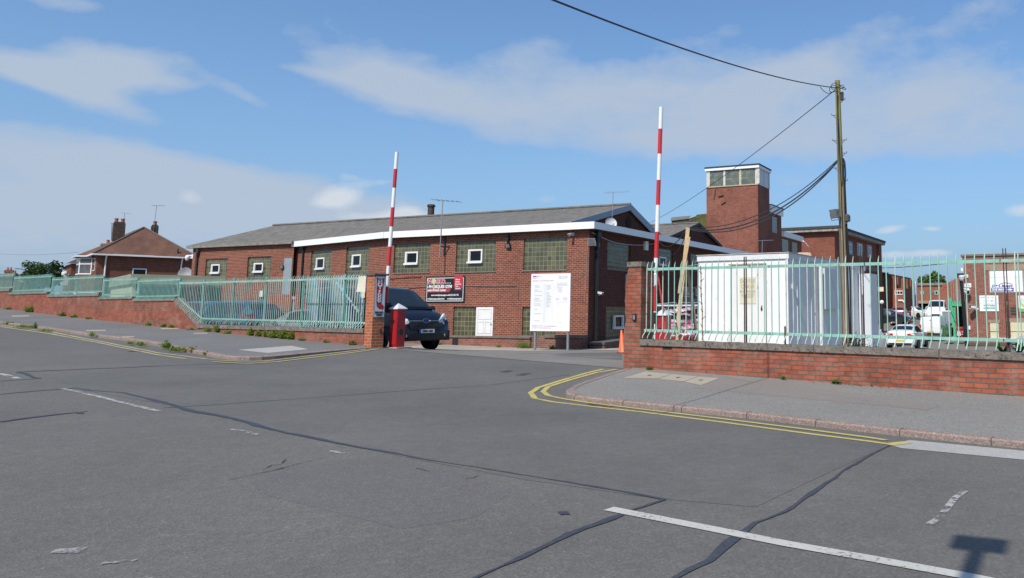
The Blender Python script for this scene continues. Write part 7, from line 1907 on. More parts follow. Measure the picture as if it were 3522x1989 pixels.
def vehicle(name, label, cat, st, pos, heading, body, wheels, wr, wind, screen, rear, group=None, plate=('', ''), trimlow=True, spoke=True, head=True, tail=True, zscale=1.0, track=None):
    """lofted body with glass, wheels, lamps, bumpers and plates as parts. wind: list of side glass station spans, screen: windscreen span, rear: rear glass span"""
    t = thing(name, label, cat, (pos[0], pos[1], pos[2]), group, world=False, rot=heading - math.pi / 2)
    V = Vector
    def prof(s):
        y, ws, wm, wr_, zs, zb_, zt = s
        zs, zb_, zt = zs * zscale, zb_ * zscale, zt * zscale
        zm = zs + (zb_ - zs) * 0.55
        return [V((0, y, zt)), V((wr_ * .7, y, zt - .012)), V((wr_, y, zt - .06 * (zt - zb_) / .45 if zt - zb_ < .45 else zt - .06)), V((wm * .97, y, zb_)), V((wm, y, zm)), V((ws, y, zs)), V((0, y, zs))]
    rows = []
    for s in st:
        p = prof(s); left = [V((-q.x, q.y, q.z)) for q in p[1:-1]][::-1]
        rows.append(p + left)                       # 0..6 right half top to bottom, then left half bottom to top
    n = len(rows[0]); mb = MB(); mb.v = [q for r in rows for q in r]
    for i in range(len(rows) - 1):
        for j in range(n):
            mb.f.append([i * n + j, i * n + (j + 1) % n, (i + 1) * n + (j + 1) % n, (i + 1) * n + j]); mb.uv.append(None); mb.mi.append(0)
    mb.f += [list(range(n))[::-1], list(range((len(rows) - 1) * n, len(rows) * n))]; mb.uv += [None, None]; mb.mi += [0, 0]
    mb.build('body', body, t, smooth=38)
    P = [prof(s) for s in st]
    def cell(A, B, C, D, u0, u1, v0, v1):
        f = lambda u, v: A.lerp(B, u).lerp(D.lerp(C, u), v)
        return [f(u0, v0), f(u1, v0), f(u1, v1), f(u0, v1)]
    def off(q, d):
        nn = (q[1] - q[0]).cross(q[3] - q[0]).normalized()
        c = (q[0] + q[2]) / 2
        if nn.dot(c - V((0, c.y, 0.7))) < 0: nn = -nn
        return [x + nn * d for x in q]
    for (i, j, a, b) in wind:                      # side glass between stations i and j
        for sgn in (1, -1):
            g = MB()
            for k in range(i, j):
                q = cell(P[k][3], P[k + 1][3], P[k + 1][2], P[k][2], a if k == i else 0, b if k == j - 1 else 1, .08, .92)
                if sgn < 0: q = [V((-x.x, x.y, x.z)) for x in q]
                g.quad(*off(q, .008))
            g.build('side_window', M_CARGL, t, recalc=False)
    def across(i, j, lo, hi, nm, mt):
        g = MB(); cols = [V((-1, 0, 0)), None]
        for k in range(i, j):
            A = [V((-P[k][2].x, P[k][2].y, P[k][2].z)), V((-P[k][1].x, P[k][1].y, P[k][1].z)), P[k][0], P[k][1], P[k][2]]
            B = [V((-P[k + 1][2].x, P[k + 1][2].y, P[k + 1][2].z)), V((-P[k + 1][1].x, P[k + 1][1].y, P[k + 1][1].z)), P[k + 1][0], P[k + 1][1], P[k + 1][2]]
            for c in range(4):
                q = cell(A[c], A[c + 1], B[c + 1], B[c], .25 if c == 0 else 0, .75 if c == 3 else 1, lo if k == i else 0, hi if k == j - 1 else 1)
                g.quad(*off(q, .008))
        return g.build(nm, mt, t, recalc=False)
    across(*screen, 'windscreen', M_CARGL)
    if rear: across(*rear, 'rear_window', M_CARGL)
    tr = track or st[4][2] - .10
    for y in wheels:
        for sgn in (1, -1):
            w = MB(); c = V((sgn * (tr - .02), y, wr)); ax = V((sgn, 0, 0))
            w.lathe([(wr * .62, .10), (wr * .92, .105), (wr, .06), (wr, -.08), (wr * .9, -.11), (wr * .5, -.11)], c, ax, 20); wo = w.build('wheel', M_TYRE, t, smooth=40)
            r = MB(); r.lathe([(wr * .64, .07), (wr * .60, .06), (0.02, .085)], c, ax, 20); ro = r.build('rim', M_RIM, wo, smooth=30)
            a = MB(); a.lathe([(wr * 1.20, 0), (wr * 1.20, .004)], V((sgn * (st[4][2] + .001), y, wr * 1.04)), ax, 22); a.build('wheel_arch', M_TRIM, t)
            w2 = MB(); w2.lathe([(wr * .62, .10), (wr * .92, .105), (wr, .06), (wr, -.08)], V((sgn * (st[4][2] - .075), y, wr)), ax, 20)
    return t, P


def vpart(t, name, m, *boxes, smooth=None):
    mb = MB()
    for b in boxes: mb.box(Fr((0, 0), 0), *b)
    return mb.build(name, m, t, smooth=smooth)


def mirrors(t, x, y, z, m, s=1.0):
    for k in (1, -1):
        mb = MB(); mb.ball((k * (x + .11 * s), y, z), .10 * s, .06 * s, .085 * s, 10, 6); mb.tube([(k * (x - .04), y - .02, z - .03), (k * (x + .06), y, z - .01)], .025, 5); mb.build('door_mirror', m, t, smooth=180)


def plate(t, s, y, z, m, front=True, w=.52, h=.112):
    d = .012 if front else -.012
    vpart(t, 'number_plate', m, (-w / 2, w / 2, min(y, y + d), max(y, y + d), z - h / 2, z + h / 2))
    if s:
        text(s, .098, Vector((0, y + d * 1.2, z)), (-1, 0, 0) if front else (1, 0, 0), (0, 0, 1), mat('plate_black', (0.01, 0.01, 0.01), 0.5), t, 'lettering', 0.002, 'CENTER', sx=.80)


def hatch(label, pos, heading, col, group=None, saloon=False, pl='', lamps=True, zscale=1.0):
    st = SALOON if saloon else HATCH
    spec = dict(wind=[(3, 4, .1, .95), (4, 6, .05, .85)], screen=(6, 7, .06, .94), rear=(2, 3, .08, .92)) if saloon else dict(wind=[(2, 4, .25, .97), (4, 6, .03, .85)], screen=(6, 7, .06, .94), rear=(1, 2, .30, .97))
    if saloon: spec['wind'] = [(2, 4, .35, .97), (4, 6, .03, .9)]
    t, P = vehicle('parked_car', label, 'car', st, pos, heading, col, (-1.28, 1.28) if not saloon else (-1.40, 1.42), .32 if saloon else .31, group=group, zscale=zscale, **spec)
    L0, L1 = st[0][0], st[-1][0]
    # lamps wrap the corners
    for k in (1, -1):
        a = st[1]; mb = MB(); x0, x1_ = (.42, .80) if saloon else (.52, .80)
        mb.extr([Vector((k * x0, L0 + .005, .84 * zscale)), Vector((k * x0, L0 + .005, .93 * zscale)), Vector((k * x1_, L0 + .03, .96 * zscale)), Vector((k * (x1_ + .09), L0 + .24, .97 * zscale)), Vector((k * (x1_ + .09), L0 + .24, .86 * zscale)), Vector((k * x1_, L0 + .03, .82 * zscale))], (0, -.045, 0)); mb.build('tail_light', M_TAIL, t)
        mb = MB(); z = .68 * zscale; mb.extr([Vector((k * .36, L1 - .10, z - .05)), Vector((k * .42, L1 - .10, z + .06)), Vector((k * .76, L1 - .22, z + .14)), Vector((k * .80, L1 - .28, z + .03)), Vector((k * .70, L1 - .15, z - .05))], (0, .05, .01)); mb.build('headlight', M_HEAD, t)
    vpart(t, 'rear_bumper', col if saloon else M_TRIM, (-.74, .74, L0 - .05, L0 + .1, .38 * zscale, .66 * zscale)); vpart(t, 'rear_valance', M_TRIM, (-.66, .66, L0 - .03, L0 + .2, .24, .40 * zscale))
    vpart(t, 'grille', M_TRIM, (-.42, .42, L1 - .06, L1 + .015, .34, .56 * zscale))
    plate(t, '', L1 + .016, .44, M_PLW); plate(t, pl, L0 - .05 if saloon else L0 - .05, .56 * zscale if not saloon else .52, M_PLY, False)
    mirrors(t, .86 if not saloon else .90, .62, 1.0 * zscale, col)
    return t


P_NAVY = paint('paint_navy', (0.004, 0.006, 0.013), 0.3, 0.35); P_BLUE = paint('paint_blue', (0.020, 0.055, 0.105)); P_WHITE = paint('paint_white', (0.72, 0.72, 0.72)); P_GREY = paint('paint_grey', (0.15, 0.165, 0.175), 0.35); P_SILV = paint('paint_silver', (0.40, 0.41, 0.42), 0.35)
P_RED = paint('paint_red', (0.34, 0.02, 0.03)); P_BLK = paint('paint_black', (0.010, 0.012, 0.020))


def blue_van():
    hd = math.radians(-35); h = Vector((math.cos(hd), math.sin(hd), 0))
    f = at(1466, 1120, 24.2); c = f - h * 2.46; z = EYE - (1202 - 1070) / 2723.0 * 24.6 * 0.99
    fr_ = Vector((c.x, c.y, 0)); z = 0.38
    t, P = vehicle('parked_van', 'dark navy van facing right, between the hot food pillar and the gym sign', 'van', VAN, (c.x, c.y, z), hd, P_NAVY, (-1.55, 1.42), .335, wind=[(4, 6, .15, .62)], screen=(5, 6, .05, .95), rear=None)
    vpart(t, 'front_bumper', M_TRIM, (-.86, .86, 2.10, 2.46, .30, .60)); vpart(t, 'lower_grille', M_TRIM, (-.62, .62, 2.40, 2.50, .34, .50))
    g = MB(); g.extr([Vector((-.60, 2.435, .84)), Vector((.60, 2.435, .84)), Vector((.52, 2.475, .62)), Vector((-.52, 2.475, .62))], (0, .02, 0)); gr = g.build('grille', M_TRIM, t)
    for i in range(4): s = MB(); zz = .65 + .045 * i; s.box(Fr((0, 0), 0), -.53, .53, 2.49, 2.50, zz, zz + .012); s.build('grille_bar', mat('grille_bar', (0.05, 0.05, 0.055), 0.4), gr)
    k = MB(); k.box(Fr((0, 0), 0), -.56, -.13, 2.43, 2.452, .885, .905); k.box(Fr((0, 0), 0), .13, .56, 2.43, 2.452, .885, .905); k.build('chrome_strip', M_CHROME, t)
    b = MB(); b.lathe([(.065, 0), (.065, .02)], (0, 2.43, .895), (0, 1, 0.1), 18); bo = b.build('badge', M_CHROME, t); bo.scale = (1.75, 1, 1)
    b = MB(); b.lathe([(.056, .022), (.056, .026)], (0, 2.43, .895), (0, 1, 0.1), 18); b2 = b.build('badge_face', mat('badge_blue', (0.02, 0.045, 0.16), 0.3), t); b2.scale = (1.75, 1, 1)
    for s in (1, -1):
        m = MB(); m.extr([Vector((s * .50, 2.32, .80)), Vector((s * .56, 2.30, .92)), Vector((s * .86, 2.06, 1.10)), Vector((s * .93, 2.02, 1.02)), Vector((s * .92, 2.16, .80)), Vector((s * .70, 2.30, .76))], (s * .02, .075, .02)); ho = m.build('headlight', M_HEAD, t)
        m = MB(); m.lathe([(.065, 0), (.05, .01)], (s * .74, 2.315, .88), (s * .3, 1, .2), 14); m.build('projector', mat('lamp_dark', (0.05, 0.055, 0.06), 0.1), ho); m = MB(); m.lathe([(.05, 0), (.04, .01)], (s * .84, 2.235, .95), (s * .5, 1, .2), 12); m.build('projector', M_CHROME, ho)
        w = MB(); w.tube([(s * .55 - .28, 1.70, 1.285), (s * .30 - .20, 1.66, 1.31), (s * .30 + .42, 1.62, 1.335)], .014, 5); w.build('wiper', M_TRIM, t)
        m = MB(); m.lathe([(.06, 0), (.05, .01)], (s * .70, 2.455, .45), (s * .3, 1, 0), 12); m.build('fog_light', M_HEAD, t)
    co = MB(); co.box(Fr((0, 0), 0), -.78, .78, 1.56, 1.74, 1.245, 1.275); co.build('scuttle', M_TRIM, t)
    vpart(t, 'number_plate', M_PLW, (-.26, .26, 2.505, 2.52, .53, .645)); vpart(t, 'plate_band', mat('plate_blue', (0.02, 0.10, 0.38), 0.4), (.215, .262, 2.52, 2.523, .53, .645))
    text("GR02 ARK", .098, Vector((-.02, 2.524, .588)), (-1, 0, 0), (0, 0, 1), mat('plate_black', (0.01, 0.01, 0.01), 0.5), t, 'lettering', 0.003, 'CENTER', sx=.82)
    mirrors(t, .95, 1.18, 1.25, M_TRIM, 1.35)
    # two front seats seen through the screen are left to the dark glass


def van_like(label, st, pos, heading, col, glass_rear=False, group=None, zscale=1.0):
    big = st is VAN
    t, P = vehicle('parked_van', label, 'van', st, pos, heading, col, (-1.5, 1.4) if big else (-1.3, 1.3), .33 if big else .30, wind=[((4, 6) if big else (3, 5)) + (.1, .7)], screen=(5, 6, .05, .95) if big else (4, 5, .05, .95), rear=None, group=group, zscale=zscale)
    L0, L1 = st[0][0], st[-1][0]
    for s in (1, -1):
        vpart(t, 'tail_light', M_TAIL, (min(s * .74, s * .88), max(s * .74, s * .88), L0 - .02, L0 + .12, .82, 1.18)); vpart(t, 'headlight', M_HEAD, (min(s * .5, s * .80), max(s * .5, s * .80), L1 - .22, L1 - .06, .72, .88))
    vpart(t, 'rear_bumper', M_TRIM, (-.80, .80, L0 - .06, L0 + .1, .34, .50)); vpart(t, 'door_seam', M_TRIM, (-.006, .006, L0 - .012, L0 + .01, .52, 1.7 * zscale)); vpart(t, 'grille', M_TRIM, (-.45, .45, L1 - .05, L1 + .02, .48, .66)); vpart(t, 'front_bumper', M_TRIM, (-.74, .74, L1 - .1, L1 + .04, .32, .46))
    k = MB(); k.box(Fr((0, 0), 0), -.05, .05, L0 - .02, L0, 1.5, 1.53); k.build('door_badge', M_TRIM, t)
    plate(t, '', L0 - .06, .60, M_PLY, False); plate(t, '', L1 + .04, .40, M_PLW)
    mirrors(t, .90, .9, 1.15, M_TRIM)
    return t


def build_vehicles():
    blue_van()
    gz = lambda p: ground(p.x, p.y)
    def put(u, Y, dz=0.0, v=1100): p = at(u, v, Y); return (p.x, p.y, gz(p) + dz)
    R_ = math.radians
    gl = 'cars behind the left fence'
    hb = R_(158); c = at(921, 1080, 29.6); h = Vector((math.cos(hb), math.sin(hb), 0)); c = c + h * 2.0
    hatch('dark blue hatchback with a bright red tail lamp behind the left fence', (c.x, c.y, EYE + .36 - 1.47 + 0.02), hb, P_BLUE, gl)
    c = at(672, 1080, 31.5); hatch('dark navy car furthest left behind the low part of the fence', (c.x, c.y, EYE + .37 - 1.46), R_(160), P_BLUE, gl)
    c = at(1068, 1100, 27.6); hatch('silver grey car between the blue hatchback and the navy van, behind the fence', (c.x, c.y, EYE - 0.02 - 1.32), R_(163), P_GREY, gl, zscale=0.97)
    p = at(255, 1010, 48); hatch('white car behind the third fence step, only slivers showing', (p.x, p.y, at(250, 1003, 48).z - 1.47), R_(150), P_WHITE)
    # the yard
    gy = 'vehicles parked in the yard'
    p = at(3122, 1150, 49.5); hatch('white saloon seen from behind, in the middle of the yard', (p.x, p.y, EYE - (1200 - 1070) / 2723 * 48.0 * .985), R_(90 - 25), P_WHITE, gy, saloon=True)
    p = at(2838, 1150, 29.5); hatch('silver car half hidden by the telegraph pole and hut', (p.x, p.y, at(2966, 1071, 29.5).z - 1.52), R_(8), P_SILV, gy, zscale=1.06)
    p = at(3055, 1100, 78); hatch('black car parked by the far brick wing, nose to the right', (p.x, p.y, at(3055, 1114, 78).z), R_(-28), P_BLK, gy)
    p = at(3095, 1095, 86); hatch('red car parked beyond the black car', (p.x, p.y, at(3095, 1107, 86).z), R_(70), P_RED, gy, zscale=1.1)
    p = at(3094, 1080, 92); van_like('white van whose roof shows over the red car', VAN, (p.x, p.y, at(3094, 1060, 92).z - 2.1), R_(75), P_WHITE, group=gy, zscale=1.05)
    p = at(3150, 1080, 104); hatch('small white car beside the steel flue at the back of the yard', (p.x, p.y, at(3150, 1094, 104).z), R_(-60), P_WHITE, gy)
    p = at(3203, 1085, 98); hatch('white car facing out by the drive-through opening', (p.x, p.y, at(3203, 1095, 98).z), R_(-105), P_WHITE, gy)
    p = at(3226, 1080, 86); van_like('white van facing the camera behind the small white van', VAN, (p.x, p.y, at(3226, 1092, 86).z - .3), R_(-112), P_WHITE, group=gy, zscale=1.1)
    p = at(3220, 1130, 66); van_like('small white van seen from behind, beside the green stair', SMALLVAN, (p.x, p.y, at(3220, 1162, 65).z - .1), R_(62), P_WHITE, group=gy)
    p = at(3640, 1150, 38); hatch('silver car cut off by the right edge of the photo', (p.x, p.y, at(3515, 1118, 38).z - 1.46), R_(175), P_SILV, gy)


build_vehicles()

# ------------------------------------------------------------------ telegraph pole, wires
def build_pole():
    Y = 20.6; b = at(2910, 1190, Y); tp = at(2880.5, 278, Y); gz = ground(b.x, b.y)
    t = thing('telegraph_pole', 'tall greenish wooden telegraph pole behind the right fence', 'pole', (b.x, b.y, gz))
    m, nt, bs = new_mat('weathered_pole'); g = nd(nt, 'ShaderNodeNewGeometry'); mp = nd(nt, 'ShaderNodeMapping', ins={'Scale': (14, 14, 0.9)}); nt.links.new(g.outputs['Position'], mp.inputs[0])
    n = nd(nt, 'ShaderNodeTexNoise', ins={'Scale': 1.5, 'Detail': 7, 'Roughness': .65}); nt.links.new(mp.outputs[0], n.inputs['Vector'])
    sx = nd(nt, 'ShaderNodeSeparateXYZ'); nt.links.new(g.outputs['Position'], sx.inputs[0])
    lo = mixc(nt, ramp(nt, n.outputs[0], [(.3, 0), (.7, 1)]), (.12, .09, .055), (.33, .26, .17)); hi = mixc(nt, ramp(nt, n.outputs[0], [(.3, 0), (.7, 1)]), (.10, .10, .03), (.27, .26, .09))
    k = ramp(nt, mth(nt, 'MULTIPLY', mth(nt, 'SUBTRACT', sx.outputs[2], 3.2), 0.25), [(0, 0), (1, 1)])
    nt.links.new(mixc(nt, k, lo, hi), bs.inputs['Base Color']); bs.inputs['Roughness'].default_value = .9
    mb = MB(); d = (tp - b); 
    N = 9; pts = [b.lerp(tp, i / N) for i in range(N + 1)]; pts[0] = b + (b - tp).normalized() * 0.6
    mb.tube(pts, [0.098 - 0.032 * i / N for i in range(N + 1)], 14); mb.build('shaft', m, t, smooth=40)
    P = lambda v, du=0.0, dy=0.0: at(2880.5 + (2910 - 2880.5) * (v - 278) / (1190 - 278) + du, v, Y + dy)
    st = mat('step_iron', (0.16, 0.15, 0.14), 0.7, 0.3)
    for v, sd in ((343, 1), (397, -1), (484, -1), (482, 1), (527, 1), (578, -1), (621, 1)):
        k = MB(); a = P(v, 8 * sd); e = P(v, 24 * sd); k.tube([a, e, e + Vector((0, 0, .05))], .011, 5); k.tube([P(v + 12, 8 * sd), e.lerp(a, .3)], .008, 4); k.build('step', st, t)
    k = MB(); k.box(Fr(tuple(P(335, 12))[:2], 0), -.04, .05, -.06, .06, P(345).z, P(318).z); k.build('terminal_box', mat('terminal', (0.03, 0.03, 0.03), 0.6), t)
    # cables clipped down the pole
    ca = mat('black_cable', (0.012, 0.013, 0.016), 0.5)
    for (nm, pts_, r) in (('pole_cable', [(300, -3, -.1), (400, -2, -.1), (600, 0, -.1), (900, 2, -.1), (1180, 2, -.1)], .012), ('pole_cable', [(310, 9, 0), (335, 0, -.1), (450, -4, -.1), (640, 2, -.1), (628, 6, -.1), (500, 6, -.1)], .008),
                          ('pole_cable', [(545, 11, 0), (560, 16, 0), (600, 17, 0), (640, 14, 0), (800, 16, 0), (950, 22, 0), (1180, 18, 0)], .020), ('pole_cable', [(545, 9, 0), (570, 12, 0), (640, 11, 0), (760, 12, 0), (900, 13, 0), (1180, 15, 0)], .016)):
        k = MB(); k.tube([P(v, du, dy) for v, du, dy in pts_], r, 5); k.build(nm, ca, t)
    gc = MB(); gc.tube([P(560, -9, 0), P(800, -8, 0), P(1180, -8, 0)], .018, 5); gc.build('grey_conduit', M_GALV, t)
    lp = MB(); c = P(297)
    for r_, z in ((.17, 0.0), (.22, -.07)): lp.tube([c + Vector((r_ * math.cos(a), r_ * .8 * math.sin(a), z + .06 * math.sin(2 * a))) for a in frange(0, 2 * math.pi, .4)], .009, 4)
    lp.build('wire_loop', ca, t)
    k = MB(); k.lathe([(.05, 0), (.09, .02), (.09, .16), (.05, .2)], P(764, 17), (0, 0, 1), 10); k.box(Fr(tuple(P(770, 11))[:2], 0), -.05, .03, -.05, .05, P(772).z, P(742).z); k.build('cable_joint', mat('joint_box', (0.06, 0.055, 0.05), 0.6), t)
    # floodlight on its arm
    c = P(736, -28, -.15); f = flood('weathered floodlight on an arm of the telegraph pole', c, (-.75, -.45, -.35), 0.28, 0.24, mat('flood_old', (0.16, 0.16, 0.15), 0.6, var=0.4, scale=12), wall=P(757, -6))
    # wires
    def wire(lab, nm, a, b_, sag, r, n=18):
        a, b_ = Vector(a), Vector(b_); w = MB(); w.tube([a.lerp(b_, i / n) - Vector((0, 0, sag * 4 * (i / n) * (1 - i / n))) for i in range(n + 1)], r, 5); return tag(w.build(nm, ca), lab, 'cable')
    top = P(303)
    wire('thick overhead wire from the pole top out over the street at upper left', 'overhead_wire', top, at(1560, -140, 7.2), 0.22, 0.013, 26)
    wire('thin overhead wire running down from the pole top behind the tower', 'overhead_wire', top, at(2150, 800, 70), 0.6, 0.012, 30)
    k = MB(); k.tube([P(303, 0), P(318, -20), P(322, -35), P(312, -50), P(300, -60)], .010, 5); tag(k.build('slack_wire', ca), 'slack loop of wire hanging left of the pole top', 'cable')
    # bundle of cables from the pole to the timber prop and on to the gym
    pr = at(2365, 787, 21.0)
    A = P(548, -2)
    for i, (sg, dz, r) in enumerate(((.62, 0, .020), (.70, -.03, .017), (.52, .05, .013))):
        wire(['heaviest black cable sagging from the pole to the timber prop', 'second black cable sagging just under the heaviest one', 'upper thin black cable sagging from the pole to the timber prop'][i], 'sagging_cable', A + Vector((0, 0, dz * .6)), pr + Vector((0, 0, dz * .4)), sg, r, 22)
    g1 = GF.p(0.45, GF.fy(2268, 832, .45)[0], GF.fy(2268, 832, .45)[1]); wire('black cable drooping from the timber prop to the gym fascia', 'sagging_cable', pr, g1, .35, .016); g2 = GF.p(0.1, GF.fy(2295, 850, .1)[0], GF.fy(2295, 850, .1)[1]); wire('lower black cable from the timber prop to the gym wall', 'sagging_cable', pr - Vector((0, 0, .04)), g2, .5, .013)
    k = MB(); q = pr.lerp(g2, .45) - Vector((0, 0, .5)); k.lathe([(.03, -.1), (.06, -.05), (.06, .05), (.03, .1)], q, (g2 - pr), 8)


build_pole()


def build_props():
    wood = mat('fresh_timber', (0.50, 0.37, 0.20), 0.8, var=0.18, scale=7); woodo = mat('grey_timber', (0.34, 0.26, 0.17), 0.85, var=0.25, scale=7)
    Y = 21.0
    a = at(2319, 1200, Y - .2); b = at(2366, 784, Y); a.z = ground(a.x, a.y)
    t = thing('timber_prop', 'pair of long timber planks nailed together, holding up the cables', 'timber', a)
    k = MB(); k.bar(a, b, .10, .05, (0, 1, 0)); k.build('plank', wood, t); a2 = at(2335, 1010, Y - .12); b2 = at(2369, 815, Y - .06); k = MB(); k.bar(a2, b2, .09, .045, (0, 1, 0)); k.build('splice_plank', wood, t)
    a3 = at(2410, 1185, Y + .9); b3 = at(2357, 868, Y + .05); a3.z = ground(a3.x, a3.y)
    k = MB(); k.bar(a3, b3, .09, .045, (0, 1, 0)); k.build('strut', woodo, t)
    # pedestrian barrier with tape behind the right barrier
    Y = 24.0; p = at(2253, 1052, Y); q = at(2412, 1054, Y + .4); zt = p.z; z0 = zt - 1.05; d = (q - p); d.z = 0; L = d.length; ang = math.atan2(d.y, d.x); fr = Fr((p.x, p.y), ang)
    t = thing('crowd_barrier', 'white tubular crowd barrier draped with pink tape, behind the timber planks', 'barrier', (p.x, p.y, z0)); wh = mat('barrier_white', (0.62, 0.62, 0.62), 0.4, var=0.06)
    k = MB(); k.tube([fr.p(0, 0, zt), fr.p(L, 0, zt)], .03, 8); k.tube([fr.p(0, 0, z0 + .15), fr.p(L, 0, z0 + .15)], .025, 8)
    for s in (0, .48, 1): k.tube([fr.p(L * s, 0, z0), fr.p(L * s, 0, zt)], .026, 8)
    k.build('frame', wh, t)
    k = MB()
    for i in range(int(L / .075)): k.tube([fr.p(.05 + i * .075, 0, z0 + .15), fr.p(.05 + i * .075, 0, zt)], .008, 4)
    k.build('bars', M_GALV, t)
    k = MB(); k.tube([fr.p(-.1, .35, zt + .02), fr.p(L * .5, .35, zt + .10), fr.p(L * .54, .35, zt + .03), fr.p(L * .55, .35, zt - .2)], .022, 6); k.tube([fr.p(L * .6, .35, zt - .3), fr.p(L * .605, .35, zt), fr.p(L * .65, .35, zt + .10), fr.p(L * 1.2, .35, zt + .10)], .022, 6); k.build('second_rail', M_GALV, t)
    m, nt, bs = new_mat('barrier_tape'); uv = nd(nt, 'ShaderNodeUVMap'); sx = nd(nt, 'ShaderNodeSeparateXYZ'); nt.links.new(uv.outputs[0], sx.inputs[0])
    s = mth(nt, 'GREATER_THAN', mth(nt, 'SINE', mth(nt, 'MULTIPLY', mth(nt, 'ADD', sx.outputs[0], sx.outputs[1]), 26)), 0.0); nt.links.new(mixc(nt, s, (.62, .58, .62), (.50, .20, .30)), bs.inputs['Base Color']); bs.inputs['Roughness'].default_value = .4
    rn = random.Random(3)
    for i, (z1, z2) in enumerate(((-.13, -.02), (-.02, -.30), (-.40, -.42), (-.50, -.55), (-.62, -.60), (-.75, -.82))):
        k = MB(); N = 14
        for j in range(N):
            f = lambda x: zt + z1 + (z2 - z1) * x - .06 * math.sin(math.pi * x) + .012 * math.sin(x * 30 + i)
            x0, x1_ = .12 + .88 * j / N, .12 + .88 * (j + 1) / N; tw = .02 * math.sin(x0 * 9 + i); h = .045 if i % 2 == 0 else .03
            k.quad(fr.p(L * x0, -.05 + tw, f(x0) - h), fr.p(L * x1_, -.05 + tw, f(x1_) - h), fr.p(L * x1_, -.05 - tw, f(x1_) + h), fr.p(L * x0, -.05 - tw, f(x0) + h))
        k.build('tape', m, t, recalc=False)
    k = MB(); x0 = L * .45; k.box(fr, x0, L, .9, 1.0, z0, z0 + .55); tag(k.build('red_board', mat('red_board', (0.36, 0.03, 0.04), 0.5, var=0.2)), 'red plastic board behind the crowd barrier', 'board')
    # red webbing strap hanging from the right arm
    a = at(2262, 940, 19.9); b = at(2292, 1175, 19.6); k = MB(); k.bar(a, a.lerp(b, .5) + Vector((.02, 0, -.02)), .05, .006); k.bar(a.lerp(b, .5) + Vector((.02, 0, -.02)), b, .05, .006)
    tag(k.build('red_strap', mat('strap_red', (0.55, 0.05, 0.04), 0.6)), 'red webbing strap hanging from the right barrier arm', 'strap')
    k = MB(); k.tube([at(2246, 938, 19.6), at(2275, 930, 19), at(2310, 926, 18.5), at(2345, 920, 18), at(2372, 915, 18), at(2405, 909, 18.6)], .012, 5); tag(k.build('grey_hose', mat('hose_beige', (0.36, 0.28, 0.22), 0.7)), 'thin beige cable strung from the right barrier arm to the hut', 'cable')
    # cones
    def cone(nm, label, p, h, r, tilt=(0, 0, 1), sleeve=True):
        t = thing(nm, label, 'traffic cone', p); ax = Vector(tilt).normalized(); og = mat('cone_orange', (0.72, 0.13, 0.035), 0.5, var=0.08)
        b = MB(); b.obox(Vector(p) + ax * .02, Vector((r * 1.25, 0, -ax.x * r)), Vector((0, r * 1.25, 0)), ax * .02); b.build('base', M_BLACK, t)
        c = MB(); c.lathe([(r, .04), (r * .93, .06), (r * .16, h), (r * .10, h + .01)], p, ax, 20); c.build('body', og, t, smooth=50)
        if sleeve: s = MB(); s.lathe([(r * .70, h * .30), (r * .37, h * .70)], Vector(p), ax, 20); s.v = [v + (v - Vector(p) - ax * (v - Vector(p)).dot(ax)).normalized() * .004 for v in s.v]; s.build('sleeve', mat('cone_white', (0.62, 0.62, 0.62), 0.5), t, smooth=50)
    p = at(2341, 1195, 18.6); zt = at(2341, 1148, 18.6).z; p.z = zt - .62; cone('traffic_cone', 'small orange and white traffic cone behind the right wall, by the planks', p, .60, .17)
    p = at(2144, 1204, 27.5); p.z = ground(p.x, p.y); cone('traffic_cone', 'orange traffic cone half hidden by the left edge of the right pillar', p, .78, .17, (-.10, 0, 1), False)
    # red skip and green cage, trailer
    o = at(3290, 1150, 60); fr = Fr((o.x, o.y), GA); x1_ = fr.fx(3316, 1150)[0]; z1 = fr.fx(3300, 1131)[1]; z0 = fr.fx(3300, 1168)[1]
    t = thing('red_skip', 'red waste skip with large white B, beneath the green stair', 'skip', (o.x, o.y, z0)); k = MB(); rd = mat('skip_red', (0.42, 0.03, 0.035), 0.5, var=0.1)
    k.extr([fr.p(.1, 0, z0), fr.p(x1_ - .1, 0, z0), fr.p(x1_, -.15, z1), fr.p(0, -.15, z1)], fr.ey * 1.2); k.build('body', rd, t); k = MB(); k.box(fr, -.03, x1_ + .03, -.2, 1.1, z1, z1 + .12); k.build('lid', rd, t)
    text("B", .46, fr.p(.06, -.16, z0 + .42), fr.ex, (0, 0, 1), mat('sign_print_white', (0.70, 0.70, 0.70), 0.5), t, 'lettering', .02); text("iffa", .20, fr.p(.38, -.17, z0 + .50), fr.ex, (0, 0, 1), mat('sign_print_white', (0.7, 0.7, 0.7), 0.5), t, 'lettering', .01) if False else None
    for zz in (.36, .52): k = MB(); k.box(fr, .40, x1_ - .08, -.165, -.14, z0 + zz, z0 + zz + .07); k.build('lettering_bar', mat('sign_print_pale', (0.66, 0.60, 0.60), 0.5), t)
    o = at(3243, 1150, 60); fr = Fr((o.x, o.y), GA); x1_ = fr.fx(3272, 1150)[0]; z1 = fr.fx(3255, 1123)[1]; z0 = fr.fx(3255, 1163)[1]
    t = thing('garden_waste_trailer', 'dark caged trailer heaped with green cuttings, beside the small white van', 'trailer', (o.x, o.y, z0)); k = MB(); k.box(fr, 0, x1_, 0, 1.6, z0 + .12, z1 - .1); k.build('load', mat('green_cuttings', (0.06, 0.085, 0.03), 0.95, var=0.6, scale=7, bump=1.0, bscale=12), t); k = MB()
    k.box(fr, -.02, x1_ + .02, -.03, 0.0, z1 - .08, z1 + .08); k.box(fr, -.02, x1_ + .02, -.03, 0, (z0 + z1) / 2 - .03, (z0 + z1) / 2 + .02)
    for i in range(5): x = x1_ * i / 4; k.box(fr, x - .02, x + .02, -.03, 0, z0, z1)
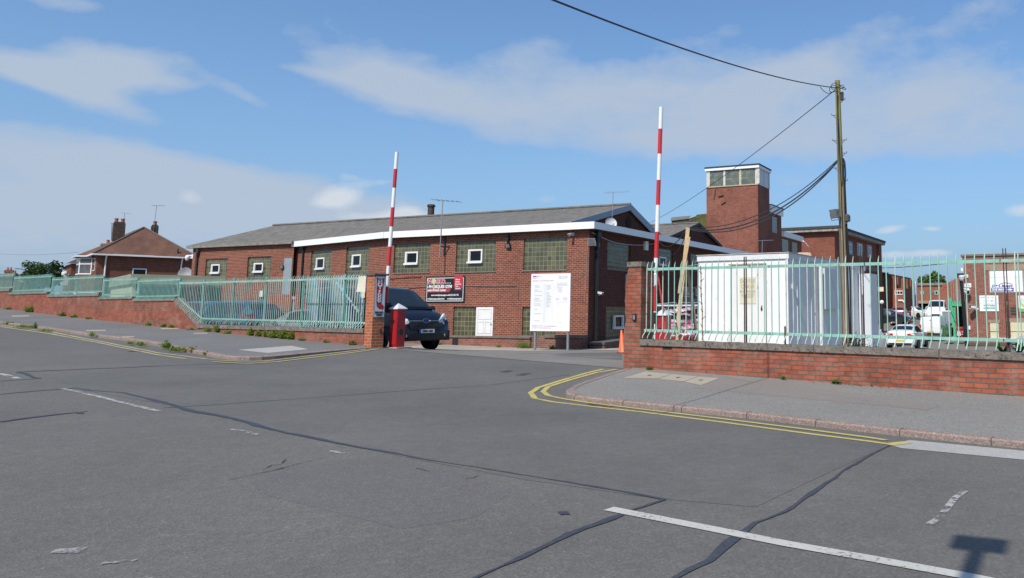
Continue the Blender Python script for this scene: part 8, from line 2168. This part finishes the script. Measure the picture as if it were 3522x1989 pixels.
    k.build('cage', mat('cage_green', (0.05, 0.16, 0.10), 0.6, var=0.3), t)
    k = MB(); k.lathe([(.2, -.08), (.2, .08)], fr.p(.4, 0, z0 + .05), fr.ey, 14); k.build('wheel', M_TYRE, t)
    o = at(3262, 1110, 72); fr = Fr((o.x, o.y), GA); xa = fr.fx(3241, 1090)[0]; xb = fr.fx(3274, 1090)[0]; z1 = fr.fx(3255, 1068)[1]; z0 = fr.fx(3255, 1122)[1]
    t = thing('box_trailer', 'grey box trailer and stacked metal frames behind the small white van', 'trailer', (o.x, o.y, z0)); k = MB(); k.box(fr, xa, xb, 0, 3, z0 + .3, z1); k.build('box', mat('trailer_grey', (0.22, 0.25, 0.30), 0.5, var=0.1), t); k = MB(); k.box(fr, xa - .03, xb + .03, -.03, 3, z1 - .12, z1); k.build('rim', M_UPVC, t)
    k = MB()
    for i in range(5): x = xa + (xb - xa) * (.3 + .15 * i); k.bar(fr.p(x, -.5, z0 - .2), fr.p(x - .15, -.1, z0 + 1.1), .04, .04)
    k.build('frames', M_GALV, t); k = MB(); k.lathe([(.3, -.1), (.3, .1)], fr.p(xb - .4, 0, z0 + .1), fr.ey, 14); k.build('wheel', M_TYRE, t)
    o = at(3121, 1100, 84); fr = Fr((o.x, o.y), GA); z0 = at(3121, 1102, 84).z
    t = thing('hand_cart', 'small grey cart standing in the yard by the red car', 'cart', (o.x, o.y, z0)); k = MB(); k.box(fr, 0, .42, 0, .6, z0 + .15, z0 + .42); k.build('tray', M_GALV, t); k = MB()
    for x in (.06, .36): k.lathe([(.1, -.03), (.1, .03)], fr.p(x, 0, z0 + .1), fr.ey, 10)
    k.build('wheels', M_TYRE, t); k = MB(); k.tube([fr.p(0, 0, z0 + .4), fr.p(-.12, 0, z0 + .55)], .02, 5); k.build('handle', M_GALV, t)
    # steel gate leaf leaning behind the left fence
    y = 0.75; xa = WF.fx(1052, 1050, y)[0]; xb = WF.fx(1246, 1050, y)[0]; zb0 = zb(-10) + .12
    t = thing('gate_leaf', 'old pale blue-green gate leaf with a diagonal brace, propped behind the fence', 'gate', WF.p((xa + xb) / 2, y, zb0))
    zt = WF.fx(1200, 947, y)[1]; gm = mat('gate_pale', (0.30, 0.43, 0.45), 0.55, var=0.15, scale=5, spots=[((0.18, 0.10, 0.06), 6, 0.66)])
    n = 24
    for i in range(n):
        x = xa + (xb - xa) * i / (n - 1); k = MB(); k.bar(WF.p(x - .03, y, zb0), WF.p(x + .03, y, zt - .02), .012, .055, WF.ex)
        k.build('pale', gm, t)
    for z in (zb0 + .30, zt - .28, zt - .85): k = MB(); k.bar(WF.p(xa, y + .03, z), WF.p(xb, y + .03, z), .03, .05); k.build('rail', mat('gate_dark_rail', (0.06, 0.10, 0.11), 0.6, var=0.2), t)
    k = MB(); k.bar(WF.p(WF.fx(1160, 972, y)[0], y - .02, WF.fx(1160, 972, y)[1]), WF.p(WF.fx(1244, 1085, y)[0], y - .02, WF.fx(1244, 1085, y)[1]), .03, .05); k.build('brace', gm, t)


build_props()


# ------------------------------------------------------------------ the lineman far off on his pole
def skinned(name, verts, edges, radii, m, parent, sub=1, root=0):
    me = bpy.data.meshes.new(name); off = Vector((0, 0, 0)); r = parent
    while r is not None:
        if r.name in _OFF: off = _OFF[r.name]
        r = r.parent
    me.from_pydata([tuple(Vector(v) - off) for v in verts], edges, []); me.materials.append(m)
    ob = bpy.data.objects.new(name, me); COL.objects.link(ob)
    md = ob.modifiers.new('skin', 'SKIN'); sv = me.skin_vertices[0].data if me.skin_vertices else None
    if sv is None: me.skin_vertices.new(); sv = me.skin_vertices[0].data
    for i, q in enumerate(radii): sv[i].radius = (q, q)
    sv[root].use_root = True; md.use_smooth_shade = True
    if sub: s = ob.modifiers.new('sub', 'SUBSURF'); s.levels = sub; s.render_levels = sub
    dg = bpy.context.evaluated_depsgraph_get(); m2 = bpy.data.meshes.new_from_object(ob.evaluated_get(dg)); ob.modifiers.clear(); ob.data = m2; bpy.data.meshes.remove(me)
    if parent is not None: ob.parent = parent
    return ob


def build_person():
    Y = 112.0; f = at(71, 997, Y); H = 1.72
    # pole he works on
    p0 = at(71, 1030, Y + .3); tp = at(72, 962, Y + .3)
    t = thing('telegraph_pole', 'distant short telegraph pole carrying the lineman at the far left', 'pole', (p0.x, p0.y, p0.z - 3))
    k = MB(); k.tube([p0 - Vector((0, 0, 3)), tp], [.14, .11], 8); k.build('shaft', M_BARK, t); k = MB(); a = at(52, 924, Y + .3); b = at(100, 934, Y + .3); k.tube([a, at(68, 925, Y + .3), b], .05, 5); k.build('cross_arm', M_BARK, t)
    hv = mat('hi_vis_yellow', (0.55, 0.62, 0.03), 0.6); nv = mat('work_trousers', (0.010, 0.012, 0.025), 0.8); sk = mat('skin_tone', (0.42, 0.24, 0.17), 0.6); hw = mat('helmet_white', (0.75, 0.75, 0.75), 0.3)
    t = thing('person', 'lineman in white helmet, yellow hi-vis jacket and dark trousers, leaning left', 'person', f)
    B = lambda x, y, z: f + Vector((x, y, z))
    # leaning forward to the left: hips to the right, head to the left
    V_ = [B(.16, 0, .88), B(.10, 0, 1.08), B(.0, 0, 1.30), B(-.10, 0, 1.42), B(-.16, -.02, 1.52), B(-.21, -.03, 1.60),
          B(.13, -.10, .84), B(.05, -.12, .46), B(-.02, -.10, .04), B(-.10, -.16, .02), B(.18, .10, .84), B(.14, .10, .46), B(.06, .10, .06), B(-.03, .06, .03),
          B(-.06, -.19, 1.36), B(-.20, -.22, 1.14), B(-.40, -.16, 1.20), B(-.06, .19, 1.36), B(-.22, .20, 1.16), B(-.42, .12, 1.26)]
    E = [(0, 1), (1, 2), (2, 3), (3, 4), (4, 5), (0, 6), (6, 7), (7, 8), (8, 9), (0, 10), (10, 11), (11, 12), (12, 13), (3, 14), (14, 15), (15, 16), (3, 17), (17, 18), (18, 19)]
    Rr = [.15, .15, .165, .13, .06, .09, .11, .075, .055, .04, .11, .075, .055, .04, .075, .055, .04, .075, .055, .04]
    skinned('body', V_, E, Rr, nv, t)
    jk = [V_[i] for i in (0, 1, 2, 3, 14, 15, 17, 18)]; jk[0] = B(.14, 0, .94); jk[5] = V_[14].lerp(V_[15], .8); jk[7] = V_[17].lerp(V_[18], .8)
    skinned('jacket', jk, [(0, 1), (1, 2), (2, 3), (3, 4), (4, 5), (3, 6), (6, 7)], [.18, .185, .195, .16, .10, .085, .10, .085], hv, t)
    hd = B(-.235, -.03, 1.62); k = MB(); k.ball(hd, .085, .08, .115, 12, 8); k.ball(hd + Vector((-.09, 0, -.01)), .02, .015, .02, 6, 4); k.build('head', sk, t, smooth=180)
    k = MB(); k.lathe([(.135, .0), (.12, .01), (.115, .05), (.08, .11), (.02, .135)], hd + Vector((-.01, 0, .03)), (-.25, 0, 1), 14); k.build('helmet', hw, t, smooth=60)
    for q in (V_[16], V_[19]):
        k = MB(); k.obox(q, (-.045, 0, .01), (0, .03, 0), (0, 0, .016)); k.build('palm', sk, t)
        for i in range(4): k = MB(); s = q + Vector((-.045, -.024 + .016 * i, .008)); k.tube([s, s + Vector((-.04, 0, -.006)), s + Vector((-.055, 0, -.035))], [.008, .008, .006], 5); k.build('finger', sk, t)
        k = MB(); k.tube([q + Vector((-.01, -.03, 0)), q + Vector((-.05, -.045, -.01))], [.010, .008], 5); k.build('thumb', sk, t)
    # distant wires
    ca = mat('black_cable', (0.012, 0.013, 0.016), 0.5)
    for i, (a, b, lab) in enumerate((((-60, 868, 118), (270, 868, 90), 'thin distant wire crossing the sky behind the far houses'), ((72, 924, 112), (240, 940, 96), 'thin distant wire from the lineman to the neighbour house'), ((-60, 925, 120), (72, 925, 112), 'thin distant wire reaching the lineman from the left'))):
        A, B_ = at(*a), at(*b); k = MB(); k.tube([A.lerp(B_, j / 10) - Vector((0, 0, .35 * 4 * j / 10 * (1 - j / 10))) for j in range(11)], .012, 4); tag(k.build('distant_wire', ca), lab, 'cable')


build_person()


# ------------------------------------------------------------------ weeds
def weed(label, base, h, w, n, m, seed, tall=0.5, cat='weed', group='weeds along the walls and kerbs', name='weed_clump'):
    rn = random.Random(seed); base = Vector(base); mb = MB(); h *= .75; w *= .45
    for i in range(n):
        a = rn.uniform(0, 2 * math.pi); r = w * rn.random() ** .7; p = base + Vector((math.cos(a) * r * .5, math.sin(a) * r * .35, 0)); hh = h * rn.uniform(.45, 1.0) * (1 - .4 * r / w)
        lean = Vector((math.cos(a), math.sin(a), 0)) * r * .5; tip = p + lean + Vector((0, 0, hh))
        if rn.random() < tall:
            sd = Vector((-math.sin(a), math.cos(a), 0)) * .010; mid = p.lerp(tip, .55) + Vector((0, 0, hh * .08)); mb.quad(p - sd, p + sd, mid + sd * .8, mid - sd * .8); mb.add([mid - sd * .8, mid + sd * .8, tip], [(0, 1, 2)])
        for k in range(3):
            q = p.lerp(tip, rn.uniform(.25, 1.0)); s = rn.uniform(.016, .042); u = Vector((rn.gauss(0, 1), rn.gauss(0, 1), rn.gauss(0, .5))).normalized(); v = u.orthogonal().normalized()
            mb.quad(q - u * s * .2 - v * s * .3, q + u * s - v * s * .35, q + u * s * 1.4, q + u * s + v * s * .35)
    o = mb.build(name, m, None, recalc=False)
    return tag(o, label, cat, group)


def build_weeds():
    def at_wall(u, v): x, z = WF.fx(u, v, -.06); return WF.p(x, -.06, zb(x))
    def on_pave(u, v):
        r = ray(u, v); t = 3.0
        while t < 120:
            p = Vector((r.x * t, r.y * t, EYE + r.z * t))
            if p.z < pave_z(p.x, p.y) - .05: break
            t *= 1.002
        return p
    L = [((103, 1072), .50, .75, 120, 'big bright green weed clump at the foot of the left wall'), ((30, 1063), .16, .5, 40, 'low weeds at the foot of the wall near the left edge'), ((216, 1085), .28, .5, 60, 'green weed tuft by the left wall below the third fence step'),
         ((256, 1089), .18, .45, 45, 'small weed right of the green tuft by the left wall'), ((305, 1096), .15, .35, 30, 'tiny weed by the left wall below the fourth fence step'), ((510, 1119), .22, .25, 22, 'thin upright weed by the left wall near the bend'), ((562, 1124), .22, .3, 30, 'first of two small weeds under the wall bend'), ((588, 1126), .24, .3, 30, 'second of two small weeds under the wall bend'),
         ((658, 1133), .10, .4, 22, 'flat weed just right of the wall bend'), ((714, 1140), .20, .35, 40, 'olive weed below the sloping fence end'), ((745, 1142), .46, .28, 60, 'tall olive weed standing against the low left wall'), ((785, 1147), .16, .5, 40, 'row of low weeds at the low left wall'),
         ((861, 1155), .42, .25, 60, 'upright yellow-green weed, left end of the main row'), ((888, 1157), .36, .25, 50, 'yellow-green weed second from the left in the main row'), ((914, 1160), .34, .25, 50, 'yellow-green weed in the middle of the main row'), ((944, 1164), .42, .55, 110, 'broad yellow-green weed clump in the main row'),
         ((976, 1168), .46, .5, 120, 'fullest weed clump in the main row by the low wall'), ((1000, 1170), .40, .3, 70, 'weed clump at the right end of the main row'), ((1037, 1171), .14, .3, 30, 'small weed right of the main row'), ((1120, 1178), .16, .2, 24, 'reddish dry weed near the left pillar'), ((1212, 1186), .26, .28, 40, 'dry brown weed against the left pillar')]
    for i, ((u, v), h, w, n, lab) in enumerate(L): weed(lab, at_wall(u, v), h, w, n * 2, M_WEEDY if ('dry' in lab or 'reddish' in lab) else M_WEED, 40 + i)
    K = [((35, 1115), .14, .5, 60, 'grass tuft in the kerb gutter at the far left'), ((85, 1127), .16, 1.0, 110, 'long grass patch in the left kerb gutter'), ((119, 1128), .34, .2, 26, 'upright weed in the left kerb gutter'), ((155, 1139), .10, .6, 50, 'low moss in the left kerb gutter'), ((316, 1158), .26, .25, 36, 'upright weed halfway along the left kerb'),
         ((450, 1183), .12, .3, 40, 'dark flat weed on the left kerb'), ((486, 1190), .18, .35, 50, 'yellowish weed on the left kerb'), ((570, 1198), .34, .4, 70, 'feathery weed by the left kerb'), ((612, 1207), .18, .7, 90, 'spreading weed by the left kerb'), ((660, 1210), .24, .25, 34, 'reddish weed near the kerb corner'), ((712, 1219), .10, .3, 34, 'low weed at the start of the kerb curve')]
    for i, ((u, v), h, w, n, lab) in enumerate(K): weed(lab, on_pave(u, v), h, w, n, M_WEEDY if 'reddish' in lab else M_WEED, 80 + i)
    for i, (u, v, h, w, n, lab) in enumerate(((2240, 1276, .10, .18, 24, 'tiny weed at the foot of the right pillar wall'), (2697, 1313, .12, .12, 22, 'small green weed at the foot of the right wall'), (2880, 1330, .14, .18, 40, 'dark green weed by the dead leaves at the right wall'))): weed(lab, at_wall(u, v) + NW * .05, h, w, n, M_LEAFM, 100 + i)
    # dead leaves beside it
    rn = random.Random(4); mb = MB(); b = at_wall(2915, 1335)
    for i in range(90):
        p = b + DW * rn.gauss(.1, .35) + NW * abs(rn.gauss(0, .08)); p.z = pave_z(p.x, p.y) + .012; s = rn.uniform(.012, .03); a = rn.uniform(0, 6.28); u = Vector((math.cos(a), math.sin(a), rn.uniform(-.3, .6))) * s; v = Vector((-math.sin(a), math.cos(a), rn.uniform(-.3, .5))) * s * .6; mb.quad(p - u, p + v, p + u, p - v)
    o = mb.build('dead_leaves', leafmat('dead_leaf', (0.11, 0.055, 0.03), (0.24, 0.14, 0.08)), None, recalc=False); o['kind'] = 'stuff'; tag(o, 'brown dead leaves drifted along the foot of the right wall', 'leaves')
    # gym foot and behind the right wall
    for i, (u, v, h, w, n, lab) in enumerate(((1802, 1196, .5, 1.1, 160, 'straggly yellow weed beside the left post of the white board'), (1513, 1190, .22, .4, 50, 'small weed by the van at the gym plinth'), (1716, 1193, .25, .3, 40, 'small weed at the plinth under the white door'), (1900, 1198, .30, .45, 60, 'weed at the plinth between the board posts'))):
        p = gat(u, v + 3); x, z = GF.fx(u, v, -1.0); p = GF.p(x, -1.0, 0); p.z = ground(p.x, p.y); weed(lab, p, h, w, n, M_WEED, 120 + i)
    for i, (u, v, h, w, n, lab, m) in enumerate(((2221, 1155, .32, .25, 70, 'fresh green plant between the right pillar and fence', M_WEED), (2298, 1160, .5, .5, 110, 'leafy weeds behind the fence beside the red cabinet', M_LEAFM), (2405, 1165, .3, .3, 40, 'small weeds behind the wall at the hut corner', M_LEAFM), (2885, 1175, .7, .35, 120, 'weeds at the left of the telegraph pole foot', M_LEAFM),
                                                 (2945, 1160, 1.0, .8, 260, 'dark scrub at the right of the telegraph pole foot', M_LEAFD), (3040, 1165, .6, .6, 70, 'dry stalks behind the fence left of the white saloon', M_WEEDY), (3010, 1178, .4, .3, 60, 'green weed by the silver car wheel', M_LEAFM))):
        x, z = WF.fx(u, v, .45); p = WF.p(x, .45, zb(x) + .02); weed(lab, p + Vector((0, 0, .25)), h, w, n, m, 140 + i, group='weeds behind the right wall')
    # tall broad-leaved plant at the right end
    for i, (u, lab) in enumerate(((3450, 'broad-leaved plant on the wall beside the last rusty post'), (3505, 'broad-leaved plant at the right edge of the fence'))):
        x, z = WF.fx(u, 1205, .38); b = WF.p(x, .38, z - .1); mb = MB(); rn = random.Random(i)
        for k in range(12):
            a = rn.uniform(0, 6.28); L_ = rn.uniform(.18, .32); d = Vector((math.cos(a) * .55, math.sin(a) * .55, 1)).normalized(); sd = d.cross(Vector((0, 0, 1))).normalized() * .035; p0 = b; p1 = b + d * L_ * .5; p2 = b + d * L_ * .9 + Vector((0, 0, -.02)); p3 = b + d * L_ * 1.1 + Vector((0, 0, -.05))
            mb.quad(p0 - sd * .2, p0 + sd * .2, p1 + sd, p1 - sd); mb.quad(p1 - sd, p1 + sd, p2 + sd * .8, p2 - sd * .8); mb.add([p2 - sd * .8, p2 + sd * .8, p3], [(0, 1, 2)])
        tag(mb.build('broad_leaf_plant', M_LEAFM, None, recalc=False), lab, 'plant')
    # bare bramble stalks climbing the corner of the hut
    k = MB(); rn = random.Random(8); P = [at(2409 + 1.2 * math.sin(i * 1.3) + i * .9, 915 + i * 26, 15.9) for i in range(11)]; k.tube(P, .010, 5)
    for p in P[1:-1]: k.tube([p, p + Vector((rn.uniform(-.06, .06), 0, .05))], .006, 4); k.ball(p, .018, n=6, m=4)
    tag(k.build('bramble_stalk', mat('bramble', (0.16, 0.09, 0.06), 0.9)), 'bare brown bramble stalk climbing the fence by the hut edge', 'plant')


build_weeds()


# ------------------------------------------------------------------ the sign behind the camera whose shadow falls on the road
def build_rear_sign():
    # shadow of the plate lies about (1.66, 5.05); carry it back towards the sun
    g = gat(3368, 1872); d = -_dir; h = 7.0; k = (h - g.z) / d.z; c = g + d * k
    up = Vector((0, 0, 1)); ex = Vector((math.cos(-.35), math.sin(-.35), 0))
    t = thing('road_sign', 'small plate on a post behind the camera, seen only by its shadow', 'sign', (c.x, c.y, 0))
    p = MB(); p.obox(c, ex * .17, ex.cross(up) * .004, up * .185); p.build('plate', M_GALV, t)
    s = MB(); s.tube([Vector((c.x, c.y, ground(c.x, c.y) - .3)), c], .05, 10); s.build('post', M_GALV, t)


build_rear_sign()
